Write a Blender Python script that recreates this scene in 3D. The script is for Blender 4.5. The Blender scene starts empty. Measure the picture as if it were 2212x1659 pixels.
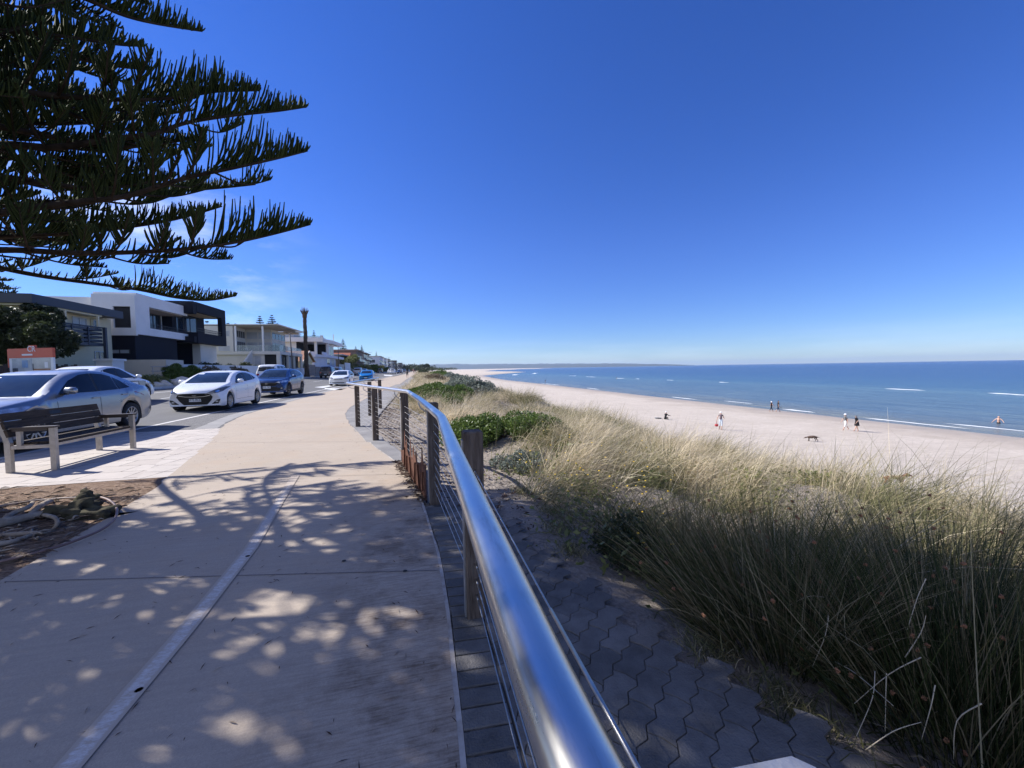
import bpy, bmesh, math, random
import numpy as np
from mathutils import Vector, Matrix
from mathutils.bvhtree import BVHTree
random.seed(7); rng = np.random.default_rng(7)
SC = bpy.context.scene
COL = SC.collection
R = math.radians
# ------------------------------------------------------------------ camera model
TH = R(14.0); PIT = math.atan(34.4/847); ROL = math.atan(.0164); F2 = 847.0; H = 1.42
def _rot():
    st, ct = math.sin(TH), math.cos(TH); sp, cp = math.sin(PIT), math.cos(PIT)
    F = Vector((st*cp, ct*cp, -sp)); Rr = Vector((ct, -st, 0)); U = Rr.cross(F)
    c, s = math.cos(ROL), math.sin(ROL)
    return c*Rr - s*U, c*U + s*Rr, F
CR, CU, CF = _rot()
def ray(u, v):
    u = float(u); v = float(v)
    return CF + (u-1106)/F2*CR + (829.5-v)/F2*CU
def G(u, v, z=0.0):
    z = float(z)
    d = ray(u, v); t = (z-H)/d.z
    return Vector((d.x*t, d.y*t, z))
def P(u, v, t):
    t = float(t)
    d = ray(u, v); return Vector((d.x*t, d.y*t, H+d.z*t))
cam = bpy.data.cameras.new('camera'); camo = bpy.data.objects.new('camera', cam); COL.objects.link(camo)
M = Matrix.Identity(4)
for i, a in enumerate((CR, CU, -CF)):
    M[0][i], M[1][i], M[2][i] = a.x, a.y, a.z
M[2][3] = H
camo.matrix_world = M
cam.sensor_width = 36; cam.lens = 36*F2/2212; cam.clip_start = .02; cam.clip_end = 200000
SC.camera = camo
SUN_EL = R(38)
SUN = Vector((-.883, .468, 0)).normalized()*math.cos(SUN_EL) + Vector((0, 0, math.sin(SUN_EL)))
# ------------------------------------------------------------------ tagging
def tag(o, label=None, cat=None, group=None, kind=None):
    if label: o['label'] = label
    if cat: o['category'] = cat
    if group: o['group'] = group
    if kind: o['kind'] = kind
    return o
def empty(name, loc=(0, 0, 0), rz=0, label=None, cat=None, group=None, parent=None):
    o = bpy.data.objects.new(name, None); COL.objects.link(o)
    o.location = loc; o.rotation_euler = (0, 0, rz); o.empty_display_size = .2
    if parent: o.parent = parent
    return tag(o, label, cat, group)
def copy_tree(o, parent=None):
    c = o.copy(); COL.objects.link(c); c.parent = parent
    for ch in list(o.children): copy_tree(ch, c)
    return c
# ------------------------------------------------------------------ materials
def _n(nt, t, **kw):
    n = nt.nodes.new(t)
    for k, v in kw.items(): setattr(n, k, v)
    return n
def mat(name, col, rough=.6, metal=0., var=.12, vscale=4., bump=0., bscale=60., spec=.4, coat=0., stretch=(1, 1, 1), col2=None, detail=6., trans=0., alpha=1., ramp=(.35, .65)):
    m = bpy.data.materials.new(name); m.use_nodes = True; nt = m.node_tree; b = nt.nodes['Principled BSDF']
    L = nt.links.new
    b.inputs['Roughness'].default_value = rough; b.inputs['Metallic'].default_value = metal
    b.inputs['Specular IOR Level'].default_value = spec; b.inputs['Coat Weight'].default_value = coat
    b.inputs['Transmission Weight'].default_value = trans; b.inputs['Alpha'].default_value = alpha
    tc = _n(nt, 'ShaderNodeTexCoord'); mp = _n(nt, 'ShaderNodeMapping'); mp.inputs['Scale'].default_value = stretch
    L(tc.outputs['Object'], mp.inputs[0])
    if var > 0 or col2:
        nz = _n(nt, 'ShaderNodeTexNoise'); nz.inputs['Scale'].default_value = vscale; nz.inputs['Detail'].default_value = detail
        nz.inputs['Roughness'].default_value = .65
        L(mp.outputs[0], nz.inputs['Vector'])
        rp = _n(nt, 'ShaderNodeValToRGB')
        rp.color_ramp.elements[0].position, rp.color_ramp.elements[1].position = ramp
        c2 = col2 or tuple(min(1, c*(1+var)) for c in col); c1 = col if col2 else tuple(c*(1-var) for c in col)
        rp.color_ramp.elements[0].color = (*c1, 1); rp.color_ramp.elements[1].color = (*c2, 1)
        L(nz.outputs['Fac'], rp.inputs[0]); L(rp.outputs[0], b.inputs['Base Color'])
    else:
        b.inputs['Base Color'].default_value = (*col, 1)
    if bump > 0:
        n2 = _n(nt, 'ShaderNodeTexNoise'); n2.inputs['Scale'].default_value = bscale; n2.inputs['Detail'].default_value = 5
        L(mp.outputs[0], n2.inputs['Vector'])
        bp = _n(nt, 'ShaderNodeBump'); bp.inputs['Strength'].default_value = bump; bp.inputs['Distance'].default_value = .02
        L(n2.outputs['Fac'], bp.inputs['Height']); L(bp.outputs[0], b.inputs['Normal'])
    return m
def math_node(nt, op, a, b=None, clamp=False):
    n = nt.nodes.new('ShaderNodeMath'); n.operation = op; n.use_clamp = clamp
    for i, x in enumerate((a, b)):
        if x is None: continue
        if isinstance(x, (int, float)): n.inputs[i].default_value = x
        else: nt.links.new(x, n.inputs[i])
    return n.outputs[0]
def mixc(nt, fac, a, b, mode='MIX'):
    n = nt.nodes.new('ShaderNodeMix'); n.data_type = 'RGBA'; n.blend_type = mode
    for s, x in ((0, fac), (6, a), (7, b)):
        if isinstance(x, (int, float)): n.inputs[s].default_value = x
        elif isinstance(x, tuple): n.inputs[s].default_value = (*x[:3], 1)
        else: nt.links.new(x, n.inputs[s])
    return n.outputs[2]
def noise_node(nt, vec, scale, detail=5, rough=.6, lo=None, hi=None):
    n = nt.nodes.new('ShaderNodeTexNoise'); n.inputs['Scale'].default_value = scale; n.inputs['Detail'].default_value = detail
    n.inputs['Roughness'].default_value = rough
    if vec is not None: nt.links.new(vec, n.inputs['Vector'])
    o = n.outputs['Fac']
    if lo is not None:
        r = nt.nodes.new('ShaderNodeMapRange'); r.inputs[1].default_value = lo; r.inputs[2].default_value = hi
        nt.links.new(o, r.inputs[0]); o = r.outputs[0]
    return o
def bump_node(nt, h, strength, dist=.02):
    n = nt.nodes.new('ShaderNodeBump'); n.inputs['Strength'].default_value = strength; n.inputs['Distance'].default_value = dist
    nt.links.new(h, n.inputs['Height']); return n.outputs[0]
def newmat(name):
    m = bpy.data.materials.new(name); m.use_nodes = True
    return m, m.node_tree, m.node_tree.nodes['Principled BSDF'], m.node_tree.links.new
# ------------------------------------------------------------------ mesh builder
class MB:
    def __init__(s): s.v = []; s.f = []; s.mi = []; s.sm = []
    def add(s, vs, fs, mi=0, smooth=False):
        o = len(s.v); s.v.extend([tuple(v) for v in vs])
        for f in fs:
            s.f.append(tuple(i+o for i in f)); s.mi.append(mi); s.sm.append(smooth)
        return s
    def box(s, x0, x1, y0, y1, z0, z1, mi=0):
        vs = [(x, y, z) for z in (z0, z1) for y in (y0, y1) for x in (x0, x1)]
        return s.add(vs, [(0, 2, 3, 1), (4, 5, 7, 6), (0, 1, 5, 4), (2, 6, 7, 3), (0, 4, 6, 2), (1, 3, 7, 5)], mi)
    def obox(s, c, sz, rz=0, mi=0, ry=0, rx=0, bev=0):
        m = Matrix.Translation(c) @ Matrix.Rotation(rz, 4, 'Z') @ Matrix.Rotation(ry, 4, 'Y') @ Matrix.Rotation(rx, 4, 'X')
        a, b, c_ = sz[0]/2, sz[1]/2, sz[2]/2
        vs = [m @ Vector((x, y, z)) for z in (-c_, c_) for y in (-b, b) for x in (-a, a)]
        return s.add(vs, [(0, 2, 3, 1), (4, 5, 7, 6), (0, 1, 5, 4), (2, 6, 7, 3), (0, 4, 6, 2), (1, 3, 7, 5)], mi)
    def prism(s, poly, z0, z1, mi=0):
        n = len(poly)
        vs = [(p[0], p[1], z0) for p in poly] + [(p[0], p[1], z1) for p in poly]
        return s.add(vs, [tuple(range(n-1, -1, -1)), tuple(range(n, 2*n))] + [(i, (i+1) % n, n+(i+1) % n, n+i) for i in range(n)], mi)
    def extrude(s, poly3, d, mi=0):
        n = len(poly3); d = Vector(d); a = [Vector(p) for p in poly3]
        vs = a + [p+d for p in a]
        return s.add(vs, [tuple(range(n-1, -1, -1)), tuple(range(n, 2*n))] + [(i, (i+1) % n, n+(i+1) % n, n+i) for i in range(n)], mi)
    def tube(s, pts, r, sides=8, mi=0, cap=True, flat=1.0, smooth=True):
        pts = [Vector(p) for p in pts]; n = len(pts)
        rs = [r]*n if isinstance(r, (int, float)) else list(r)
        up = Vector((0, 0, 1)); vs = []
        prev = None
        for i, p in enumerate(pts):
            t = (pts[min(i+1, n-1)] - pts[max(i-1, 0)])
            t = t.normalized() if t.length > 1e-9 else Vector((0, 0, 1))
            if prev is None:
                a = t.cross(up)
                if a.length < 1e-3: a = t.cross(Vector((1, 0, 0)))
            else:
                a = prev - t*prev.dot(t)
            a.normalize(); prev = a; b = t.cross(a)
            for k in range(sides):
                an = 2*math.pi*k/sides
                vs.append(p + a*math.cos(an)*rs[i] + b*math.sin(an)*rs[i]*flat)
        fs = [(i*sides+k, i*sides+(k+1) % sides, (i+1)*sides+(k+1) % sides, (i+1)*sides+k) for i in range(n-1) for k in range(sides)]
        s.add(vs, fs, mi, smooth)
        if cap:
            o = len(s.v) - n*sides
            s.f.append(tuple(o+k for k in range(sides-1, -1, -1))); s.mi.append(mi); s.sm.append(False)
            s.f.append(tuple(o+(n-1)*sides+k for k in range(sides))); s.mi.append(mi); s.sm.append(False)
        return s
    def rev(s, prof, c=(0, 0, 0), axis='Z', n=24, mi=0, smooth=True):
        vs = []
        for (r, h) in prof:
            for k in range(n):
                a = 2*math.pi*k/n; x, y = r*math.cos(a), r*math.sin(a)
                p = (x, y, h) if axis == 'Z' else ((x, h, y) if axis == 'Y' else (h, x, y))
                vs.append((p[0]+c[0], p[1]+c[1], p[2]+c[2]))
        fs = [(i*n+k, i*n+(k+1) % n, (i+1)*n+(k+1) % n, (i+1)*n+k) for i in range(len(prof)-1) for k in range(n)]
        return s.add(vs, fs, mi, smooth)
    def build(s, name, mats, parent=None, sharp=None, smooth=None):
        me = bpy.data.meshes.new(name); me.from_pydata([tuple(v) for v in s.v], [], s.f)
        for m in (mats if isinstance(mats, (list, tuple)) else [mats]): me.materials.append(m)
        me.polygons.foreach_set('material_index', s.mi)
        me.polygons.foreach_set('use_smooth', [True]*len(s.f) if smooth else s.sm)
        if sharp: me.set_sharp_from_angle(angle=R(sharp))
        me.update()
        o = bpy.data.objects.new(name, me); COL.objects.link(o)
        if parent: o.parent = parent
        return o
def build_np(name, V, F, mats, parent=None, attr=None, mi=None, smooth=False):
    """V (n,3); F (m,k) with equal k"""
    me = bpy.data.meshes.new(name); V = np.asarray(V, np.float32); F = np.asarray(F, np.int32); m, k = F.shape
    me.vertices.add(len(V)); me.vertices.foreach_set('co', V.ravel())
    me.loops.add(m*k); me.loops.foreach_set('vertex_index', F.ravel())
    me.polygons.add(m); me.polygons.foreach_set('loop_start', np.arange(0, m*k, k, dtype=np.int32))
    for x in (mats if isinstance(mats, (list, tuple)) else [mats]): me.materials.append(x)
    if mi is not None: me.polygons.foreach_set('material_index', np.asarray(mi, np.int32))
    if smooth: me.polygons.foreach_set('use_smooth', np.ones(m, bool))
    me.update(calc_edges=True)
    if attr is not None:
        a = me.attributes.new('tint', 'FLOAT', 'POINT'); a.data.foreach_set('value', np.asarray(attr, np.float32))
    o = bpy.data.objects.new(name, me); COL.objects.link(o)
    if parent: o.parent = parent
    return o
def text_mesh(txt, size, depth=.002):
    cu = bpy.data.curves.new('lettering', 'FONT'); cu.body = txt; cu.size = size; cu.extrude = depth; cu.align_x = 'CENTER'; cu.align_y = 'CENTER'
    ob = bpy.data.objects.new('lettering', cu); COL.objects.link(ob)
    dg = bpy.context.evaluated_depsgraph_get(); me = bpy.data.meshes.new_from_object(ob.evaluated_get(dg))
    vs = [v.co.copy() for v in me.vertices]; fs = [tuple(p.vertices) for p in me.polygons]
    bpy.data.objects.remove(ob); bpy.data.curves.remove(cu); bpy.data.meshes.remove(me)
    return vs, fs
def bend(y):
    return .02*np.clip(np.asarray(y, float)-20, 0, 200)
# value noise for terrain
_tab = rng.random((64, 64))
def vnoise(x, y):
    x = np.asarray(x, float); y = np.asarray(y, float)
    xi = np.floor(x).astype(int); yi = np.floor(y).astype(int); fx = x-xi; fy = y-yi
    fx = fx*fx*(3-2*fx); fy = fy*fy*(3-2*fy)
    g = lambda a, b: _tab[a % 64, b % 64]
    return (g(xi, yi)*(1-fx)+g(xi+1, yi)*fx)*(1-fy) + (g(xi, yi+1)*(1-fx)+g(xi+1, yi+1)*fx)*fy
# ------------------------------------------------------------------ world and sun
w = bpy.data.worlds.new('World'); SC.world = w; w.use_nodes = True; nt = w.node_tree
bg = nt.nodes['Background']; L = nt.links.new
sky = _n(nt, 'ShaderNodeTexSky'); sky.sky_type = 'NISHITA'; sky.sun_disc = False
sky.sun_elevation = SUN_EL; sky.sun_rotation = math.atan2(SUN.x, SUN.y)
sky.altitude = 0; sky.air_density = 1.0; sky.dust_density = 0.0; sky.ozone_density = 6.0
hs = _n(nt, 'ShaderNodeHueSaturation'); hs.inputs['Saturation'].default_value = 1.2; hs.inputs['Hue'].default_value = .508
L(sky.outputs[0], hs.inputs['Color'])
tc = _n(nt, 'ShaderNodeTexCoord'); sx = _n(nt, 'ShaderNodeSeparateXYZ'); L(tc.outputs['Generated'], sx.inputs[0])
mp = _n(nt, 'ShaderNodeMapping'); mp.inputs['Scale'].default_value = (1, 1, 3.2); L(tc.outputs['Generated'], mp.inputs[0])
c1 = noise_node(nt, mp.outputs[0], 5.5, 7, .62, .50, .74)
elev = sx.outputs[2]
def band(lo0, lo1, hi0, hi1, x):
    a = _n(nt, 'ShaderNodeMapRange'); a.interpolation_type = 'SMOOTHSTEP'; a.inputs[1].default_value = lo0; a.inputs[2].default_value = lo1; L(x, a.inputs[0])
    b = _n(nt, 'ShaderNodeMapRange'); b.interpolation_type = 'SMOOTHSTEP'; b.inputs[1].default_value = hi0; b.inputs[2].default_value = hi1; b.inputs[3].default_value = 1; b.inputs[4].default_value = 0; L(x, b.inputs[0])
    return math_node(nt, 'MULTIPLY', a.outputs[0], b.outputs[0])
left = _n(nt, 'ShaderNodeMapRange'); left.interpolation_type = 'SMOOTHSTEP'; left.inputs[1].default_value = -.15; left.inputs[2].default_value = -.6; L(sx.outputs[0], left.inputs[0])
m1 = math_node(nt, 'MULTIPLY', math_node(nt, 'MULTIPLY', c1, band(.02, .08, .24, .42, elev)), left.outputs[0], True)
mp2 = _n(nt, 'ShaderNodeMapping'); mp2.inputs['Scale'].default_value = (1, 1, 9); L(tc.outputs['Generated'], mp2.inputs[0])
c2 = noise_node(nt, mp2.outputs[0], 4.0, 5, .55, .42, .75)
m2 = math_node(nt, 'MULTIPLY', math_node(nt, 'MULTIPLY', c2, band(.0, .012, .03, .09, elev)), .12, True)
cm = math_node(nt, 'ADD', math_node(nt, 'MULTIPLY', m1, .75), m2, True)
hz = _n(nt, 'ShaderNodeMapRange'); hz.interpolation_type = 'SMOOTHSTEP'; hz.inputs[1].default_value = .0; hz.inputs[2].default_value = .32; L(elev, hz.inputs[0])
grade = mixc(nt, 1.0, hs.outputs[0], mixc(nt, hz.outputs[0], (.78, .91, 1.24), (1.16, 1.02, 1.38)), 'MULTIPLY')
dt = _n(nt, 'ShaderNodeVectorMath'); dt.operation = 'DOT_PRODUCT'; L(tc.outputs['Generated'], dt.inputs[0]); dt.inputs[1].default_value = (-CF.x-.35, -CF.y, .25)  # unseen white cloud added behind the camera to neutralise blue fill light
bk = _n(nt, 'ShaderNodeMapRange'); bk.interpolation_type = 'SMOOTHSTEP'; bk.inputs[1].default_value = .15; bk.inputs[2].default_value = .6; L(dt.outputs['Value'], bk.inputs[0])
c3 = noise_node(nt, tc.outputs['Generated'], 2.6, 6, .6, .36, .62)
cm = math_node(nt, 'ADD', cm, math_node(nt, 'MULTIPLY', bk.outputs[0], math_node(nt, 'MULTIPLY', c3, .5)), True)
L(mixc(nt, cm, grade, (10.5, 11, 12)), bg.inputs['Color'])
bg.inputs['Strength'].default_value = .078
sl = bpy.data.lights.new('sun', 'SUN'); sl.energy = 5.0; sl.angle = R(.53); sl.color = (1, .972, .93)
so = bpy.data.objects.new('sun', sl); COL.objects.link(so); so.rotation_euler = (-SUN).to_track_quat('-Z', 'Y').to_euler(); so.location = (-30, 10, 40)
SC.view_settings.view_transform = 'Standard'; SC.view_settings.look = 'None'; SC.view_settings.exposure = .66; SC.view_settings.gamma = 1
SC.cycles.max_bounces = 6; SC.cycles.transparent_max_bounces = 8; SC.cycles.use_denoising = True
try: SC.cycles.caustics_reflective = False; SC.cycles.caustics_refractive = False
except Exception: pass
# ------------------------------------------------------------------ terrain
def coast(y):
    y = np.asarray(y, float)
    return np.interp(y, [-500, 260, 420, 560, 720, 1000, 1600, 2600, 6000], [0, 0, 12, 70, 150, 110, 260, 800, 2200])
def terr(x, y):
    x = np.asarray(x, float); y = np.asarray(y, float)
    xb = x - bend(y)
    land = np.interp(x, [-60, -20, -16.3, -16.0, -7, 0], [1.2, .62, .55, .45, 0, 0])
    hum = (vnoise(x*.5+3.1, y*.34+7.7)-.5)*.85 + (vnoise(x*1.3, y*1.1)-.5)*.34
    w_ = np.interp(xb, [1.2, 2.6, 6.5, 9, 14], [0, .55, 1, .9, 0])
    prof = np.interp(xb, [1.0, 2.0, 3.4, 5.2, 6.6, 8.2, 12.5, 16.5, 22], [0, -.06, -.2, -.52, -.72, -1.35, -3.5, -4.35, -4.56])
    bx = np.maximum(x - coast(y), 22 + (x-22)*.0)
    beach = -4.56 - .0515*np.maximum(x-coast(y)-22, 0)
    z = np.where(xb < 1.0, np.where(x < 0, land, 0), prof + hum*w_)
    z = np.where(xb > 22, beach + .05*(vnoise(x*.35, y*.22)-.5)*np.clip((58-x+coast(y))/8, 0, 1), z)
    return z
def zroad(x): return np.interp(x, [-16, -7], [.45, 0])
xs = np.unique(np.concatenate([np.array([-4000, -1500, -600, -250, -120, -60]), np.arange(-40, -7, 1.5), [-16.3, -16.0, -7.0], np.arange(-7, 1, .5), np.arange(1, 17, .22), np.arange(17, 75, 1.2), np.arange(75, 160, 4), [180, 220, 300, 500, 900, 1600, 3000, 6000]]))
ys = np.unique(np.concatenate([np.array([-400, -150, -60, -25]), np.arange(-12, 24, .25), np.arange(24, 70, .6), np.arange(70, 200, 2), np.arange(200, 800, 12), np.arange(800, 3000, 60), [3500, 4500, 6000]]))
XX, YY = np.meshgrid(xs, ys)
ZZ = terr(XX, YY) - np.where(XX - bend(YY) < 1.6, .03, 0)
nx, ny = len(xs), len(ys)
idx = np.arange(nx*ny).reshape(ny, nx)
F = np.stack([idx[:-1, :-1], idx[:-1, 1:], idx[1:, 1:], idx[1:, :-1]], -1).reshape(-1, 4)
m, nt, b, L = newmat('sand_ground')
geo = _n(nt, 'ShaderNodeNewGeometry'); sp = _n(nt, 'ShaderNodeSeparateXYZ'); L(geo.outputs['Position'], sp.inputs[0])
n1 = noise_node(nt, geo.outputs['Position'], .22, 6, .6, .3, .7); n2 = noise_node(nt, geo.outputs['Position'], 3.2, 6, .7, .3, .7); n3 = noise_node(nt, geo.outputs['Position'], 40, 3, .6, .35, .65)
dry = mixc(nt, n1, (.54, .47, .395), (.64, .565, .485)); dry = mixc(nt, math_node(nt, 'MULTIPLY', n2, .8), dry, (.43, .36, .29)); mps = _n(nt, 'ShaderNodeMapping'); mps.inputs['Rotation'].default_value = (0, 0, R(14)); mps.inputs['Scale'].default_value = (.35, 1.6, 1); L(geo.outputs['Position'], mps.inputs[0]); dry = mixc(nt, math_node(nt, 'MULTIPLY', noise_node(nt, mps.outputs[0], 1.1, 5, .7, .46, .66), .5), dry, (.40, .335, .27))
mr = _n(nt, 'ShaderNodeMapRange'); mr.inputs[1].default_value = -5.75; mr.inputs[2].default_value = -6.5; L(math_node(nt, 'ADD', sp.outputs[2], math_node(nt, 'MULTIPLY', math_node(nt, 'SUBTRACT', n1, .5), .35)), mr.inputs[0])
col = mixc(nt, math_node(nt, 'MULTIPLY', mr.outputs[0], .85), dry, (.36, .29, .215))
# darker litter and humus in the dune belt (z between -3 and path level)
mr2 = _n(nt, 'ShaderNodeMapRange'); mr2.inputs[1].default_value = -3.0; mr2.inputs[2].default_value = -1.2; L(sp.outputs[2], mr2.inputs[0])
lit = mixc(nt, n2, (.13, .105, .082), (.36, .30, .245))
lit = mixc(nt, math_node(nt, 'MULTIPLY', n3, .5), lit, (.48, .42, .35))
col = mixc(nt, mr2.outputs[0], col, lit)
# lawn-brown soil inland
mr3 = _n(nt, 'ShaderNodeMapRange'); mr3.inputs[1].default_value = -15.5; mr3.inputs[2].default_value = -16.5; L(sp.outputs[0], mr3.inputs[0])
col = mixc(nt, mr3.outputs[0], col, mixc(nt, n2, (.10, .13, .045), (.22, .21, .09)))
L(col, b.inputs['Base Color']); rw = _n(nt, 'ShaderNodeMapRange'); rw.inputs[3].default_value = .92; rw.inputs[4].default_value = .38; L(mr.outputs[0], rw.inputs[0]); L(rw.outputs[0], b.inputs['Roughness']); b.inputs['Specular IOR Level'].default_value = .2
n4 = noise_node(nt, geo.outputs['Position'], 2.4, 8, .75)
L(bump_node(nt, n4, .85, .12), b.inputs['Normal'])
gr = build_np('ground', np.stack([XX.ravel(), YY.ravel(), ZZ.ravel()], -1), F, m, smooth=True); tag(gr, kind='structure')
# ------------------------------------------------------------------ sea
m, nt, b, L = newmat('sea_water')
geo = _n(nt, 'ShaderNodeNewGeometry'); sp = _n(nt, 'ShaderNodeSeparateXYZ'); L(geo.outputs['Position'], sp.inputs[0])
mp = _n(nt, 'ShaderNodeMapping'); mp.inputs['Rotation'].default_value = (0, 0, R(-9)); mp.inputs['Scale'].default_value = (1, .16, 1); L(geo.outputs['Position'], mp.inputs[0])
mpb = _n(nt, 'ShaderNodeMapping'); mpb.inputs['Rotation'].default_value = (0, 0, R(12)); mpb.inputs['Scale'].default_value = (1, .3, 1); L(geo.outputs['Position'], mpb.inputs[0])
big = noise_node(nt, mp.outputs[0], .035, 5, .6)
dx = math_node(nt, 'ADD', sp.outputs[0], math_node(nt, 'MULTIPLY', math_node(nt, 'SUBTRACT', big, .5), 60))
rp = _n(nt, 'ShaderNodeValToRGB'); e = rp.color_ramp.elements
L(math_node(nt, 'DIVIDE', dx, 600), rp.inputs[0])
e[0].position = .10; e[0].color = (.20, .20, .17, 1)
e[1].position = .95; e[1].color = (.008, .048, .175, 1)
for p_, c_ in ((.125, (.12, .165, .20)), (.19, (.085, .15, .205)), (.225, (.10, .185, .235)), (.27, (.038, .112, .21)), (.42, (.014, .07, .195))):
    q = e.new(p_); q.color = (*c_, 1)
big2 = noise_node(nt, mp.outputs[0], .5, 4, .6, .35, .65)
big3 = noise_node(nt, mp.outputs[0], .13, 5, .65, .38, .66); big4 = noise_node(nt, mpb.outputs[0], 1.4, 4, .65, .45, .62)
cc = mixc(nt, math_node(nt, 'MULTIPLY', big2, .55), rp.outputs[0], (.022, .058, .115)); cc = mixc(nt, math_node(nt, 'MULTIPLY', big3, .35), cc, (.02, .075, .17)); cc = mixc(nt, math_node(nt, 'MULTIPLY', big4, .22), cc, (.17, .24, .29))
L(cc, b.inputs['Base Color'])
b.inputs['Roughness'].default_value = .22; b.inputs['IOR'].default_value = 1.33; b.inputs['Specular IOR Level'].default_value = .15
wv = math_node(nt, 'ADD', noise_node(nt, mp.outputs[0], 1.1, 5, .6), math_node(nt, 'MULTIPLY', noise_node(nt, mpb.outputs[0], 2.6, 4, .6), .45))
wv = math_node(nt, 'ADD', wv, math_node(nt, 'MULTIPLY', noise_node(nt, mp.outputs[0], .16, 3, .5), 2.2))
L(bump_node(nt, wv, 1.0, .75), b.inputs['Normal'])
xs2 = np.array([40, 60, 80, 120, 200, 400, 1000, 4000, 15000.]); ys2 = np.array([-15000, -4000, -300, 0, 100, 300, 1000, 4000, 15000.])
X2, Y2 = np.meshgrid(xs2, ys2); i2 = np.arange(81).reshape(9, 9)
sea = build_np('sea', np.stack([X2.ravel(), Y2.ravel(), np.full(81, -6.5)], -1), np.stack([i2[:-1, :-1], i2[:-1, 1:], i2[1:, 1:], i2[1:, :-1]], -1).reshape(-1, 4), m); tag(sea, kind='structure')
# sheet of far sea on the left, behind the land, up to the hills
# foam: low ribbons of broken water
m_foam = mat('foam', (.72, .75, .76), rough=.7, var=.06)
def foam_ribbon(V, Fq, x, y0, y1, wid, hgt, wob):
    n = max(4, int((y1-y0)/.8)); t = np.linspace(0, 1, n); y = y0+(y1-y0)*t
    cx = x + coast(y) + wob*(vnoise(y*.09, x)-.5)*2 + .5*(vnoise(y*.6, x+9)-.5)
    env = np.clip(np.sin(np.pi*t)*1.6, .05, 1)*(.35+1.1*vnoise(y*.55, x+4))
    hw = wid*env/2; o = len(V)
    for k in range(n):
        V += [(cx[k]-hw[k], y[k], -6.49), (cx[k], y[k], -6.49+hgt*env[k]), (cx[k]+hw[k], y[k], -6.49)]
        if k:
            a = o+3*k
            Fq += [(a-3, a-2, a+1, a), (a-2, a-1, a+2, a+1)]
V = []; Fq = []
for (y0, y1) in ((8, 22), (31, 42), (49, 55), (76, 86), (124, 136), (160, 190)):
    foam_ribbon(V, Fq, 62.4, y0, y1, .42, .06, .8)
for (y0, y1) in ((27, 35), (64, 72)): foam_ribbon(V, Fq, 65.4, y0, y1, .22, .04, .6)
for (y0, y1, x) in ((76, 86, 135), (54, 59, 131), (58, 64, 134), (143, 150, 134), (180, 188, 133), (212, 217, 132), (228, 240, 132), (270, 296, 133), (320, 340, 134)):
    foam_ribbon(V, Fq, x, y0, y1, .55, .09, 1.5)
for (y0, y1, x) in ((420, 470, 92), (480, 560, 110)): foam_ribbon(V, Fq, x, y0, y1, 3, .2, 4)
fo = build_np('sea_foam', V, Fq, m_foam, smooth=True); tag(fo, kind='stuff')
# ------------------------------------------------------------------ hills across the gulf
def hills():
    n = 160; V = []; Fq = []
    us = np.linspace(640, 1500, n)
    for k, u in enumerate(us):
        d = ray(u, 790); d.z = 0; d.normalize(); dist = 9000.
        top = np.interp(u, [640, 800, 880, 960, 1010, 1100, 1180, 1250, 1330, 1400, 1460, 1500], [105, 110, 118, 126, 126, 108, 96, 90, 74, 48, 24, 0])
        top = 1.12*top*(1 + .10*(vnoise(k*.35, 3.3)-.5)+.10*(vnoise(k*1.1, 8.1)-.5)) if top > 0 else 0
        for (dd, hh) in ((0, -7), (250, .22), (700, .5), (1300, .8), (2200, 1.0), (4000, .6)):
            p = d*(dist+dd); V.append((p.x, p.y, -7 if hh < 0 else hh*top*(1+.22*(vnoise(k*.8, dd*.003)-.5)) - (7 if hh == 0 else 0)))
        if k:
            for j in range(5):
                a = k*6+j; Fq.append((a-6, a, a+1, a-5))
    m = mat('hill_scrub', (.02, .03, .025), rough=.95, col2=(.06, .06, .045), vscale=.004, detail=8, spec=.1)
    o = build_np('hills', V, Fq, m, smooth=True); tag(o, kind='structure')
hills()

# ------------------------------------------------------------------ air
mb = MB(); mb.box(-15500, 15600, -15500, 15600, -10.5, 150)
hm = bpy.data.materials.new('haze_air'); hm.use_nodes = True; nt = hm.node_tree; nt.nodes.remove(nt.nodes['Principled BSDF'])
pv = _n(nt, 'ShaderNodeVolumePrincipled'); pv.inputs['Color'].default_value = (.62, .78, 1.0, 1); pv.inputs['Density'].default_value = 6.0e-5; pv.inputs['Anisotropy'].default_value = .2
nt.links.new(pv.outputs[0], nt.nodes['Material Output'].inputs['Volume'])
tag(mb.build('haze', hm), kind='stuff')
# ------------------------------------------------------------------ paved surfaces
def strip(name, left, right, z0, m, n_sub=1, kind='structure', zf=None):
    """sheet between two polylines [(x,y)] sampled at common y values"""
    ya = np.array(sorted(set([p[1] for p in left] + [p[1] for p in right])))
    ya = ya[(ya >= max(left[0][1], right[0][1])) & (ya <= min(left[-1][1], right[-1][1]))]
    extra = np.arange(ya[0], min(ya[-1], 40), .3); ya = np.unique(np.concatenate([ya, extra]))
    def smooth(p):
        x = np.interp(ya, [q[1] for q in p], [q[0] for q in p]); xs_ = x.copy()
        k = np.ones(5)/5
        if len(x) > 9:
            xs_[2:-2] = np.convolve(x, k, 'valid')
        return xs_
    xl, xr = smooth(left), smooth(right); V = []; Fq = []; K = 8
    for i, y in enumerate(ya):
        for j in range(K+1):
            x = xl[i]+(xr[i]-xl[i])*j/K
            V.append((x, y, z0 + (zf(x, y) if zf else 0)))
        if i:
            a = (i-1)*(K+1)
            for j in range(K): Fq.append((a+j, a+j+1, a+K+2+j, a+K+1+j))
    o = build_np(name, V, Fq, m); 
    if kind: tag(o, kind=kind)
    return o
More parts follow.
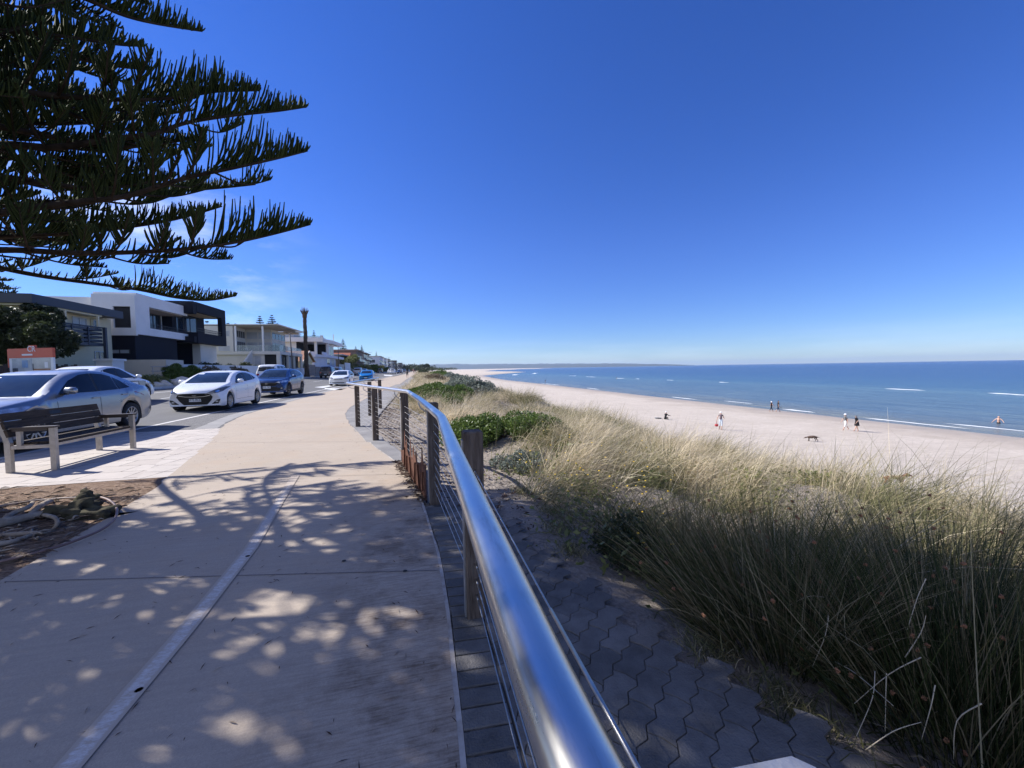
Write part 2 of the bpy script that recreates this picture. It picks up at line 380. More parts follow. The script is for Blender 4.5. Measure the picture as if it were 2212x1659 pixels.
PL = [(-2.72, -6), (-2.72, 2), (-2.78, 3.4), (-2.89, 3.94), (-2.97, 4.8), (-3.19, 5.9), (-4.19, 9.59), (-4.68, 11.08), (-5.02, 12.1), (-5.5, 14.64), (-5.68, 18.04), (-5.78, 29.96), (-5.35, 60), (-4.8, 86), (-3.6, 155), (-2.3, 230), (3, 600)]
PR = [(.1, -6), (.12, 1.35), (.15, 2.24), (.13, 3.16), (.02, 4.35), (-.19, 5.87), (-.94, 8.15), (-1.6, 10.67), (-2.21, 13.57), (-2.43, 16.04), (-2.42, 17.7), (-2.14, 26.76), (-.38, 86.45), (1.0, 155), (2.4, 230), (8, 600)]
# path concrete: broom marks, grime along the fence side
m, nt, b, L = newmat('path_concrete')
geo = _n(nt, 'ShaderNodeNewGeometry'); sp = _n(nt, 'ShaderNodeSeparateXYZ'); L(geo.outputs['Position'], sp.inputs[0]); pos = geo.outputs['Position']
n1 = noise_node(nt, pos, .7, 6, .65, .3, .7); n2 = noise_node(nt, pos, 130, 3, .8, .3, .7)
mp = _n(nt, 'ShaderNodeMapping'); mp.inputs['Scale'].default_value = (1.2, 14, 1); L(pos, mp.inputs[0]); n3 = noise_node(nt, mp.outputs[0], 2.2, 5, .6, .4, .65)
c = mixc(nt, n1, (.445, .365, .28), (.525, .435, .34)); c = mixc(nt, math_node(nt, 'MULTIPLY', n2, .7), c, (.30, .25, .205)); c = mixc(nt, math_node(nt, 'MULTIPLY', n3, .4), c, (.33, .275, .225))
# grime band: distance from the right edge
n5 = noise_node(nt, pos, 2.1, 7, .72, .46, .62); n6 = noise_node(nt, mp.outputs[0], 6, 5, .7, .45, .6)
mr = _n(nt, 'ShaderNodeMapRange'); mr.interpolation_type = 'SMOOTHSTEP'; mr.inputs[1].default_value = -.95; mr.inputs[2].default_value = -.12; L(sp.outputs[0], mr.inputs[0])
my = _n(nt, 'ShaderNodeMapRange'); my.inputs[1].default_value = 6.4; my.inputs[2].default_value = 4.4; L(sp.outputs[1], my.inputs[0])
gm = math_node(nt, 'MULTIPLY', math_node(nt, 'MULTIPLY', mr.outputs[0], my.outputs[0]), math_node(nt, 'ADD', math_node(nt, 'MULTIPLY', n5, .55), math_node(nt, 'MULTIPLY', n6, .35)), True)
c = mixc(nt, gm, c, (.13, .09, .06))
# ochre sand wash further along
n7 = noise_node(nt, pos, .9, 5, .7, .5, .7); my2 = band_ = None
c = mixc(nt, math_node(nt, 'MULTIPLY', n7, .22), c, (.46, .30, .17))
L(c, b.inputs['Base Color']); b.inputs['Roughness'].default_value = .88; b.inputs['Specular IOR Level'].default_value = .25
L(bump_node(nt, noise_node(nt, pos, 180, 3, .7), .35, .004), b.inputs['Normal'])
m_path = m
strip('path', PL, PR, .012, m_path)
m_joint = mat('dark_joint', (.13, .11, .10), rough=.95, var=.3, vscale=30)  # dark colour of the joints between path slabs
mb = MB()
for k, (x0, y0, x1, y1) in enumerate([(-2.76, 3.40, .13, 2.74), (-3.15, 6.05, -.2, 5.45), (-4.06, 9.12, -.95, 8.18), (-5.05, 12.2, -1.85, 11.6), (-5.55, 15.2, -2.38, 14.8), (-5.66, 18.2, -2.42, 18.0), (-5.7, 21.2, -2.3, 21.1), (-5.72, 24.2, -2.2, 24.2), (-5.75, 27.2, -2.12, 27.2), (-2.72, .5, .11, 0.0)]):
    d = Vector((x1-x0, y1-y0, 0)); n = Vector((-d.y, d.x, 0)).normalized()*.0032
    mb.add([(x0-n.x, y0-n.y, .016), (x1-n.x, y1-n.y, .016), (x1+n.x, y1+n.y, .016), (x0+n.x, y0+n.y, .016)], [(0, 1, 2, 3)])
tag(mb.build('path_joint', m_joint), kind='structure')
# worn white centre line
m, nt, b, L = newmat('worn_line_paint'); geo = _n(nt, 'ShaderNodeNewGeometry'); pos = geo.outputs['Position']
mpp = _n(nt, 'ShaderNodeMapping'); mpp.inputs['Scale'].default_value = (1, 2.6, 1); L(pos, mpp.inputs[0])
f = noise_node(nt, mpp.outputs[0], 26, 6, .85, .42, .58); f2 = noise_node(nt, pos, 2.2, 3, .6, .3, .6)
L(mixc(nt, math_node(nt, 'MULTIPLY', f, math_node(nt, 'ADD', math_node(nt, 'MULTIPLY', f2, .55), .35), True), (.44, .375, .32), (.66, .63, .60)), b.inputs['Base Color']); b.inputs['Roughness'].default_value = .75
m_worn = m
mark_pts = [(-1.25, -2), (-1.24, 1.7), (-1.25, 2.46), (-1.30, 3.49), (-1.45, 4.64), (-1.60, 5.9), (-1.72, 6.8)]
at_ = _n(nt, 'ShaderNodeAttribute'); at_.attribute_name = 'tint'
yy = np.arange(-1, 5.9, .1); xx = np.interp(yy, [q[1] for q in mark_pts], [q[0] for q in mark_pts]); V_ = []; F_ = []; T_ = []
for k, (x, y) in enumerate(zip(xx, yy)):
    for j_ in range(7): t_ = (j_-3)/3; V_.append((x+t_*.05, y, .018)); T_.append((1-abs(t_))*min(1, max(.25, (6.0-y)/1.6)))
    if k: F_ += [((k-1)*7+j_, (k-1)*7+j_+1, k*7+j_+1, k*7+j_) for j_ in range(6)]
e_ = _n(nt, 'ShaderNodeMapRange'); e_.interpolation_type = 'SMOOTHSTEP'; e_.inputs[1].default_value = .28; e_.inputs[2].default_value = .52
L(math_node(nt, 'ADD', at_.outputs['Fac'], math_node(nt, 'MULTIPLY', math_node(nt, 'SUBTRACT', noise_node(nt, mpp.outputs[0], 22, 4, .8), .5), .75)), e_.inputs[0])
fm_ = math_node(nt, 'MULTIPLY', e_.outputs[0], math_node(nt, 'MULTIPLY', f, math_node(nt, 'ADD', math_node(nt, 'MULTIPLY', f2, .6), .4), True))
L(mixc(nt, fm_, (.45, .37, .29), (.64, .61, .58)), b.inputs['Base Color'])
tag(build_np('path_centre_line', V_, F_, m_worn, attr=T_), kind='structure')
if False: strip('path_centre_line', [(-2.9, 8.9), (-3.75, 12), (-4.05, 15), (-4.1, 20)], [(-2.82, 8.9), (-3.67, 12), (-3.97, 15), (-4.02, 20)], .017, mat('faded_line_paint', (.50, .41, .345), rough=.85, var=.08, vscale=30))
# grey concrete strip on the sea side of the path
m_grey = mat('grey_concrete', (.20, .19, .185), rough=.9, col2=(.29, .275, .26), vscale=1.6, bump=.4, bscale=120)
SL = [(x-.06, y) for x, y in PR if y >= 5.5]
SR = [(.0, 5.6), (-.1, 6.4), (-.42, 7.6), (-.80, 9.0), (-1.05, 10.5), (-1.12, 13), (-1.05, 18), (-.9, 32), (.12, 75), (1.6, 155), (3.0, 230), (8.6, 600)]
strip('promenade_edge', SL, SR, .006, m_grey)
# interlocking pavers by the fence
def paver_mat(name, c1, c2, cm, bw, bh, ms, rot, zig=0., off=.5, bump=.6):
    m, nt, b, L = newmat(name); geo = _n(nt, 'ShaderNodeNewGeometry'); pos = geo.outputs['Position']
    mp = _n(nt, 'ShaderNodeMapping'); mp.inputs['Rotation'].default_value = (0, 0, rot); L(pos, mp.inputs[0])
    vec = mp.outputs[0]
    if zig:
        s = _n(nt, 'ShaderNodeSeparateXYZ'); L(vec, s.inputs[0])
        tri = lambda o, per, ph: math_node(nt, 'MULTIPLY', math_node(nt, 'SUBTRACT', math_node(nt, 'PINGPONG', math_node(nt, 'ADD', o, ph), per), per/2), zig)
        cb = _n(nt, 'ShaderNodeCombineXYZ'); L(math_node(nt, 'ADD', s.outputs[0], tri(s.outputs[1], bh/2, 0)), cb.inputs[0]); L(math_node(nt, 'ADD', s.outputs[1], tri(s.outputs[0], bw/4, .01)), cb.inputs[1]); vec = cb.outputs[0]
    br = _n(nt, 'ShaderNodeTexBrick'); br.offset = off; br.inputs['Scale'].default_value = 1; br.inputs['Brick Width'].default_value = bw; br.inputs['Row Height'].default_value = bh; br.inputs['Mortar Size'].default_value = ms; br.inputs['Mortar Smooth'].default_value = .25; br.inputs['Bias'].default_value = 0
    br.inputs['Color1'].default_value = (*c1, 1); br.inputs['Color2'].default_value = (*c2, 1); L(vec, br.inputs['Vector'])
    nn = noise_node(nt, pos, 3.5, 6, .7, .35, .65); n9 = noise_node(nt, pos, 160, 2, .6, .3, .7); ns = noise_node(nt, pos, 7, 4, .7, .4, .6)
    mort = mixc(nt, ns, cm, tuple(x*.16 for x in cm))
    c = mixc(nt, br.outputs['Fac'], mixc(nt, math_node(nt, 'MULTIPLY', n9, .3), mixc(nt, math_node(nt, 'MULTIPLY', nn, .35), br.outputs['Color'], tuple(x*.62 for x in c1)), tuple(x*.55 for x in c1)), mort)
    L(c, b.inputs['Base Color']); b.inputs['Roughness'].default_value = .9; b.inputs['Specular IOR Level'].default_value = .25
    hh = math_node(nt, 'ADD', math_node(nt, 'SUBTRACT', 1.0, br.outputs['Fac']), math_node(nt, 'MULTIPLY', noise_node(nt, pos, 90, 3, .7), .25))
    L(bump_node(nt, hh, bump, .008), b.inputs['Normal'])
    return m
_unused = 0 and paver_mat('header_paver', (.21, .195, .175), (.155, .147, .138), (.30, .265, .22), .215, .103, .007, R(-4), off=0., bump=1.0)
_unused2 = 0 and paver_mat('zigzag_paver', (.20, .19, .175), (.15, .145, .14), (.30, .265, .22), .23, .115, .006, R(38), zig=.30, bump=1.0)
PVL = [(x-.05, y) for x, y in PR if y < 4.4]+[(-.05, 4.12)]
PVL = sorted([(min(x, .12) if False else x, y) for x, y in PVL if y <= 4.12], key=lambda p: p[1])
m_pav = [mat('paver_%s' % n_, c_, rough=.92, var=.22, vscale=7, bump=.5, bscale=120, spec=.2) for n_, c_ in (('slate', (.135, .128, .12)), ('grey', (.16, .15, .138)), ('dark', (.115, .11, .104)), ('warm', (.165, .148, .13)))]
m_pbase = mat('joint_sand', (.045, .04, .034), rough=.95, col2=(.30, .26, .21), vscale=5, ramp=(.45, .68))
strip('paver_bed', PVL, [(1.55, -6), (1.5, .5), (1.36, 1.17), (1.27, 1.43), (1.10, 1.79), (1.0, 2.31), (.84, 2.94), (.78, 3.5), (.58, 4.12)], .005, m_pbase)
def clip(poly, ax, lim, keep_gt=True):
    out = []
    for i_ in range(len(poly)):
        a, c_ = poly[i_], poly[(i_+1) % len(poly)]; ina = (a[ax] > lim) == keep_gt; inc = (c_[ax] > lim) == keep_gt
        if ina: out.append(a)
        if ina != inc:
            t = (lim-a[ax])/(c_[ax]-a[ax]); out.append((a[0]+(c_[0]-a[0])*t, a[1]+(c_[1]-a[1])*t))
    return out
mb = MB(); rs = random.Random(31); ra_ = R(40); ca_, sa_ = math.cos(ra_), math.sin(ra_); PLn, PWd, zg = .226, .113, .0125
bl = lambda y: float(np.interp(y, [-6, 2.2, 3.2, 4.12], [.347, .347, .337, .252])); br = lambda y: float(np.interp(y, [-6, .5, 1.17, 1.43, 1.79, 2.31, 2.94, 3.5, 4.12], [1.6, 1.52, 1.38, 1.29, 1.12, 1.02, .86, .80, .60]))
for r_ in range(-40, 70):
    for q_ in range(-30, 40):
        ox = (q_+.5*(r_ % 2))*PLn; oy = r_*PWd; cx, cy = ox+PLn/2, oy+PWd/2; X_, Y_ = ca_*cx-sa_*cy, sa_*cx+ca_*cy
        if not (-1.2 < Y_ < 4.15 and bl(Y_)-.12 < X_ < br(Y_)+.02+.05*rs.random()): continue
        g_ = .0021; xs_ = np.array([g_, PLn*.125, PLn*.375, PLn*.625, PLn*.875, PLn-g_]); tri_ = np.array([0, 1, -1, 1, -1, 0])*zg
        out = [(x, g_+t) for x, t in zip(xs_, tri_)] + [(PLn-g_+.008, PWd*.5)] + [(x, PWd-g_+t) for x, t in zip(xs_[::-1], tri_[::-1])] + [(g_+.008, PWd*.5)]
        pw = [(ca_*(ox+x)-sa_*(oy+y), sa_*(ox+x)+ca_*(oy+y)) for x, y in out]
        pw = clip(pw, 0, bl(Y_)+.004)
        pw = clip(pw, 1, 4.12, False)
        if len(pw) < 3: continue
        zt = .012+rs.uniform(-.0015, .0015); n_ = len(pw); c0_ = (sum(p[0] for p in pw)/n_, sum(p[1] for p in pw)/n_)
        ins = [(c0_[0]+(p[0]-c0_[0])*.98, c0_[1]+(p[1]-c0_[1])*.98) for p in pw]
        mb.add([(p[0], p[1], zt-.007) for p in pw]+[(p[0], p[1], zt-.003) for p in pw]+[(p[0], p[1], zt) for p in ins], [(i_, (i_+1) % n_, n_+(i_+1) % n_, n_+i_) for i_ in range(n_)]+[(n_+i_, n_+(i_+1) % n_, 2*n_+(i_+1) % n_, 2*n_+i_) for i_ in range(n_)]+[tuple(2*n_+i_ for i_ in range(n_))], rs.choice((0, 0, 1, 1, 2, 3)))
tag(mb.build('paver_apron', m_pav), kind='structure')
mb = MB(); y = -1.2; PRx = lambda q: float(np.interp(q, [p[1] for p in PR], [p[0] for p in PR]))
while y < 4.05:
    h_ = .101; x0, x1 = PRx(y+.05)+.026, bl(y+.05)-.004; g_ = .0035; zt = .012+rs.uniform(-.0012, .0012)
    q0 = [(x0, y+g_), (x1, y+g_-.012), (x1, y+h_-g_-.012), (x0, y+h_-g_)]; c0_ = ((x0+x1)/2, y+h_/2-.006); ins = [(c0_[0]+(p[0]-c0_[0])*.965, c0_[1]+(p[1]-c0_[1])*.92) for p in q0]
    mb.add([(*p, zt-.007) for p in q0]+[(*p, zt-.003) for p in q0]+[(*p, zt) for p in ins], [(i_, (i_+1) % 4, 4+(i_+1) % 4, 4+i_) for i_ in range(4)]+[(4+i_, 4+(i_+1) % 4, 8+(i_+1) % 4, 8+i_) for i_ in range(4)]+[(8, 9, 10, 11)], rs.choice((0, 1, 1, 2, 3)))
    y += h_+.002
tag(mb.build('paver_border', m_pav), kind='structure')
m_edge = mat('path_lip', (.50, .45, .39), rough=.9, col2=(.30, .25, .2), vscale=9)
strip('path_edge', [(x-.004, y) for x, y in PR if y < 11], [(x+.022, y) for x, y in PR if y < 11], .011, m_edge)
# tiles round the bench, brick paving further on, kerb line
m_tile = paver_mat('pale_tile', (.60, .535, .475), (.52, .455, .40), (.34, .29, .25), .62, .41, .008, R(4), bump=.4)
m_brick = paver_mat('grey_brick', (.235, .225, .215), (.19, .185, .18), (.13, .12, .115), .22, .11, .009, R(86))
KX = lambda y: -7.0+float(bend(y))*.9
strip('footpath_tiles', [(-7.0, 6.30), (-7.0, 11.45)], [(-3.25, 6.02), (-3.3, 6.30), (-4.15, 9.59), (-4.7, 11.3), (-4.78, 11.45)], .006, m_tile)
strip('tile_border', [(-3.68, 6.3), (-4.62, 9.59), (-5.12, 11.3), (-5.16, 11.45)], [(-3.25, 6.3), (-4.15, 9.59), (-4.7, 11.3), (-4.74, 11.45)], .010, paver_mat('border_tile', (.58, .52, .465), (.52, .455, .40), (.33, .28, .245), .42, .40, .008, R(14), off=0, bump=.4))
strip('verge_paving', [(-7.0, 11.45)]+[(KX(y), y) for y in (14, 20, 30, 60, 100, 155, 230, 600)], [(-4.72, 11.45), (-5.0, 12.1), (-5.48, 14.64), (-5.66, 18.04), (-5.76, 29.96), (-5.33, 60), (-4.78, 86), (-3.58, 155), (-2.28, 230), (3.1, 600)], .005, m_brick)
strip('verge_edge', [(-5.42, 11.45), (-5.62, 12.6), (-5.98, 14.64), (-6.14, 18.04), (-6.2, 29.96), (-5.7, 60)], [(-4.9, 11.45), (-5.2, 12.6), (-5.55, 14.64), (-5.72, 18.04), (-5.82, 29.96), (-5.38, 60)], .009, mat('verge_concrete', (.25, .24, .23), rough=.9, col2=(.31, .295, .28), vscale=2))
m_kerb = mat('kerb_concrete', (.50, .47, .44), rough=.85, col2=(.62, .6, .57), vscale=3)
strip('kerb_line', [(KX(y)-.02, y) for y in (-6, 6.3, 11.45, 20, 30, 60, 100, 155, 230, 600)], [(KX(y)+.13, y) for y in (-6, 6.3, 11.45, 20, 30, 60, 100, 155, 230, 600)], .011, m_kerb)
# tree pit soil
m, nt, b, L = newmat('pit_soil'); geo = _n(nt, 'ShaderNodeNewGeometry'); pos = geo.outputs['Position']
mp = _n(nt, 'ShaderNodeMapping'); mp.inputs['Rotation'].default_value = (0, 0, R(-20)); mp.inputs['Scale'].default_value = (1, 3.2, 1); L(pos, mp.inputs[0])
n1 = noise_node(nt, mp.outputs[0], 3.2, 7, .75, .38, .62); n2 = noise_node(nt, mp.outputs[0], 26, 4, .7, .48, .62)
c = mixc(nt, n1, (.36, .235, .155), (.50, .36, .26)); c = mixc(nt, math_node(nt, 'MULTIPLY', n2, .8), c, (.10, .055, .04))
L(c, b.inputs['Base Color']); b.inputs['Roughness'].default_value = .95; b.inputs['Specular IOR Level'].default_value = .1
L(bump_node(nt, math_node(nt, 'ADD', n1, n2), .9, .03), b.inputs['Normal'])
strip('tree_pit', [(-7.0, -6), (-7.0, 6.32)], [(-2.70, -6), (-2.70, 2), (-2.76, 3.4), (-2.87, 3.94), (-2.95, 4.8), (-3.15, 5.9), (-3.3, 6.32)], .006, m, zf=lambda x, y: float(.05*max(0, min(1, (-3.05-x)/.6))*(.3+vnoise(x*1.9, y*1.9))*max(0, min(1, (6.3-y)/.5))))
# road
m, nt, b, L = newmat('asphalt'); geo = _n(nt, 'ShaderNodeNewGeometry'); pos = geo.outputs['Position']
mp = _n(nt, 'ShaderNodeMapping'); mp.inputs['Scale'].default_value = (1.5, .1, 1); L(pos, mp.inputs[0])
n1 = noise_node(nt, mp.outputs[0], .8, 5, .6, .3, .7); n2 = noise_node(nt, pos, 60, 3, .7, .3, .7); n3 = noise_node(nt, pos, .9, 6, .7, .5, .75)
c = mixc(nt, n1, (.125, .122, .12), (.165, .16, .155)); c = mixc(nt, math_node(nt, 'MULTIPLY', n2, .5), c, (.10, .098, .097)); c = mixc(nt, math_node(nt, 'MULTIPLY', n3, .35), c, (.085, .083, .083))
L(c, b.inputs['Base Color']); b.inputs['Roughness'].default_value = .85; b.inputs['Specular IOR Level'].default_value = .3
L(bump_node(nt, n2, .4, .006), b.inputs['Normal'])
RY = (-40, -6, 11, 20, 30, 60, 100, 155, 230, 600)
strip('road', [(-16.0+float(bend(y))*.6, y) for y in RY], [(KX(y), y) for y in RY], .006, m, zf=lambda x, y: float(zroad(x)))
mb = MB()
for a, c in zip(RY[:-1], RY[1:]):
    x0, x1 = -16.0+float(bend(a))*.6, -16.0+float(bend(c))*.6
    mb.add([(x0-.16, a, .3), (x0, a, .3), (x1, c, .3), (x1-.16, c, .3), (x0-.16, a, .585), (x0, a, .57), (x1, c, .57), (x1-.16, c, .585)], [(0, 3, 2, 1), (4, 5, 6, 7), (0, 1, 5, 4), (1, 2, 6, 5), (2, 3, 7, 6), (3, 0, 4, 7)])
tag(mb.build('kerb', m_kerb), kind='structure')
m_mark = mat('road_paint', (.72, .72, .70), rough=.7, col2=(.55, .55, .54), vscale=12)
def mark(poly, name='road_marking'):
    mb = MB(); mb.add([(x, y, float(zroad(x))+.012) for x, y in poly], [tuple(range(len(poly)))]); tag(mb.build(name, m_mark), kind='structure')
for y in (14.6, 20.4, 26.4, 32.4):
    mark([(-9.25, y-.05), (-8.5, y-.05), (-8.5, y+.05), (-9.25, y+.05)]); mark([(-9.06, y-.45), (-8.96, y-.45), (-8.96, y-.05), (-9.06, y-.05)]); mark([(-9.06, y+.05), (-8.96, y+.05), (-8.96, y+.45), (-9.06, y+.45)])
for y in range(4, 160, 9): 
    s_ = float(bend(y))*.8; mark([(-11.75+s_, y), (-11.64+s_, y), (-11.64+s_, y+5), (-11.75+s_, y+5)])
mark([(-14.1, -5), (-14.0, -5), (-14.0, 34), (-14.1, 34)])
def mark_uv(poly):
    pts = []
    for (u, v) in poly:
        p = G(u, v, .07); pts.append((p.x, p.y))
    mark(pts)
mark_uv([(679, 836.5), (724, 830.5), (730, 832.2), (700, 837)]); mark_uv([(700, 837), (741, 838), (750, 836), (738, 840.6), (722, 841), (700, 838.5)])
mark_uv([(829, 809.5), (846, 809.8), (849, 811.8), (830, 811.2)])
# drain dots on the path
mb = MB()
for (u, v) in ((535, 1201), (743, 1211), (875, 1233), (300, 1490)):
    p = G(u, v, .018); mb.rev([(.0, .0), (.016, 0)], c=(p.x, p.y, .018), n=8)
tag(mb.build('gum_spots', mat('gum', (.03, .03, .03), rough=.9, var=0)), kind='stuff')
# ------------------------------------------------------------------ cable fence with stainless handrail
m_timber = mat('weathered_timber', (.075, .055, .042), rough=.85, col2=(.17, .135, .11), vscale=7, stretch=(6, 6, .7), bump=.6, bscale=18, spec=.2)
m_steel, nt, b, L = newmat('stainless'); 
tc = _n(nt, 'ShaderNodeNewGeometry'); mp = _n(nt, 'ShaderNodeMapping'); mp.inputs['Scale'].default_value = (14, 2.0, 14); L(tc.outputs['Position'], mp.inputs[0])
b.inputs['Metallic'].default_value = 1; b.inputs['Base Color'].default_value = (.60, .60, .61, 1)
rr = _n(nt, 'ShaderNodeMapRange'); rr.inputs[3].default_value = .20; rr.inputs[4].default_value = .40; L(noise_node(nt, mp.outputs[0], 2.2, 7, .75), rr.inputs[0]); L(rr.outputs[0], b.inputs['Roughness'])
L(mixc(nt, noise_node(nt, mp.outputs[0], 3.1, 6, .7, .52, .75), (.66, .645, .62), (.44, .415, .38)), b.inputs['Base Color'])
L(bump_node(nt, noise_node(nt, mp.outputs[0], 30, 3, .7), .04, .002), b.inputs['Normal'])
m_wire = mat('wire_rope', (.48, .46, .43), rough=.4, metal=1, var=.1, vscale=40)
m_rust = mat('corten', (.07, .028, .017), rough=.9, col2=(.15, .07, .045), vscale=9, bump=.3, bscale=60, spec=.2)
fence = empty('cable_fence', (0, 0, 0), 0, 'timber post and wire cable fence with polished steel handrail beside the path', 'fence')
_c = G(1680, 1690, 1.07); posts = [(_c.x, _c.y-.03), (.31, 2.2), (.18, 4.22), (-.16, 6.28), (-.79, 8.36), (-1.41, 10.55), (-1.36, 12.97), (-1.24, 15.22)]
PH = 1.07
for i, (x, y) in enumerate(posts):
    a = posts[max(i-1, 0)]; c = posts[min(i+1, len(posts)-1)]; an = math.atan2(c[1]-a[1], c[0]-a[0]) if i != 5 else R(100)
    h = .054; ch = .006; mb = MB()
    def ring(s, z): 
        q = s-ch
        return [Vector((math.cos(an)*px-math.sin(an)*py+x, math.sin(an)*px+math.cos(an)*py+y, z)) for px, py in ((s, q), (q, s), (-q, s), (-s, q), (-s, -q), (-q, -s), (q, -s), (s, -q))]
    rs = [ring(h, -.05), ring(h, PH-.008-(.08 if i == 0 else 0)), ring(h-.007, PH-(.08 if i == 0 else 0))]
    vs = [p for r_ in rs for p in r_]
    mb.add(vs, [(r_*8+k, r_*8+(k+1) % 8, r_*8+8+(k+1) % 8, r_*8+8+k) for r_ in range(2) for k in range(8)] + [tuple(16+k for k in range(8))])
    o = mb.build('post', m_timber, fence)
    # pale metal strip painting in the sunlit path face of the post
    s_ = MB(); nx_, ny_ = -math.sin(an), math.cos(an)
    if nx_ > 0: nx_, ny_ = -nx_, -ny_
    s_.obox((x+nx_*(h+.004), y+ny_*(h+.004), PH/2-.02), (.05, .008, PH-.06), rz=an)
    s_.build('post_lit_strip', mat('galvanised', (.36, .35, .34), rough=.5, metal=.6, var=.15, vscale=12) if i == 0 else bpy.data.materials['galvanised'], o)
o = fence.children[0]; mb = MB(); A_ = G(1735, 1628, PH+.004); B_2 = G(1600, 1655, PH+.004); e1 = (B_2-A_); e1.z = 0; e1.normalize(); e2 = Vector((-e1.y, e1.x, 0)); e2 = e2 if e2.y < 0 else -e2
A_ = A_-Vector((0, 0, .004)); cs = [(.012, 0), (.105, 0), (.115, .012), (.115, .12), (0, .12), (0, .012)]
mb.prism([(A_.x+e1.x*a+e2.x*b2, A_.y+e1.y*a+e2.y*b2) for a, b2 in (cs if e1.x*e2.y-e1.y*e2.x > 0 else cs[::-1])], PH-.012, PH+.004); mb.build('post_cap', mat('pale_cap', (.40, .395, .385), rough=.5, var=.25, vscale=22, bump=.3, bscale=60), o)
RZ = 1.115
rp_ = [Vector((.128, -.75, RZ)), Vector((.127, .0, RZ))]
for (u, v) in ((1250, 1659), (979, 971.6), (953.5, 902)): rp_.append(G(u, v, RZ))
rp_ += [Vector((.055, 4.05, RZ)), G(881, 846, RZ)]
rp_ += [Vector((-.98, 8.3, RZ)), Vector((-1.58, 10.22, RZ)), Vector((-1.625, 10.5, RZ)), Vector((-1.60, 10.8, RZ)), Vector((-1.53, 12.97, RZ)), Vector((-1.41, 15.3, RZ)), Vector((-1.36, 16.2, RZ))]
# refine bends: short arc at each
def fillet(pts, r=.12, n=5):
    out = [pts[0]]
    for i in range(1, len(pts)-1):
        a, p, c = pts[i-1], pts[i], pts[i+1]; d0 = (a-p); d1 = (c-p); q = min(r, d0.length*.45, d1.length*.45)
        A = p+d0.normalized()*q; C = p+d1.normalized()*q
        for k in range(n+1):
            t = k/n; out.append(A*(1-t)**2+p*2*t*(1-t)+C*t*t)
    return out+[pts[-1]]
mb = MB(); mb.tube(fillet(rp_), .0305, 24, flat=.86)
rail = mb.build('handrail', m_steel, fence)
# weld rings at the joints
for p in (rp_[4], rp_[6], rp_[8]):
    pass
def rail_at(y):
    for a, c in zip(rp_[:-1], rp_[1:]):
        if min(a.y, c.y) <= y <= max(a.y, c.y) and abs(c.y-a.y) > 1e-6: return a+(c-a)*((y-a.y)/(c.y-a.y))
    return rp_[-1]
for i, (x, y) in enumerate(posts):
    if i == 0: continue
    for dy in ((.0,) if i != 5 else (-.12,)):
        q = rail_at(y+dy); mb = MB()
        mb.tube([(q.x, q.y, q.z-.022), (q.x, q.y, q.z-.06), (q.x+(x-q.x)*.15, q.y, q.z-.10), (q.x+(x-q.x)*.45, q.y+(y-q.y)*.5, q.z-.135), (x-.05, y, q.z-.14)], .0075, 8)
        mb.rev([(.0, -.004), (.026, -.004), (.026, .004), (0, .004)], c=(x-.058, y, q.z-.14), axis='X', n=14)
        mb.build('rail_bracket', m_wire, fence)
for k in range(9):
    z = .15+k*.0885; mb = MB(); pts = [Vector((x, y, z)) for x, y in posts]; pts = [Vector((.40, -1.8, z))] + pts
    mb.tube(pts, .0026, 6)
    for i, (x, y) in enumerate(posts):
        for j, s_ in ((i-1, 1), (i+1, -1)):
            if 0 <= j < len(posts):
                d = (Vector((posts[j][0], posts[j][1], z))-Vector((x, y, z))).normalized()
                mb.tube([Vector((x, y, z))+d*.05, Vector((x, y, z))+d*.11], .0048, 6)
                if i < 3: mb.tube([Vector((x, y, z))+d*.11, Vector((x, y, z))+d*(.62 if i == 0 else .26)], .0048 if i == 0 else .0042, 6)
    mb.build('cable', m_wire, fence)
# rusty steel kick panel cut like dune grass, between two posts
C_, B_ = Vector((-.16, 6.28, 0)), Vector((.18, 4.22, 0)); d = (B_-C_); Ln = d.length; d.normalize(); n_ = Vector((-d.y, d.x, 0)); off = n_*(-.075)
prof = [(.0, .19), (.10, .23), (.14, .24), (.17, .27), (.205, .56), (.235, .50), (.25, .36), (.27, .34), (.30, .46), (.315, .45), (.33, .30), (.40, .24), (.44, .28), (.475, .50), (.49, .50), (.50, .30), (.54, .27), (.575, .44), (.605, .46), (.62, .36), (.645, .34), (.67, .42), (.70, .44), (.72, .31), (.80, .33), (.86, .37), (.885, .55), (.90, .53), (.92, .37), (1.0, .40)]
mb = MB(); lo = C_+d*.06+off; 
bot = [lo+d*((Ln-.12)*t)+Vector((0, 0, -.02)) for t, _ in prof]; top = [lo+d*((Ln-.12)*t)+Vector((0, 0, z)) for t, z in prof]; q = n_*.005; K = len(prof)
vs = bot+top+[p+q for p in bot]+[p+q for p in top]
fs = []
for i in range(K-1):
    fs += [(i, i+1, K+i+1, K+i), (2*K+i+1, 2*K+i, 3*K+i, 3*K+i+1), (K+i, K+i+1, 3*K+i+1, 3*K+i)]
mb.add(vs, fs)
for (t, z0, z1, lean) in ((.22, .05, .33, .09), (.33, .04, .25, .07), (.52, .05, .28, -.07), (.66, .04, .30, .08), (.82, .05, .31, -.06), (.93, .08, .3, .04)):
    # proud leaf ribs that give the panel its relief
    p0 = lo+d*((Ln-.12)*t)-q*1.2; p1 = p0+d*lean
    mb.add([p0+d*-.012+Vector((0, 0, z0)), p0+d*.014+Vector((0, 0, z0)), p1+Vector((0, 0, z1)), p0+d*-.012+Vector((0, 0, z0))-q*4, p0+d*.014+Vector((0, 0, z0))-q*4, p1+Vector((0, 0, z1))-q*4], [(0, 1, 2), (3, 5, 4), (0, 3, 4, 1), (1, 4, 5, 2), (2, 5, 3, 0)])
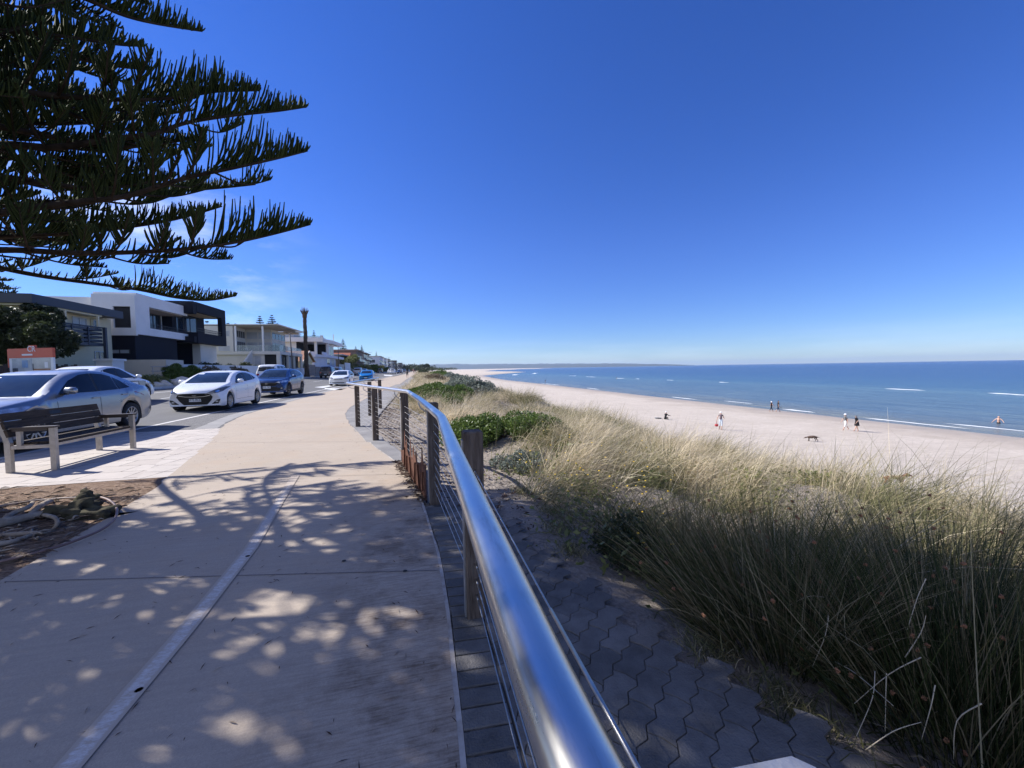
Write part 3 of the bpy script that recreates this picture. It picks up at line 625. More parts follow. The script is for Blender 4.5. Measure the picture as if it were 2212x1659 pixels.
o = mb.build('steel_panel', m_rust, fence); o['label'] = 'rusty steel panel cut into grass blades between posts'
# ------------------------------------------------------------------ bench
m_slat = mat('bench_slat', (.045, .034, .027), rough=.75, spec=.15, col2=(.085, .066, .05), vscale=6, stretch=(8, .6, 8), bump=.3, bscale=20)
m_alu = mat('bench_frame', (.42, .38, .33), rough=.45, metal=.55, var=.14, vscale=9)
m_alu_d = mat('bench_arm', (.07, .055, .045), rough=.5, var=.1)
bench = empty('park_bench', (-5.515, 8.16, .008), 0, 'dark slatted park bench with pale metal legs on cream tiles', 'bench')
LX, LY = .262, .84     # half depth (x: +x is the seat front) and half length
def bx(mb, x0, x1, y0, y1, z0, z1, mi=0): mb.box(x0, x1, y0, y1, z0, z1, mi)
for sy in (-1, 1):
    y = sy*LY; mb = MB(); bx(mb, LX-.035, LX+.035, y-.028, y+.028, 0, .64); mb.build('leg', m_alu, bench)
    mb = MB(); bx(mb, -LX-.04, -LX+.03, y-.028, y+.028, 0, .44)
    mb.extrude([(-LX-.04, y-.028, .44), (-LX+.03, y-.028, .44), (-LX-.09, y-.028, .86), (-LX-.135, y-.028, .86)], (0, .056, 0)); mb.build('leg', m_alu, bench)
    mb = MB(); bx(mb, -LX+.03, LX-.035, y-.024, y+.024, .34, .39); bx(mb, -LX+.10, -LX+.155, y-.022, y+.022, .39, .60); mb.build('side_rail', m_alu, bench)
    mb = MB(); bx(mb, -LX+.04, LX+.05, y-.05, y+.05, .64, .665); bx(mb, -LX+.06, LX-.05, y-.028, y+.028, .60, .64); mb.build('armrest', m_alu_d, bench)
mb = MB(); bx(mb, LX-.03, LX+.0, -LY+.028, LY-.028, .355, .395); bx(mb, -LX-.01, -LX+.02, -LY+.028, LY-.028, .345, .385); mb.build('seat_rail', m_alu, bench)
mb = MB()
for k in range(5):
    x = -LX+.075+k*.098; bx(mb, x-.043, x+.043, -LY+.035, LY-.035, .397+(.012 if k == 0 else 0), .432+(.012 if k == 0 else 0))
mb.build('seat', m_slat, bench)
mb = MB()
for k in range(3):
    z0 = .52+k*.118; f0 = lambda z: -LX+.03-(z-.44)*(.12/.42)+.012
    z1 = z0+.108; mb.extrude([(f0(z0), -LY-.06, z0), (f0(z0)+.034, -LY-.06, z0+.006), (f0(z1)+.034, -LY-.06, z1+.006), (f0(z1), -LY-.06, z1)], (0, 2*LY+.12, 0))
bk = mb.build('backrest', m_slat, bench)
mb = MB(); z0, z1 = .785, .84; f = lambda z: -LX+.03-(z-.44)*(.12/.42)+.012+.0345; mb.extrude([(f(z0), -.12, z0), (f(z0)+.003, -.12, z0), (f(z1)+.003, -.12, z1), (f(z1), -.12, z1)], (0, .22, 0)); mb.build('plaque', mat('plaque', (.03, .025, .022), rough=.35, metal=.4, var=.1), bk)
# ------------------------------------------------------------------ hose and wood in the tree pit
pts = [G(u, v, .05) for u, v in ((-60, 1100), (0, 1092), (90, 1079), (180, 1074), (205, 1074), (232, 1083), (250, 1098), (252, 1114), (240, 1129), (215, 1145), (180, 1160), (130, 1178), (70, 1195), (0, 1212), (-60, 1225))]
def smooth_pts(p, n=4):
    out = []
    for i in range(len(p)-1):
        p0, p1, p2, p3 = p[max(i-1, 0)], p[i], p[i+1], p[min(i+2, len(p)-1)]
        for k in range(n):
            t = k/n; out.append(.5*((2*p1)+(p2-p0)*t+(2*p0-5*p1+4*p2-p3)*t*t+(3*p1-p0-3*p2+p3)*t**3))
    return out+[p[-1]]
sp_ = smooth_pts(pts)
for i, p in enumerate(sp_): p.z = .045+.03*math.exp(-((i-22)/7)**2)
mb = MB(); mb.tube(sp_, .0115, 8)
tag(mb.build('irrigation_hose', mat('hose_plastic', (.19, .12, .10), rough=.55, var=.15, vscale=5)), 'brown irrigation hose looping round the roots in the soil bed', 'hose')
m_bark = mat('bark', (.06, .045, .036), rough=.95, col2=(.14, .105, .08), vscale=5, stretch=(1, 1, .4), bump=.9, bscale=14, spec=.1)
m_deadwood = mat('dead_wood', (.19, .145, .105), rough=.9, col2=(.42, .35, .27), vscale=7, stretch=(1, 1, 1), bump=.6, bscale=24, spec=.15)
m_stump = mat('stump_wood', (.028, .024, .018), rough=.95, col2=(.10, .09, .055), vscale=9, bump=1, bscale=16, spec=.1)
def rock_blob(mb, c, r, seed, mi=0, n=10, sq=(1, 1, 1), amp=.45):
    rs = np.random.default_rng(seed); ph = rs.random(9)*6.28
    vs = []
    for i in range(n+1):
        th = math.pi*i/n
        for k in range(n*2):
            a = math.pi*k/n; d = Vector((math.sin(th)*math.cos(a), math.sin(th)*math.sin(a), math.cos(th)))
            q = 1+amp*(.5*math.sin(2.3*d.x*2+ph[0])+.35*math.sin(5*d.y+ph[1])+.25*math.sin(7*d.z+ph[2]+3*d.x)+.2*math.sin(11*d.x+ph[3]))
            vs.append((c[0]+d.x*r*q*sq[0], c[1]+d.y*r*q*sq[1], c[2]+d.z*r*q*sq[2]))
    w_ = n*2
    mb.add(vs, [(i*w_+k, i*w_+(k+1) % w_, (i+1)*w_+(k+1) % w_, (i+1)*w_+k) for i in range(n) for k in range(w_)], mi, True)
mb = MB(); c = G(165, 1103, .06)
rock_blob(mb, (c.x, c.y, .06), .17, 3, n=14, sq=(1.35, .8, .5), amp=.6); c2 = G(205, 1108, .05); rock_blob(mb, (c2.x, c2.y, .03), .13, 5, n=12, sq=(1.3, .7, .5), amp=.5); c3 = G(186, 1080, .05); rock_blob(mb, (c3.x, c3.y, .05), .085, 8, n=10, sq=(1.3, .8, .9), amp=.6)
tag(mb.build('rotten_stump', m_stump), 'low black rotten stump inside the hose loop', 'stump')
mb = MB(); rs = random.Random(4)
# litter of bark and twigs round the roots
for k in range(420):
    u = rs.uniform(-40, 330); v = rs.uniform(1052, 1205)
    if v > 1262-.62*u + 0: continue
    p = G(u, v, .045); a = rs.gauss(.25, .6); l = rs.uniform(.03, .16); h = rs.uniform(.004, .009); dd = Vector((math.cos(a), math.sin(a), rs.uniform(-.08, .12)))*l
    mb.tube([p-dd*.5, p+Vector((rs.uniform(-.01, .01), rs.uniform(-.01, .01), .008)), p+dd*.5], [h*.5, h, h*.4], 4, cap=False, mi=rs.choice((0, 0, 1)))
tag(mb.build('bark_litter', [m_bark, m_deadwood]), kind='stuff')
# leaf litter at the foot of the rusty panel
mb = MB()
for k in range(2200):
    t = rs.random(); q = C_.lerp(B_, t)+n_*(-.09-abs(rs.gauss(0, .055))) if k < 300 else Vector((0, rs.uniform(3.2, 15.5), 0)); q.x = q.x if k < 300 else float(np.interp(q.y, [3.2, 4.2, 6.3, 8.4, 10.6, 15.5], [.75, .3, .05, -.55, -1.15, -1.05]))+abs(rs.gauss(0, .55))
    z = .02 if k < 300 else float(terr(q.x, q.y))+.01
    a = rs.uniform(0, 6.28); l = rs.uniform(.015, .05); w2 = l*rs.uniform(.15, .45); ca, sa = math.cos(a), math.sin(a)
    zz = lambda: z+rs.uniform(0, .025)
    mb.add([(q.x-ca*l, q.y-sa*l, zz()), (q.x+sa*w2, q.y-ca*w2, zz()), (q.x+ca*l, q.y+sa*l, zz()), (q.x-sa*w2, q.y+ca*w2, zz())], [(0, 1, 2, 3)], rs.choice((0, 0, 0, 1)))
tag(mb.build('leaf_litter', [mat('dead_leaf', (.07, .04, .025), rough=.9, var=.3, vscale=10), m_deadwood]), kind='stuff')

# fallen needles and grit on the path
mb = MB(); rs = random.Random(77)
for k in range(700):
    y = rs.uniform(.7, 13) if k % 3 else rs.uniform(.7, 5); xl, xr = float(np.interp(y, [q[1] for q in PL], [q[0] for q in PL])), float(np.interp(y, [q[1] for q in PR], [q[0] for q in PR]))
    t = rs.random(); x = xl+(xr-xl)*(t if k % 2 else (rs.betavariate(.5, 2) if k % 4 else 1-rs.betavariate(.5, 2)))
    a = rs.uniform(0, 3.14); l = rs.uniform(.006, .03); w2 = rs.uniform(.0012, .004); ca, sa = math.cos(a), math.sin(a); z = .0155
    mb.add([(x-ca*l, y-sa*l, z), (x+sa*w2, y-ca*w2, z+.003), (x+ca*l, y+sa*l, z+.001), (x-sa*w2, y+ca*w2, z+.003)], [(0, 1, 2, 3)], rs.choice((0, 0, 1)))
tag(mb.build('fallen_needles', [bpy.data.materials['dead_leaf'], m_deadwood]), kind='stuff')
# ------------------------------------------------------------------ Norfolk pine by the path
def resample(pts, n):
    p = np.array([list(q) for q in pts], float); d = np.r_[0, np.cumsum(np.linalg.norm(np.diff(p, axis=0), axis=1))]
    t = np.linspace(0, d[-1], n); return np.stack([np.interp(t, d, p[:, k]) for k in range(3)], 1), d[-1]
def whips(B, D0, D1, L, r, segs=3):
    """bases B(n,3), start dir D0, end dir D1, length L(n), radius r(n) -> V,F of thin tapered triangular whips"""
    n = len(B); ts = np.linspace(0, 1, segs+1); ref = np.array([.31, .52, .8]); pts = []; V = np.zeros((n, segs+1, 3, 3))
    for j, t in enumerate(ts):
        c = B + L[:, None]*(D0*(t-.5*t*t) + D1*(.5*t*t))
        T = D0*(1-t)+D1*t; T /= np.linalg.norm(T, axis=1)[:, None]+1e-9
        A = np.cross(T, ref); A /= np.linalg.norm(A, axis=1)[:, None]+1e-9; C = np.cross(T, A)
        rr = r*(1.0, 1.0, .9, .45, .3)[j] if segs == 3 else r*(1-t*.7)
        for k in range(3):
            an = 2*math.pi*k/3; V[:, j, k] = c + (A*math.cos(an)+C*math.sin(an))*rr[:, None]
    base = np.arange(n)[:, None]*(3*(segs+1)); Fs = []
    for j in range(segs):
        for k in range(3):
            Fs.append(np.stack([base[:, 0]+j*3+k, base[:, 0]+j*3+(k+1) % 3, base[:, 0]+(j+1)*3+(k+1) % 3, base[:, 0]+(j+1)*3+k], 1))
    return V.reshape(-1, 3), np.concatenate(Fs)
class Crown:
    def __init__(s): s.V = []; s.F = []; s.T = []; s.n = 0
    def put(s, V, F, tint): s.V.append(V); s.F.append(F+s.n); s.n += len(V); s.T.append(np.full(len(V), tint) if np.isscalar(tint) else tint)
def frond(cr, pts, wl, dens, rad, start=.0, upl=.8, fwd=.55, spread=.42, tipw=.25, tint=None, gaps=0):
    """whips in two rows along a branch curve; longest at the inner end, shrinking to the tip"""
    n = 80; p, Ln = resample(pts, n); T = np.gradient(p, axis=0); T /= np.linalg.norm(T, axis=1)[:, None]+1e-9
    N = max(6, int(Ln*(1-start)*dens)); t = start+(1-start)*np.sort(rng.random(N)*.25/N*4+np.linspace(0, .985, N))
    t = np.clip(t, 0, .995)
    if gaps: t = t[rng.random(len(t)) > gaps]
    N = len(t); f = t*(n-1); i = f.astype(int); fr = (f-i)[:, None]; i2 = np.minimum(i+1, n-1)
    B = p[i]*(1-fr)+p[i2]*fr; TT = T[i]
    s = np.where(np.arange(N) % 2 == 0, 1., -1.)[:, None]
    up = np.array([0, 0, 1.]); S = np.cross(TT, up); S /= np.linalg.norm(S, axis=1)[:, None]+1e-9
    jit = rng.normal(0, .13, (N, 3))
    D0 = TT*.55 + S*s*spread*1.1 + up*.55 + jit*.8; D1 = TT*fwd*.35 + S*s*spread*.45 + up*upl*1.4 + jit*.8
    D0 /= np.linalg.norm(D0, axis=1)[:, None]; D1 /= np.linalg.norm(D1, axis=1)[:, None]
    rel = (t-start)/(1-start)
    L_ = wl*((1-rel)**.8*(1-tipw)+tipw*.35)*np.clip(rng.normal(1, .2, N), .4, 1.45) + .02
    V, F = whips(B, D0, D1, L_, np.full(N, rad)*np.clip(rng.normal(1, .15, N), .7, 1.4))
    tn = np.repeat(np.clip(rng.normal(.5 if tint is None else tint, .2, N), 0, 1), 12)
    cr.put(V, F, tn)
def side_fronds(cr, limbs, pts, n, l0, l1, a0=.12, a1=.9, wl=.22, dens=62, rad=.009, droop=0):
    p, Ln = resample(pts, 60); T = np.gradient(p, axis=0); T /= np.linalg.norm(T, axis=1)[:, None]+1e-9
    for k in range(n):
        t = a0+(a1-a0)*(k+rng.random()*.7)/n; i = int(t*59); s = 1 if k % 2 else -1
        d = Vector(T[i]); sd = d.cross(Vector((0, 0, 1))).normalized()*s
        l = (l0+(l1-l0)*t)*rng.uniform(.7, 1.25); base = Vector(p[i])
        v0 = d*rng.uniform(.3, .75)+sd*rng.uniform(.5, .95)+Vector((0, 0, rng.uniform(-.05, .35)))
        v0.normalize(); e = base+v0*l+Vector((0, 0, rng.uniform(.0, .22)*l)); mid = base+v0*l*.5-Vector((0, 0, .05*l))
        q = smooth_pts([base, mid, e], 5)
        limbs.tube(q, list(np.linspace(.013, .005, len(q))), 5, cap=False)
        frond(cr, q, wl*rng.uniform(.7, 1.25), dens, rad, start=rng.uniform(.22, .5))
TP = Vector((-4.9, 5.2, 0))
pine = empty('norfolk_pine', TP, 0, 'large dark Norfolk pine overhanging the path, its trunk beyond the picture', 'tree')
def loc(p): return Vector(p)-TP
cr = Crown(); limbs = MB()
def limb(pts, r0, r1, n=5):
    q = smooth_pts([Vector(x) for x in pts], n); limbs.tube(q, list(np.linspace(r0, r1, len(q))), 7, cap=False); return q
# limbs seen against the sky: image point, distance ahead of the camera
vis = [
 ([(-140, 560, 4.0), (0, 540, 4.05), (150, 546, 4.15), (280, 545, 4.25), (400, 538, 4.35), (500, 525, 4.42), (590, 506, 4.48), (671, 485, 4.5)], .042, .72, .40, 9, 1.0),
 ([(-140, 480, 3.9), (0, 460, 3.95), (150, 438, 4.0), (270, 424, 4.1), (400, 385, 4.2), (500, 364, 4.3), (600, 342, 4.4), (665, 326, 4.45)], .045, .73, .46, 9, 1.0),
 ([(-140, 330, 4.1), (0, 312, 4.1), (120, 318, 4.15), (240, 300, 4.25), (330, 290, 4.3), (400, 266, 4.4), (500, 250, 4.5), (600, 240, 4.6), (663, 231, 4.65)], .045, .70, .40, 9, 1.0),
 ([(-140, 180, 3.8), (0, 190, 3.85), (100, 205, 3.95), (200, 212, 4.1), (300, 216, 4.2), (390, 210, 4.35), (470, 198, 4.45), (560, 196, 4.5)], .042, .62, .42, 8, .9),
 ([(-100, 440, 5.6), (100, 436, 5.6), (260, 425, 5.7), (380, 414, 5.8), (480, 406, 5.9), (552, 399, 5.95)], .035, .62, .34, 7, .8),
 ([(-140, 540, 6.0), (0, 578, 6.2), (100, 598, 6.35), (200, 612, 6.5), (300, 626, 6.6), (380, 643, 6.7), (450, 649, 6.75), (511, 639, 6.8)], .05, .80, .34, 10, 1.0),
 ([(-60, -120, 3.9), (100, -40, 4.0), (200, 4, 4.1), (270, 34, 4.2), (340, 52, 4.3), (437, 68, 4.4)], .035, .58, .36, 3, .8),
 ([(-140, 60, 3.9), (0, 66, 4.0), (100, 74, 4.1), (200, 88, 4.2), (260, 97, 4.25), (311, 100, 4.3)], .032, .62, .30, 5, .7),
 ([(-140, 250, 5.2), (0, 262, 5.2), (120, 268, 5.3), (240, 262, 5.4), (340, 250, 5.5), (420, 238, 5.6)], .034, .55, .34, 8, .8),
 ([(-140, 400, 5.0), (0, 396, 5.0), (120, 392, 5.1), (240, 376, 5.2), (330, 360, 5.3), (430, 300, 5.5)], .034, .6, .34, 8, .8),
 ([(-140, 520, 4.8), (0, 512, 4.9), (150, 505, 5.0), (270, 492, 5.1), (380, 474, 5.2), (480, 446, 5.3)], .036, .55, .36, 8, .9),
 ([(-140, 120, 5.0), (0, 140, 5.0), (100, 148, 5.1), (190, 150, 5.2), (240, 142, 5.3)], .032, .55, .34, 6, .8),
]
for (pl, r0, st, wl, ns, lf) in vis:
    q0 = P(*pl[0]); base = Vector((TP.x, TP.y, q0.z+.05))
    q = limb([loc(base)]+[loc(P(*a)) for a in pl], r0, .006)
    frond(cr, q, wl*1.5, 88, .0100, start=st)
    frond(cr, q, wl*.5, 40, .0095, start=max(.25, st-.35), gaps=.35)
    side_fronds(cr, limbs, q, ns+4, .85*lf, .5*lf, .14, st+.04, wl=wl*.85, dens=58, rad=.0098)
    side_fronds(cr, limbs, q, 4, .4*lf, .34*lf, .35, .66, wl=wl*.6, dens=60, rad=.009)
# the rest of the crown, whorl by whorl
z = 2.45; w_i = 0
while z < 14.6:
    h = (z-2.5)/12.5; Lmax = 3.9*(1-h)**.62+.35; nb = 7 if z < 11 else 6
    for k in range(nb):
        a = 2*math.pi*k/nb + w_i*1.9 + rng.normal(0, .13); l = Lmax*rng.uniform(.82, 1.1)
        d = Vector((math.cos(a), math.sin(a), 0))
        # keep clear of the limbs drawn from the photograph at sky level
        camdir = (d.x*CR.x+d.y*CR.y)
        if z < 7.6 and camdir > -.35: l *= .58
        if z < 3.3 and camdir > -.6 and (d.x*CF.x+d.y*CF.y) > -.6: continue
        if z < 6.0 and camdir > -.1 and rng.random() < .35: continue
        e = d*l
        pts = [Vector((0, 0, z)), e*.35+Vector((0, 0, z-.03)), e*.7+Vector((0, 0, z-.02*l)), e+Vector((0, 0, z+.08*l))]
        q = limb(pts, .036*(1-h)+.012, .006)
        frond(cr, q, .44*(1-.4*h), 80, .0115, start=.6)
        fwd_ = d.x*CF.x+d.y*CF.y
        side_fronds(cr, limbs, q, int(4+5*l/3) if fwd_ > .25 and z < 6.5 else (int(10+13.0*l/3) if camdir < -.3 else int(7+9.0*l/3)) if camdir < .1 or z > 6 else int(4+5*l/3), .95*(1-.5*h), .5*(1-.4*h), .12, .85, wl=.34 if camdir > -.3 else .38, dens=46 if camdir > -.3 else 60, rad=.0125 if camdir > -.3 else .0155)  # off-view side fronds thickened and packed closer to cast denser shade
    z += rng.uniform(.50, .62); w_i += 1
V = np.concatenate(cr.V); F = np.concatenate(cr.F); T = np.concatenate(cr.T)
m_needle, nt, b, L = newmat('pine_needles'); at = _n(nt, 'ShaderNodeAttribute'); at.attribute_name = 'tint'
L(mixc(nt, at.outputs['Fac'], (.010, .018, .006), (.07, .088, .028)), b.inputs['Base Color']); b.inputs['Roughness'].default_value = .8; b.inputs['Specular IOR Level'].default_value = .08
build_np('crown', V, F, m_needle, pine, attr=T)
print('pine crown faces', len(F))
limbs.build('limb', mat('limb_bark', (.022, .018, .014), rough=.95, col2=(.06, .047, .037), vscale=6, bump=.8, bscale=16, spec=.05), pine)
mb = MB(); hz = np.linspace(-.1, 15.2, 24)
mb.tube([Vector((.03*math.sin(z_*1.1), .03*math.cos(z_*.8), z_)) for z_ in hz], [max(.03, .30*(1-z_/15.6)**.8+.12*math.exp(-max(z_, 0)*3)) for z_ in hz], 16)
mb.build('trunk', m_bark, pine)
# surface roots reaching into the bed
mb = MB()
def root(uvs, r0, r1, zz=.05):
    pts = [loc(G(u, v, z_+.0)) for (u, v, z_) in uvs]; q = smooth_pts(pts, 5); mb.tube(q, list(np.linspace(r0, r1, len(q))), 8, mi=0)
root([(-170, 1150, .14), (-60, 1138, .09), (0, 1130, .075), (60, 1117, .065), (110, 1106, .06), (160, 1100, .05), (195, 1092, .02)], .062, .012)
root([(0, 1129, .07), (30, 1108, .10), (60, 1096, .12), (70, 1086, .10)], .025, .018)
root([(60, 1116, .06), (78, 1100, .10), (95, 1088, .10), (108, 1083, .08)], .022, .03)
root([(-120, 1165, .1), (-20, 1160, .05), (60, 1152, .05), (100, 1150, .03), (135, 1143, .0)], .035, .008)
root([(95, 1112, .06), (118, 1118, .10), (124, 1130, .08), (112, 1145, .03), (85, 1160, .0)], .018, .013)
root([(-60, 1180, .06), (20, 1172, .04), (70, 1155, .04), (110, 1148, .0)], .03, .008)
root([(-160, 1110, .1), (-60, 1104, .06), (20, 1090, .04), (60, 1076, .0)], .035, .008)
root([(-60, 1225, .05), (20, 1210, .03), (60, 1196, .02), (100, 1180, .0)], .02, .008)
rs = random.Random(21)
for k in range(34):
    u = rs.uniform(-60, 190); v = rs.uniform(1085, 1190); a = rs.gauss(0, .9); l = rs.uniform(20, 80); ph = rs.uniform(-.5, .5)
    if v > 1215-.6*u: continue
    root([(u+l*t*math.cos(a)+6*math.sin(t*7+ph), v+l*.35*t*math.sin(a)+3*math.sin(t*9), rs.uniform(.0, .07)*(1-abs(2*t-1))+.01) for t in (0, .25, .5, .75, 1)], rs.uniform(.006, .014), .004)
mb.build('root', m_deadwood, pine)
# ------------------------------------------------------------------ cars
def paint(name, col, metal=.0, rough=.28):
    m = bpy.data.materials.new(name); m.use_nodes = True; b = m.node_tree.nodes['Principled BSDF']
    b.inputs['Base Color'].default_value = (*col, 1); b.inputs['Metallic'].default_value = metal; b.inputs['Roughness'].default_value = rough
    b.inputs['Coat Weight'].default_value = .7; b.inputs['Coat Roughness'].default_value = .06
    nt = m.node_tree; nz = noise_node(nt, None, 3.0, 6, .7, .3, .7); r = _n(nt, 'ShaderNodeMapRange'); r.inputs[3].default_value = rough*.8; r.inputs[4].default_value = rough*1.35
    nt.links.new(nz, r.inputs[0]); nt.links.new(r.outputs[0], b.inputs['Roughness'])
    return m
m_glass = mat('tinted_glass', (.006, .008, .013), rough=.05, var=0, spec=.35)
m_wind = mat('windscreen_glass', (.02, .03, .042), rough=.05, var=.5, vscale=1.6, spec=.7)
m_tyre = mat('tyre_rubber', (.022, .022, .023), rough=.85, var=.15, vscale=20)
m_alloy = mat('alloy', (.34, .35, .37), rough=.35, metal=.8, var=.06)
m_alloyd = mat('dark_alloy', (.07, .07, .075), rough=.35, metal=.6, var=.06)
m_black = mat('black_trim', (.015, .015, .016), rough=.5, var=.1)
m_chrome = mat('chrome', (.75, .76, .78), rough=.12, metal=1, var=0)
m_lens = mat('headlamp_lens', (.55, .58, .62), rough=.08, metal=.6, var=.35, vscale=9, spec=.9)
m_lampd = mat('headlamp_dark', (.10, .105, .115), rough=.1, var=.4, vscale=12, spec=.9)
m_tail = mat('tail_lamp', (.32, .012, .012), rough=.12, var=.15, spec=.8)
m_plate = mat('plate_white', (.72, .73, .74), rough=.5, var=.03)
m_platek = mat('plate_ink', (.02, .03, .045), rough=.5, var=0)
m_seam = mat('panel_gap', (.02, .02, .022), rough=.8, var=0)
SPEC = dict(
 sedan=dict(L=4.57, W=1.77, H=1.49, wb=2.635, fo=.93, wr=.325, gc=.19, nose=.30,
   prof=[(-.02, .56), (.0, .62), (.06, .70), (.2, .775), (.5, .845), (.85, .90), (1.12, .945), (1.3, 1.03), (1.75, 1.285), (2.02, 1.40), (2.3, 1.462), (2.65, 1.488), (3.0, 1.47), (3.35, 1.395), (3.7, 1.26), (3.98, 1.12), (4.12, 1.085), (4.4, 1.06), (4.5, 1.02), (4.57, .86)],
   belt=[(0, .5), (1.1, .90), (1.5, .93), (2.6, .955), (3.6, .985), (4.2, 1.02), (4.6, .9)],
   sidewin=[[(1.52, .985), (1.95, 1.255), (2.25, 1.375), (2.52, 1.405), (2.50, .99)], [(2.57, .995), (2.585, 1.405), (2.9, 1.385), (3.15, 1.325), (3.18, 1.01)], [(3.215, 1.01), (3.195, 1.31), (3.40, 1.215), (3.60, 1.045)]],
   ws=[(-.62, .97), (.62, .97), (.50, 1.385), (-.50, 1.385)], rear=[(-.55, 1.12), (.55, 1.12), (.47, 1.36), (-.47, 1.36)], doors=(1.42, 2.545, 3.50)),
 hatch=dict(L=4.30, W=1.78, H=1.47, wb=2.65, fo=.87, wr=.315, gc=.17, nose=.36,
   prof=[(-.02, .58), (.0, .66), (.06, .735), (.2, .81), (.5, .90), (.8, .965), (.98, 1.005), (1.25, 1.14), (1.65, 1.315), (1.95, 1.405), (2.3, 1.458), (2.6, 1.47), (3.0, 1.455), (3.4, 1.405), (3.72, 1.33), (3.92, 1.20), (4.12, 1.02), (4.25, .90), (4.3, .72)],
   belt=[(0, .5), (1.0, .92), (1.5, .955), (2.5, 1.0), (3.4, 1.06), (3.9, 1.08), (4.3, .8)],
   sidewin=[[(1.45, 1.0), (1.80, 1.235), (2.10, 1.345), (2.36, 1.382), (2.42, 1.03)], [(2.48, 1.035), (2.44, 1.385), (2.85, 1.375), (3.16, 1.315), (3.18, 1.085)], [(3.22, 1.09), (3.20, 1.30), (3.52, 1.14)]],
   ws=[(-.66, 1.015), (.66, 1.015), (.53, 1.395), (-.53, 1.395)], rear=[(-.55, 1.06), (.55, 1.06), (.50, 1.33), (-.50, 1.33)], doors=(1.36, 2.45, 3.30)),
 suv=dict(L=4.48, W=1.80, H=1.60, wb=2.665, fo=.92, wr=.345, gc=.24, nose=.26,
   prof=[(-.02, .70), (.0, .80), (.05, .88), (.18, .935), (.5, .985), (.9, 1.03), (1.08, 1.055), (1.3, 1.19), (1.7, 1.41), (1.98, 1.51), (2.3, 1.555), (2.8, 1.575), (3.4, 1.545), (3.85, 1.47), (4.1, 1.33), (4.3, 1.12), (4.42, 1.0), (4.48, .8)],
   belt=[(0, .6), (1.1, .99), (1.5, 1.02), (2.5, 1.05), (3.5, 1.09), (4.1, 1.12), (4.48, .9)],
   sidewin=[[(1.55, 1.075), (1.88, 1.35), (2.12, 1.44), (2.42, 1.475), (2.46, 1.09)], [(2.52, 1.095), (2.49, 1.478), (2.95, 1.475), (3.30, 1.435), (3.34, 1.125)], [(3.38, 1.13), (3.35, 1.43), (3.72, 1.35), (3.86, 1.19)]],
   ws=[(-.66, 1.085), (.66, 1.085), (.55, 1.49), (-.55, 1.49)], rear=[(-.58, 1.14), (.58, 1.14), (.52, 1.43), (-.52, 1.43)], doors=(1.44, 2.49, 3.45)),
 wagon=dict(L=4.80, W=1.89, H=1.86, wb=2.79, fo=.9, wr=.385, gc=.28, nose=.2,
   prof=[(-.02, .8), (.0, .92), (.05, 1.0), (.2, 1.06), (.9, 1.12), (1.15, 1.15), (1.35, 1.3), (1.75, 1.62), (2.0, 1.75), (2.3, 1.80), (3.2, 1.82), (4.2, 1.79), (4.5, 1.72), (4.66, 1.4), (4.75, 1.1), (4.8, .75)],
   belt=[(0, .7), (1.15, 1.08), (1.6, 1.12), (2.6, 1.14), (4.0, 1.16), (4.6, 1.18), (4.8, .9)],
   sidewin=[[(1.6, 1.17), (1.9, 1.5), (2.1, 1.64), (2.5, 1.68), (2.52, 1.18)], [(2.58, 1.18), (2.56, 1.68), (3.4, 1.69), (3.5, 1.2)], [(3.56, 1.2), (3.5, 1.68), (4.2, 1.65), (4.35, 1.22)]],
   ws=[(-.7, 1.18), (.7, 1.18), (.6, 1.72), (-.6, 1.72)], rear=[(-.66, 1.2), (.66, 1.2), (.6, 1.66), (-.6, 1.66)], doors=(1.5, 2.55, 3.53)),
 ute=dict(L=5.25, W=1.87, H=1.9, wb=3.2, fo=.92, wr=.385, gc=.30, nose=.2,
   prof=[(-.02, .8), (.0, .94), (.05, 1.02), (.25, 1.08), (1.0, 1.13), (1.25, 1.17), (1.5, 1.38), (1.85, 1.66), (2.05, 1.74), (2.4, 1.78), (3.2, 1.77), (3.3, 1.83), (4.7, 1.83), (4.98, 1.62), (5.2, 1.15), (5.22, 1.05), (5.25, .7)],
   belt=[(0, .7), (1.2, 1.08), (3.2, 1.13), (4.4, 1.15), (5.1, 1.12), (5.25, .8)],
   sidewin=[[(1.65, 1.17), (1.95, 1.53), (2.15, 1.64), (2.5, 1.66), (2.52, 1.18)], [(2.58, 1.18), (2.56, 1.66), (3.1, 1.64), (3.15, 1.2)], [(3.45, 1.2), (3.42, 1.7), (4.6, 1.7), (4.8, 1.22)]],
   ws=[(-.68, 1.2), (.68, 1.2), (.58, 1.68), (-.58, 1.68)], rear=[(-.7, 1.18), (.7, 1.18), (.62, 1.74), (-.62, 1.74)], doors=(1.55, 2.55, 3.25)))
def pchip(xs, ys, x):
    """smooth monotone-ish interpolation"""
    xs = np.array(xs, float); ys = np.array(ys, float); h = np.diff(xs); dl = np.diff(ys)/h; d = np.zeros(len(xs))
    for i in range(1, len(xs)-1):
        if dl[i-1]*dl[i] > 0:
            w1 = 2*h[i]+h[i-1]; w2 = h[i]+2*h[i-1]; d[i] = (w1+w2)/(w1/dl[i-1]+w2/dl[i])
    d[0], d[-1] = dl[0], dl[-1]
    i = np.clip(np.searchsorted(xs, x)-1, 0, len(h)-1); t = (x-xs[i])/h[i]
    return (2*t**3-3*t**2+1)*ys[i]+(t**3-2*t**2+t)*h[i]*d[i]+(-2*t**3+3*t**2)*ys[i+1]+(t**3-t**2)*h[i]*d[i+1]
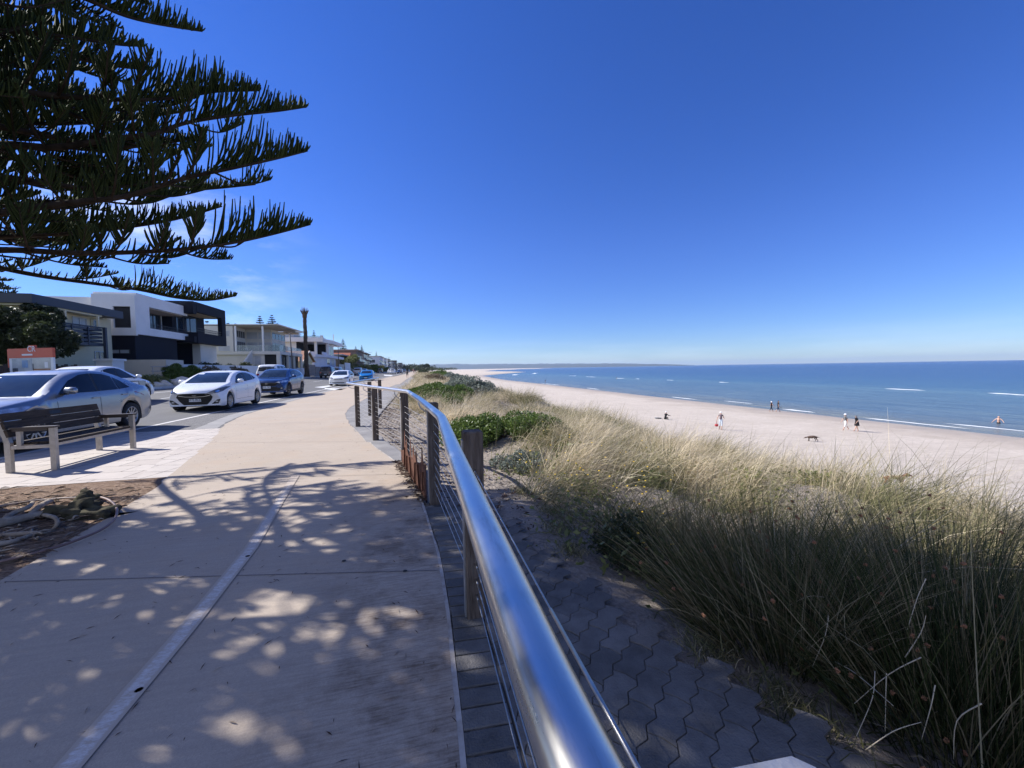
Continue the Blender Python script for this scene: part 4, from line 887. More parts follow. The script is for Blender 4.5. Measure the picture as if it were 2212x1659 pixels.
def car(name, label, kind, body_m, X, Y, Z, facing, group=None, lvl=2, plate=None, dark_lower=False, alloy=None, dressing=None, sc=1.0):
    S = SPEC[kind]; L, W, Hh = S['L'], S['W'], S['H']; hw = W/2
    root = empty(name, (X, Y, Z), R(-90) if facing == 'us' else R(90), label, 'car' if kind != 'ute' else 'ute', group)
    if sc != 1.0: root.scale = (sc,)*3
    x1, x2 = S['fo'], S['fo']+S['wb']; ra = S['wr']+.055
    nx_ = 84 if lvl >= 2 else 44
    xs = np.unique(np.concatenate([np.linspace(0, L, nx_), [x1-ra, x1+ra, x2-ra, x2+ra], x1+ra*np.cos(np.linspace(0, math.pi, 13)), x2+ra*np.cos(np.linspace(0, math.pi, 13))]))
    px, pz = zip(*S['prof']); qx, qz = zip(*S['belt'])
    zr = pchip(px, pz, xs); zb_ = np.interp(xs, qx, qz)
    rings = []
    for x, z, bl in zip(xs, zr, zb_):
        f = 1-.10*max(0, 1-x/.9)**2-.09*max(0, (x-(L-.9))/.9)**2; w_ = hw*f
        bl = min(bl, z-.02); g = max(0, min(1, (z-bl)/.42)); gk = g*g*(3-2*g) if g < 1 else 1
        gc = S['gc']+.10*max(0, 1-x/.45)**2*.4+.16*max(0, (x-(L-.5))/.5)**2
        arch = False
        for xc in (x1, x2):
            if abs(x-xc) < ra: gc = max(gc, S['wr']+math.sqrt(ra*ra-(x-xc)**2)); arch = True
        wr_ = w_*(.955-.215*g)
        mid = gc+(bl-gc)*.5
        pts = [(w_*.93, gc), (w_*.985, gc+.03), (w_*1.0, max(gc+.05, gc+(bl-gc)*.34)), (w_*1.0, mid+.03), (w_*.985, bl-.11*(1 if bl-gc > .3 else .4)), (w_*.978, bl-.06*(1 if bl-gc > .3 else .4)), (w_*.955, bl)]
        pts += [(w_*.955+(wr_-w_*.955)*.5, bl+(z-.045*gk-bl)*.5 if g > .02 else bl+.004), (wr_, z-.05*gk-.012*(1-gk)), (wr_*.93, z-.022*gk-.008*(1-gk)), (wr_*.78, z-.008*gk-.003*(1-gk)), (wr_*.5, z+.004), (0, z+.008)]
        full = [(y, zz) for y, zz in pts] + [(-y, zz) for y, zz in pts[-2::-1]]
        ring = []
        for y, zz in full:
            cx = x + S['nose']*(abs(y)/hw)**2.2*math.exp(-x/.32) - .16*(abs(y)/hw)**2.2*math.exp(-(L-x)/.35)
            # nose rounds back towards its top and bottom
            if x < .35: cx += .16*max(0, (.40-zz)/.4)**2*math.exp(-x/.2)
            ring.append((L/2-cx, y, zz))
        rings.append(ring)
    mb = MB(); K = len(rings[0]); vs = [p for r_ in rings for p in r_]
    fs = [(i*K+k, i*K+k+1, (i+1)*K+k+1, (i+1)*K+k) for i in range(len(rings)-1) for k in range(K-1)]
    mb.add(vs, fs, 0, True)
    # front and rear caps follow the ring as rows across the car
    for ri in (0, len(rings)-1):
        o = ri*K
        for k in range(K//2):
            a, b2, c, d = o+k, o+k+1, o+K-2-k, o+K-1-k
            q = (a, b2, c, d) if ri else (d, c, b2, a)
            if b2 == c: q = q[:3] if ri else (d, b2, a)
            mb.f.append(tuple(dict.fromkeys(q))); mb.mi.append(0); mb.sm.append(True)
    bvh = BVHTree.FromPolygons([Vector(v) for v in mb.v], mb.f)
    # underbody
    mb.box(-L/2+.3, L/2-.35, -hw*.66, hw*.66, S['gc']+.01, .52, 1)
    mats = [body_m, m_black, m_seam]
    def patch(poly, view, off=.004, cuts=3, mi=0, mbx=None, xh=None):
        """polygon pressed on to the body: view 'L','R' side in (x,z); 'F','B' in (y,z); 'T' in (x,y)"""
        bm = bmesh.new(); vv = [bm.verts.new((p[0], p[1], 0)) for p in poly]; bm.faces.new(vv)
        bmesh.ops.triangulate(bm, faces=bm.faces[:]); bmesh.ops.subdivide_edges(bm, edges=bm.edges[:], cuts=cuts, use_grid_fill=True)
        out = []
        for v in bm.verts:
            a, b2 = v.co.x, v.co.y
            if view in 'LR': s = 1 if view == 'L' else -1; o, d = Vector((L/2-a, 3*s, b2)), Vector((0, -s, 0))
            elif view in 'FB': s = 1 if view == 'F' else -1; o, d = Vector((4*s, a, b2)), Vector((-s, 0, 0))
            else: o, d = Vector((L/2-a, b2, 4)), Vector((0, 0, -1))
            h = bvh.ray_cast(o, d)
            p = h[0] if h[0] is not None else bvh.find_nearest(o+d*(3-hw if view in 'LR' else 4-L/2))[0]
            nn = h[1] if h[0] is not None else -d
            if nn.dot(d) > 0: nn = -nn
            out.append(p-d*off*.6+nn*off*.6)
        fl = [tuple(l.vert.index for l in f.loops) for f in bm.faces]; bm.free()
        tgt = mbx or MB()
        if view in 'LF' or view == 'T': pass
        tgt.add(out, fl, mi, True)
        return tgt
    def part(name_, mbx, mt, parent=None):
        o = mbx.build(name_, mt, parent or root); return o
    # panel gaps
    if lvl >= 2:
        zs0 = S['gc']+.14
        for sd in 'LR':
            d0, d1, d2 = S['doors']
            for xa in S['doors']:
                bl = float(np.interp(xa, qx, qz))
                lean = .05 if xa == d2 else 0
                patch([(xa-lean*2-.004, zs0+.05), (xa-lean*2+.004, zs0+.05), (xa+.004, bl), (xa-.004, bl)], sd, .0025, 4, 2, mb)
            patch([(d0, zs0+.045), (d2-.1, zs0+.045), (d2-.1, zs0+.053), (d0, zs0+.053)], sd, .0025, 4, 2, mb)
    body = mb.build('body', mats, root, sharp=50)
    # glass
    patch_ws = patch(S['ws'], 'F', .006, 4); part('windscreen', patch_ws, m_wind)
    part('rear_window', patch(S['rear'], 'B', .006, 3), m_glass)
    for sd in 'LR':
        big = [(S['sidewin'][0][0][0]-.03, S['sidewin'][0][0][1]-.015)]
        for k, wn in enumerate(S['sidewin']):
            part('side_window', patch(wn, sd, .006, 3), m_glass)
        if lvl >= 2:
            w0, w1 = S['sidewin'][0], S['sidewin'][1]
            part('window_pillar', patch([(w0[-1][0]-.01, w0[-1][1]), (w1[0][0]+.01, w1[0][1]), (w1[1][0]+.01, w1[1][1]-.004), (w0[-2][0]-.01, w0[-2][1]-.004)], sd, .005, 2), m_black)
    # lamps, grille, plate
    D = dressing or {}
    nz = float(pchip(px, pz, np.array([.12]))[0])
    for s in (-1, 1):
        hl = D.get('head') or [(.42, nz-.10), (.50, nz-.14), (.80, nz-.10), (.90, nz+.02), (.84, nz+.06), (.60, nz-.01)]
        part('headlight', patch([(y*s, z) for y, z in hl], 'F', .008, 3), m_lampd if kind == 'hatch' else m_lens)
        tl = D.get('tail') or [(.52, .82), (.86, .80), (.88, .98), (.60, .98)]
        part('tail_light', patch([(y*s, z) for y, z in tl], 'B', .008, 2), m_tail)
        if lvl >= 2 and D.get('bulb'):
            y, z, r_ = D['bulb']; part('headlight_lamp', patch([(s*(y+r_*math.cos(a*math.pi/5)), z+r_*math.sin(a*math.pi/5)) for a in range(10)], 'F', .014, 1), m_chrome)
        if lvl >= 2 and D.get('fog'):
            part('fog_light_bezel', patch([(y*s, z) for y, z in D['fog']], 'F', .008, 2), m_black)
            cx = sum(p[0] for p in D['fog'])/len(D['fog']); cz = sum(p[1] for p in D['fog'])/len(D['fog'])
            part('fog_light', patch([(s*(cx+.055*math.cos(a*math.pi/4)), cz+.032*math.sin(a*math.pi/4)) for a in range(8)], 'F', .014, 1), m_lens)
    gz = D.get('grille') or [(-.42, nz-.20), (.42, nz-.20), (.46, nz-.08), (-.46, nz-.08)]
    part('grille', patch(gz, 'F', .007, 4), m_black)
    lg = D.get('lower')
    if lg is None: lg = [(-.5, .24), (.5, .24), (.55, .36), (-.55, .36)]
    if lg: part('air_intake', patch(lg, 'F', .007, 4), m_black)
    for bar in D.get('bars', ()): part('grille_bar', patch(bar, 'F', .014, 3), m_chrome)
    if D.get('badge'):
        y, z, a_, b2 = D['badge']; bd = MB()
        outer = [(y+a_*math.cos(t), z+b2*math.sin(t)) for t in np.linspace(0, 2*math.pi, 17)[:-1]]
        if D.get('badge_h'):
            for i in range(16):
                j = (i+1) % 16; sc_ = .72
                q = [outer[i], outer[j], (y+(outer[j][0]-y)*sc_, z+(outer[j][1]-z)*sc_), (y+(outer[i][0]-y)*sc_, z+(outer[i][1]-z)*sc_)]; patch(q, 'F', .02, 0, 0, bd)
            for dy in (-.022, .022): patch([(y+dy-.008-.012, z-.026), (y+dy+.008-.012, z-.026), (y+dy+.008+.012, z+.026), (y+dy-.008+.012, z+.026)], 'F', .02, 0, 0, bd)
            patch([(y-.022, z-.006), (y+.022, z-.002), (y+.022, z+.006), (y-.022, z+.002)], 'F', .02, 0, 0, bd)
        else: patch(outer, 'F', .018, 1, 0, bd)
        part('badge', bd, D.get('badge_m', m_chrome))
    fz = D.get('platez', .42)
    def plate_obj(x, z, s, txt):
        pb = MB(); pb.box(x-.006, x+.006, -.186, .186, z-.067, z+.067); o = part('number_plate', pb, m_plate)
        if txt and lvl >= 2:
            vs_, fs_ = text_mesh(txt, .115); tb = MB(); tb.add([(x+s*(.0065+v.z), s*v.x*.82, z+v.y) for v in vs_], fs_); part('plate_lettering', tb, m_platek, o)
    h = bvh.ray_cast(Vector((4, 0, fz)), Vector((-1, 0, 0))); plate_obj((h[0].x if h[0] else L/2)+.014, fz, 1, plate)
    rz_ = D.get('rplatez', .62); h = bvh.ray_cast(Vector((-4, 0, rz_)), Vector((1, 0, 0))); plate_obj((h[0].x if h[0] else -L/2)-.014, rz_, -1, plate)
    if dark_lower:
        for sd in 'LR':
            lb = MB(); patch([(x1+ra+.02, S['gc']+.02), (x2-ra-.02, S['gc']+.02), (x2-ra-.02, S['gc']+.13), (x1+ra+.02, S['gc']+.13)], sd, .012, 4, 0, lb)
            for xc in (x1, x2):
                for k in range(12):
                    a0, a1 = math.pi*k/12, math.pi*(k+1)/12; r0, r1 = ra+.004, ra+.06
                    patch([(xc+r0*math.cos(a0), S['wr']+r0*math.sin(a0)), (xc+r1*math.cos(a0), S['wr']+r1*math.sin(a0)), (xc+r1*math.cos(a1), S['wr']+r1*math.sin(a1)), (xc+r0*math.cos(a1), S['wr']+r0*math.sin(a1))], sd, .012, 0, 0, lb)
            part('cladding', lb, m_black)
    # mirrors, handles
    mx = S['sidewin'][0][0][0]+.10; mz = S['sidewin'][0][0][1]+.03
    for s in (-1, 1):
        q = bvh.ray_cast(Vector((L/2-mx, 3*s, mz-.05)), Vector((0, -s, 0)))[0]; yb = q.y if q else hw*.9*s
        mbm = MB(); rows = []
        for t, r_ in ((0, .5), (.12, .9), (.5, 1.0), (.85, .92), (1.0, .55)):
            rows.append([(L/2-mx+.02+.065*r_*math.cos(a)*(1.25 if math.cos(a) > 0 else .75), yb+s*(.05+.20*t), mz+.035+.075*r_*math.sin(a)) for a in np.linspace(0, 2*math.pi, 13)[:-1]])
        vs_ = [p for r_ in rows for p in r_]; mbm.add(vs_, [(i*12+k, i*12+(k+1) % 12, (i+1)*12+(k+1) % 12, (i+1)*12+k) for i in range(4) for k in range(12)]+[tuple(range(12)), tuple(range(48, 60))], 0, True)
        mbm.box(L/2-mx-.03, L/2-mx+.06, min(yb-s*.03, yb+s*.08), max(yb-s*.03, yb+s*.08), mz-.05, mz-.02, 1)
        part('mirror', mbm, [D.get('mirror_m', body_m), m_black])
        if lvl >= 2:
            for xd in (S['doors'][1]-.14, S['doors'][2]-.18):
                bl = float(np.interp(xd, qx, qz)); q = bvh.ray_cast(Vector((L/2-xd, 3*s, bl-.10)), Vector((0, -s, 0)))[0]
                if q: hb = MB(); hb.obox((q.x, q.y+s*.012, bl-.10), (.20, .026, .026), rz=0); part('door_handle', hb, D.get('handle_m', body_m))
    # wheels
    for xc in (x1, x2):
        for s in (-1, 1):
            yo = s*(hw-.02); wr = S['wr']; c = (L/2-xc, yo, wr); tb = MB()
            tw = -s*.205
            tb.rev([(wr*.66, 0), (wr*.80, s*.012), (wr*.95, s*.004), (wr, -s*.03), (wr, tw+s*.03), (wr*.95, tw), (wr*.6, tw)], c=c, axis='Y', n=28)
            ty = part('wheel', tb, m_tyre)
            rb = MB(); r0 = wr*.68
            rb.rev([(r0, s*.0), (r0*.97, s*.006), (r0*.90, -s*.004), (r0*.86, -s*.05)], c=c, axis='Y', n=28)
            rb.rev([(r0*.86, -s*.05), (.0, -s*.05)], c=c, axis='Y', n=28, mi=1)
            ns = D.get('spokes', 7) if lvl >= 2 else 5
            for k in range(ns):
                a = 2*math.pi*k/ns+.3; ca, sa = math.cos(a), math.sin(a); w0, w1 = .022, .014
                def q(r_, t, y): return (c[0]+ca*r_-sa*t, c[1]+y, c[2]+sa*r_+ca*t)
                v8 = [q(.02, -w0, -s*.012), q(.02, w0, -s*.012), q(r0*.9, w1, -s*.002), q(r0*.9, -w1, -s*.002), q(.02, -w0, -s*.045), q(.02, w0, -s*.045), q(r0*.9, w1, -s*.045), q(r0*.9, -w1, -s*.045)]
                rb.add(v8, [(0, 1, 2, 3), (0, 3, 7, 4), (1, 5, 6, 2), (2, 6, 7, 3)])
            rb.rev([(.062, -s*.03), (.058, -s*.004), (0, s*.0)], c=c, axis='Y', n=14)
            part('rim', rb, [alloy or m_alloy, m_black], ty)
    return root, part, bvh, patch, S
GC = 'cars parked along the esplanade'
silver = paint('silver_paint', (.30, .315, .34), metal=.75, rough=.3)
white = paint('white_paint', (.78, .79, .80))
blue = paint('dark_blue_paint', (.016, .05, .15), metal=.45, rough=.3)
bright = paint('bright_blue_paint', (.01, .22, .55), metal=.4, rough=.3)
blackp = paint('black_paint', (.014, .015, .018)); grey = paint('grey_paint', (.22, .235, .25), metal=.5); navyp = paint('navy_paint', (.02, .026, .05), metal=.3)
zr_ = lambda x: float(zroad(x))+.008
# silver sedan beside the bench
SX = -7.9; rear_y = 10.12
r, part, bvh, patch, S = car('sedan_car', 'silver four door sedan with rear wing parked right behind the bench', 'sedan', silver, SX, 10.80, zr_(SX), 'us', GC, dressing=dict(spokes=10, lower=[(-.62, .30), (.62, .30), (.45, .70), (-.45, .70)]))
wing = MB(); zz = 1.16; L_ = S['L']
wing.extrude([(-L_/2+.06, -.66, zz), (-L_/2+.34, -.66, zz+.02), (-L_/2+.34, -.66, zz+.035), (-L_/2+.05, -.66, zz+.03)], (0, 1.32, 0))
for s in (-1, 1): wing.extrude([(-L_/2+.30, s*.66-.015, .98), (-L_/2+.12, s*.66-.015, .98), (-L_/2+.06, s*.66-.015, zz+.03), (-L_/2+.34, s*.66-.015, zz+.035)], (0, .03, 0))
part('rear_wing', wing, silver)
wp = MB(); patch([(.95, -.55), (1.02, -.55), (1.14, .1), (1.11, .1)], 'T', .016, 3, 0, wp); patch([(.98, .05), (1.02, .05), (1.14, .6), (1.11, .6)], 'T', .016, 3, 0, wp); part('wiper', wp, m_black)
# white hatchback
r, part, bvh, patch, S = car('hatchback_car', 'white five door hatchback facing the camera with a large black grille', 'hatch', white, -7.64, 18.25, zr_(-7.62), 'us', GC, plate='S775 BCD',
  dressing=dict(head=[(.44, .665), (.52, .635), (.72, .66), (.80, .72), (.87, .87), (.80, .875), (.60, .76)], bulb=(.70, .725, .045), fog=[(.50, .26), (.72, .28), (.80, .44), (.68, .42)], lower=[], grille=[(-.36, .24), (.36, .24), (.50, .40), (.56, .53), (.50, .62), (.30, .655), (-.30, .655), (-.50, .62), (-.56, .53), (-.50, .40)],
  bars=([(-.50, .575), (-.3, .535), (0, .52), (.3, .535), (.50, .575), (.48, .595), (.3, .553), (0, .538), (-.3, .553), (-.48, .595)], [(-.40, .62), (-.2, .59), (0, .58), (.2, .59), (.40, .62), (.38, .632), (.2, .60), (0, .592), (-.2, .60), (-.38, .632)]), badge=(0, .605, .075, .038), badge_h=True, platez=.425, spokes=10))
# blue crossover behind it
r, part, bvh, patch, S = car('crossover_car', 'dark blue crossover with roof rails parked behind the white hatchback', 'suv', blue, -7.72, 25.75, zr_(-7.72), 'us', GC, plate='BZL 342', dark_lower=True, alloy=m_alloyd,
  dressing=dict(head=[(.46, .80), (.60, .77), (.84, .80), (.88, .90), (.80, .925), (.60, .875)], fog=[(.60, .42), (.80, .44), (.82, .56), (.64, .54)], grille=[(-.40, .62), (.40, .62), (.52, .72), (.46, .84), (-.46, .84), (-.52, .72)], lower=[(-.62, .34), (.62, .34), (.66, .48), (.45, .56), (-.45, .56), (-.66, .48)], bars=([(-.46, .755), (.46, .755), (.46, .775), (-.46, .775)],), badge=(0, .765, .085, .042), platez=.55, handle_m=m_black, mirror_m=blue))
for s in (-1, 1): rb = MB(); rb.tube([(S['L']/2-2.1, s*.60, 1.56), (S['L']/2-2.25, s*.60, 1.61), (S['L']/2-3.5, s*.585, 1.605), (S['L']/2-3.8, s*.58, 1.53)], .016, 6); part('roof_rail', rb, m_black)
# further cars on the near kerb
def at(u, x0, zc=None):
    """road position on the line of sight through column u at lateral x0"""
    d = ray(u, 800); t = x0/d.x if zc is None else zc; return d.x*t, d.y*t
car('hatchback_car', 'older white hatchback with black grille slot beyond the blue crossover', 'hatch', white, -6.85, 41.3, zr_(-7.0), 'us', GC, dressing=dict(grille=[(-.36, .62), (.36, .62), (.40, .70), (-.40, .70)], lower=[(-.48, .27), (.48, .27), (.52, .35), (-.52, .35)], fog=[(.52, .32), (.74, .33), (.74, .38), (.52, .37)], head=[(.44, .70), (.78, .68), (.86, .82), (.60, .82), (.46, .76)], badge=(0, .66, .07, .028), badge_m=mat('blue_badge', (.02, .05, .25), rough=.3, var=0), platez=.46, mirror_m=m_black))
car('hatchback_car', 'bright metallic blue hatchback parked behind the older white one', 'hatch', bright, -6.35, 58.0, zr_(-7.0), 'us', GC, lvl=1)
car('wagon_car', 'white four wheel drive parked far down the promenade kerb', 'wagon', white, -7.4, 147, zr_(-7), 'us', GC, lvl=1)
car('wagon_car', 'second white four wheel drive half hidden behind another white one', 'wagon', white, -8.6, 155, zr_(-7.8), 'us', GC, lvl=1)
car('sedan_car', 'dark navy sedan parked far along the kerb by the walkers', 'sedan', navyp, -5.35, 156, zr_(-7), 'us', GC, lvl=1, sc=1.0)
car('wagon_car', 'white van roof showing behind the dark navy sedan', 'wagon', white, -5.4, 168, zr_(-7), 'us', GC, lvl=1)
car('wagon_car', 'dark grey wagon far down the kerb behind the walking man', 'wagon', grey, -4.6, 190, zr_(-7), 'us', GC, lvl=1)
car('sedan_car', 'small grey sedan at the far end of the kerb line', 'sedan', grey, -3.2, 225, zr_(-7), 'us', GC, lvl=1)
# far side of the road, facing away
GF = 'cars parked on the far side of the road'
car('sedan_car', 'white sedan parked across the road from the silver sedan', 'sedan', white, -12.55, 19.7, zr_(-12.55), 'away', GF)
x, y = at(594, -12.9); car('wagon_car', 'large white four wheel drive parked across the road by the white wall', 'wagon', white, x, y, zr_(x), 'away', GF, lvl=1)
x, y = at(707, -13.2); car('canopy_ute', 'black utility truck with a canopy parked beside the lawn', 'ute', blackp, x, y+1, zr_(x), 'away', GF, lvl=1)
x, y = at(722, -13.3); car('wagon_car', 'silver wagon parked in front of the black ute', 'wagon', silver, x, y+2.5, zr_(x), 'away', GF, lvl=1)
x, y = at(774, -13.0); car('wagon_car', 'silver wagon across the road left of the bright blue hatchback', 'wagon', silver, x, y, zr_(x), 'away', GF, lvl=1)
x, y = at(787, -12.7); car('suv_car', 'pale crossover just ahead of the distant silver wagon', 'suv', silver, x, y, zr_(x), 'away', GF, lvl=1)
x, y = at(821.5, -13.0); car('canopy_ute', 'small black truck parked beside a far green hedge', 'ute', blackp, x, y, zr_(x), 'away', GF, lvl=1)
# a parked sedan only just in view at the left edge
car('sedan_car', 'dark sedan cut off by the left picture edge across the road', 'sedan', navyp, -12.7, 13.4, zr_(-12.7), 'away', GF, lvl=1)
# ------------------------------------------------------------------ houses
def wall_mat(name, c, **k): return mat(name, c, rough=.85, var=.05, vscale=.6, bump=.12, bscale=40, spec=.25, **k)
m_cream = wall_mat('cream_render', (.68, .60, .41)); m_white = wall_mat('white_render', (.76, .75, .73)); m_offw = wall_mat('offwhite_render', (.66, .62, .54))
m_navy = mat('navy_cladding', (.0085, .0105, .02), rough=.7, var=.12, vscale=1.5, spec=.2); m_slate = mat('slate_fascia', (.038, .046, .066), rough=.5, var=.1, vscale=1)
m_openshade = mat('opening_shade', (.02, .021, .024), rough=.9, var=.2); m_win = mat('window_glass', (.02, .03, .045), rough=.05, var=.5, vscale=.7, spec=.9)  # the near-black material paints in the shade inside house openings
m_blind = mat('window_blind', (.42, .43, .44), rough=.3, var=.12, vscale=.8, spec=.7); m_frame = mat('window_frame', (.55, .55, .54), rough=.5, var=.05); m_framed = mat('dark_frame', (.035, .037, .042), rough=.5, var=.05)
m_soffit = wall_mat('soffit', (.50, .42, .33)); m_tileo = mat('terracotta_tile', (.26, .12, .07), rough=.85, col2=(.40, .21, .13), vscale=3, stretch=(1, 4, 4)); m_tiler = mat('red_tile', (.26, .07, .035), rough=.85, col2=(.36, .12, .07), vscale=3)
m_brown = wall_mat('brown_render', (.17, .145, .125)); m_stone = wall_mat('stone_cladding', (.34, .30, .26)); m_lilac = wall_mat('lilac_white_render', (.66, .66, .72)); m_greyh = wall_mat('grey_render', (.36, .36, .37))
m_balglass = mat('balustrade_glass', (.30, .38, .38), rough=.05, var=.1, trans=.0, alpha=.42, spec=.8)
m_fencew = wall_mat('white_wall_paint', (.70, .70, .70)); m_fencec = wall_mat('cream_wall_paint', (.62, .55, .45))
def house(name, label): return empty(name, (0, 0, 0), 0, label, 'house')
def pbox(par, name, m, *boxes, **k):
    mb = MB()
    for b_ in boxes: mb.box(*b_)
    return mb.build(name, m, par)
def winx(par, x, y0, y1, z0, z1, n=1, fm=None, pm=None, t=.06):
    """window in a wall that faces the road (+X)"""
    fm = fm or m_frame; pm = pm or m_win; mb = MB()
    mb.box(x, x+.05, y0, y1, z0, z0+t); mb.box(x, x+.05, y0, y1, z1-t, z1)
    for k in range(n+1):
        yc = y0+(y1-y0-t)*k/n; mb.box(x+.003, x+.047, yc, yc+t, z0+t, z1-t)
    f = mb.build('window', fm, par); q = MB(); q.box(x+.004, x+.018, y0+t*.5, y1-t*.5, z0+t*.5, z1-t*.5); q.build('pane', pm, f); return f
def winy(par, y, x0, x1, z0, z1, n=1, fm=None, pm=None, t=.06):
    """window in a wall that faces back along the road (-Y)"""
    fm = fm or m_frame; pm = pm or m_win; mb = MB()
    mb.box(x0, x1, y-.05, y, z0, z0+t); mb.box(x0, x1, y-.05, y, z1-t, z1)
    for k in range(n+1):
        xc = x0+(x1-x0-t)*k/n; mb.box(xc, xc+t, y-.047, y-.003, z0+t, z1-t)
    f = mb.build('window', fm, par); q = MB(); q.box(x0+t*.5, x1-t*.5, y-.018, y-.004, z0+t*.5, z1-t*.5); q.build('pane', pm, f); return f
# --- cream house with slate roof
h = house('cream_house', 'cream two storey house with flat slate fascia and slatted balcony behind the dark tree')
pbox(h, 'wall', m_cream, (-34, -22.5, 29.6, 36.85, .4, 5.66))
pbox(h, 'roof', m_slate, (-35, -21.5, 29.12, 36.54, 5.68, 6.22))
pbox(h, 'gutter', m_cream, (-35, -21.62, 29.3, 34.6, 5.56, 5.675))
pbox(h, 'balcony_floor', m_slate, (-22.48, -21.4, 30.2, 34.22, 3.44, 3.66))
mb = MB()
for z in (3.72, 3.98, 4.24, 4.5): mb.box(-21.5, -21.42, 30.2, 34.2, z, z+.16)
for y in (30.2, 31.6, 32.9): mb.box(-21.42, -21.37, y, y+.09, 3.5, 4.75)
mb.box(-21.55, -21.38, 30.2, 34.2, 4.70, 4.79); 
for z in (3.72, 3.98, 4.24, 4.5): mb.box(-22.45, -21.55, 34.12, 34.2, z, z+.16)
mb.build('balcony_slats', m_slate, h)
pbox(h, 'post', m_slate, (-21.36, -21.20, 34.14, 34.32, .5, 4.78)); pbox(h, 'post', m_cream, (-21.6, -21.48, 31.3, 31.42, 4.79, 5.58)); pbox(h, 'post', m_cream, (-21.6, -21.48, 34.0, 34.12, 4.79, 5.58))
winx(h, -22.5, 33.3, 34.5, 4.7, 5.45, 2, pm=m_blind); winx(h, -22.5, 35.1, 35.6, 4.7, 5.45); winx(h, -22.5, 35.05, 36.0, 2.25, 3.15, 2); winx(h, -22.5, 31.2, 32.6, 3.7, 5.4, 2, fm=m_framed); winy(h, 29.6, -26, -24, 4, 5.2, 2)
winx(h, -22.5, 30.2, 31.2, 1.2, 2.9, 1, fm=m_framed)
pbox(h, 'down_pipe', m_cream, (-22.5, -22.42, 34.85, 34.93, 4.2, 5.5), (-22.42, -21.7, 34.85, 34.93, 5.42, 5.5))
# --- white and navy modern house
h = house('modern_house', 'white and navy cubic modern house with cantilevered navy balcony box')
YC = 37.55
pbox(h, 'wall', m_white, (-24.1, -21.3, 37.55, 37.75, 6.78, 7.72), (-24.1, -21.3, 37.55, 37.75, 4.5, 5.1), (-24.1, -22.75, 37.55, 37.75, 5.1, 6.78), (-21.32-.3, -21.3, 37.55, 37.75, 5.1, 6.78))
pbox(h, 'wall', m_white, (-24.1, -21.3, 37.76, 44.98, 7.0, 7.90), (-24.1, -21.302, 37.76, 44.98, 4.62, 5.24), (-21.7, -21.301, 37.76, 39.3, 5.24, 7.0), (-33, -24.11, 38.2, 50, .5, 7.55), (-24.1, -23.4, 37.9, 44.95, 5.24, 7.0))
pbox(h, 'recess_shade', m_openshade, (-22.75, -21.62, 37.70, 37.748, 5.1, 6.78), (-24.0, -23.35, 37.8, 39.2, 5.24, 6.99), (-23.35, -23.3, 40.9, 44.6, 5.24, 6.99))  # dark panels paint the shade that would fill these openings
winx(h, -23.29, 40.4, 44.4, 5.3, 6.9, 4, fm=m_framed); pbox(h, 'soffit', m_soffit, (-23.3, -21.72, 39.3, 44.95, 6.96, 6.995))
mb = MB()
for z in (5.35, 5.62): mb.box(-21.4, -21.36, 39.3, 44.9, z, z+.03)
for k in range(26): mb.box(-21.4, -21.37, 39.35+k*.22, 39.37+k*.22, 5.24, 5.62)
mb.build('balcony_rail', m_framed, h)
pbox(h, 'lower_wall', m_navy, (-33, -21.5, 37.7, 43.4, .4, 4.615), (-33, -23.4, 43.42, 50.6, .4, 4.4))
winy(h, 37.7, -23.2, -21.85, 3.05, 3.42, 2, fm=m_framed, pm=m_blind)
# navy box frame over the entrance
mb = MB()
mb.box(-24, -20.5, 45.0, 51.05, 7.45, 8.4); mb.box(-24, -20.5, 45.0, 51.05, 4.42, 5.45); mb.box(-20.9, -20.502, 50.1, 51.045, 5.45, 7.45); mb.box(-24, -22.6, 45.002, 51.04, 5.45, 7.45)
mb.box(-24, -20.52, 44.99-.6, 44.99, 7.2, 8.38); mb.box(-23.9, -20.55, 44.4, 44.97, 4.43, 5.0)
mb.build('balcony_box', m_navy, h)
pbox(h, 'balcony_soffit', m_soffit, (-22.58, -20.92, 45.2, 50.05, 7.42, 7.445))
mb = MB()
for z in (5.62, 5.86): mb.box(-20.62, -20.58, 45.02, 50.1, z, z+.04)
for k in range(24): mb.box(-20.62, -20.59, 45.1+k*.21, 45.12+k*.21, 5.45, 5.86)
mb.build('balcony_rail', m_framed, h)
winx(h, -22.6, 45.6, 49.4, 5.5, 7.3, 3, fm=m_framed)
pbox(h, 'entrance_wall', m_offw, (-21.9, -21.2, 46.9, 50.3, .5, 4.415)); pbox(h, 'entrance_recess', m_navy, (-23.38, -21.91, 46.88, 50.2, .5, 4.41))
# --- white house with the big flat roof
h = house('pavilion_house', 'white glass walled house with a wide flat roof on slim columns')
mb = MB(); zt = lambda x: 8.22
mb.add([(-33, 63, 7.98), (-18.7, 63, 8.12), (-18.7, 76.2, 8.22), (-33, 76.2, 8.0), (-33, 63, 8.12), (-18.64, 62.95, 8.27), (-18.64, 76.3, 8.42), (-33, 76.2, 8.15)], [(3, 2, 1, 0), (4, 5, 6, 7), (0, 1, 5, 4), (1, 2, 6, 5), (2, 3, 7, 6), (3, 0, 4, 7)]); mb.build('roof', m_offw, h)
pbox(h, 'soffit', m_soffit, (-32, -18.9, 63.2, 76.1, 7.93, 7.975))
pbox(h, 'wall', m_offw, (-33, -24.5, 63.0, 76, 4.4, 7.95)); winy(h, 63, -26.2, -24.9, 6.5, 7.3, 1, pm=m_blind); winy(h, 63, -26.3, -24.9, 4.45, 5.2, 1, pm=m_blind)
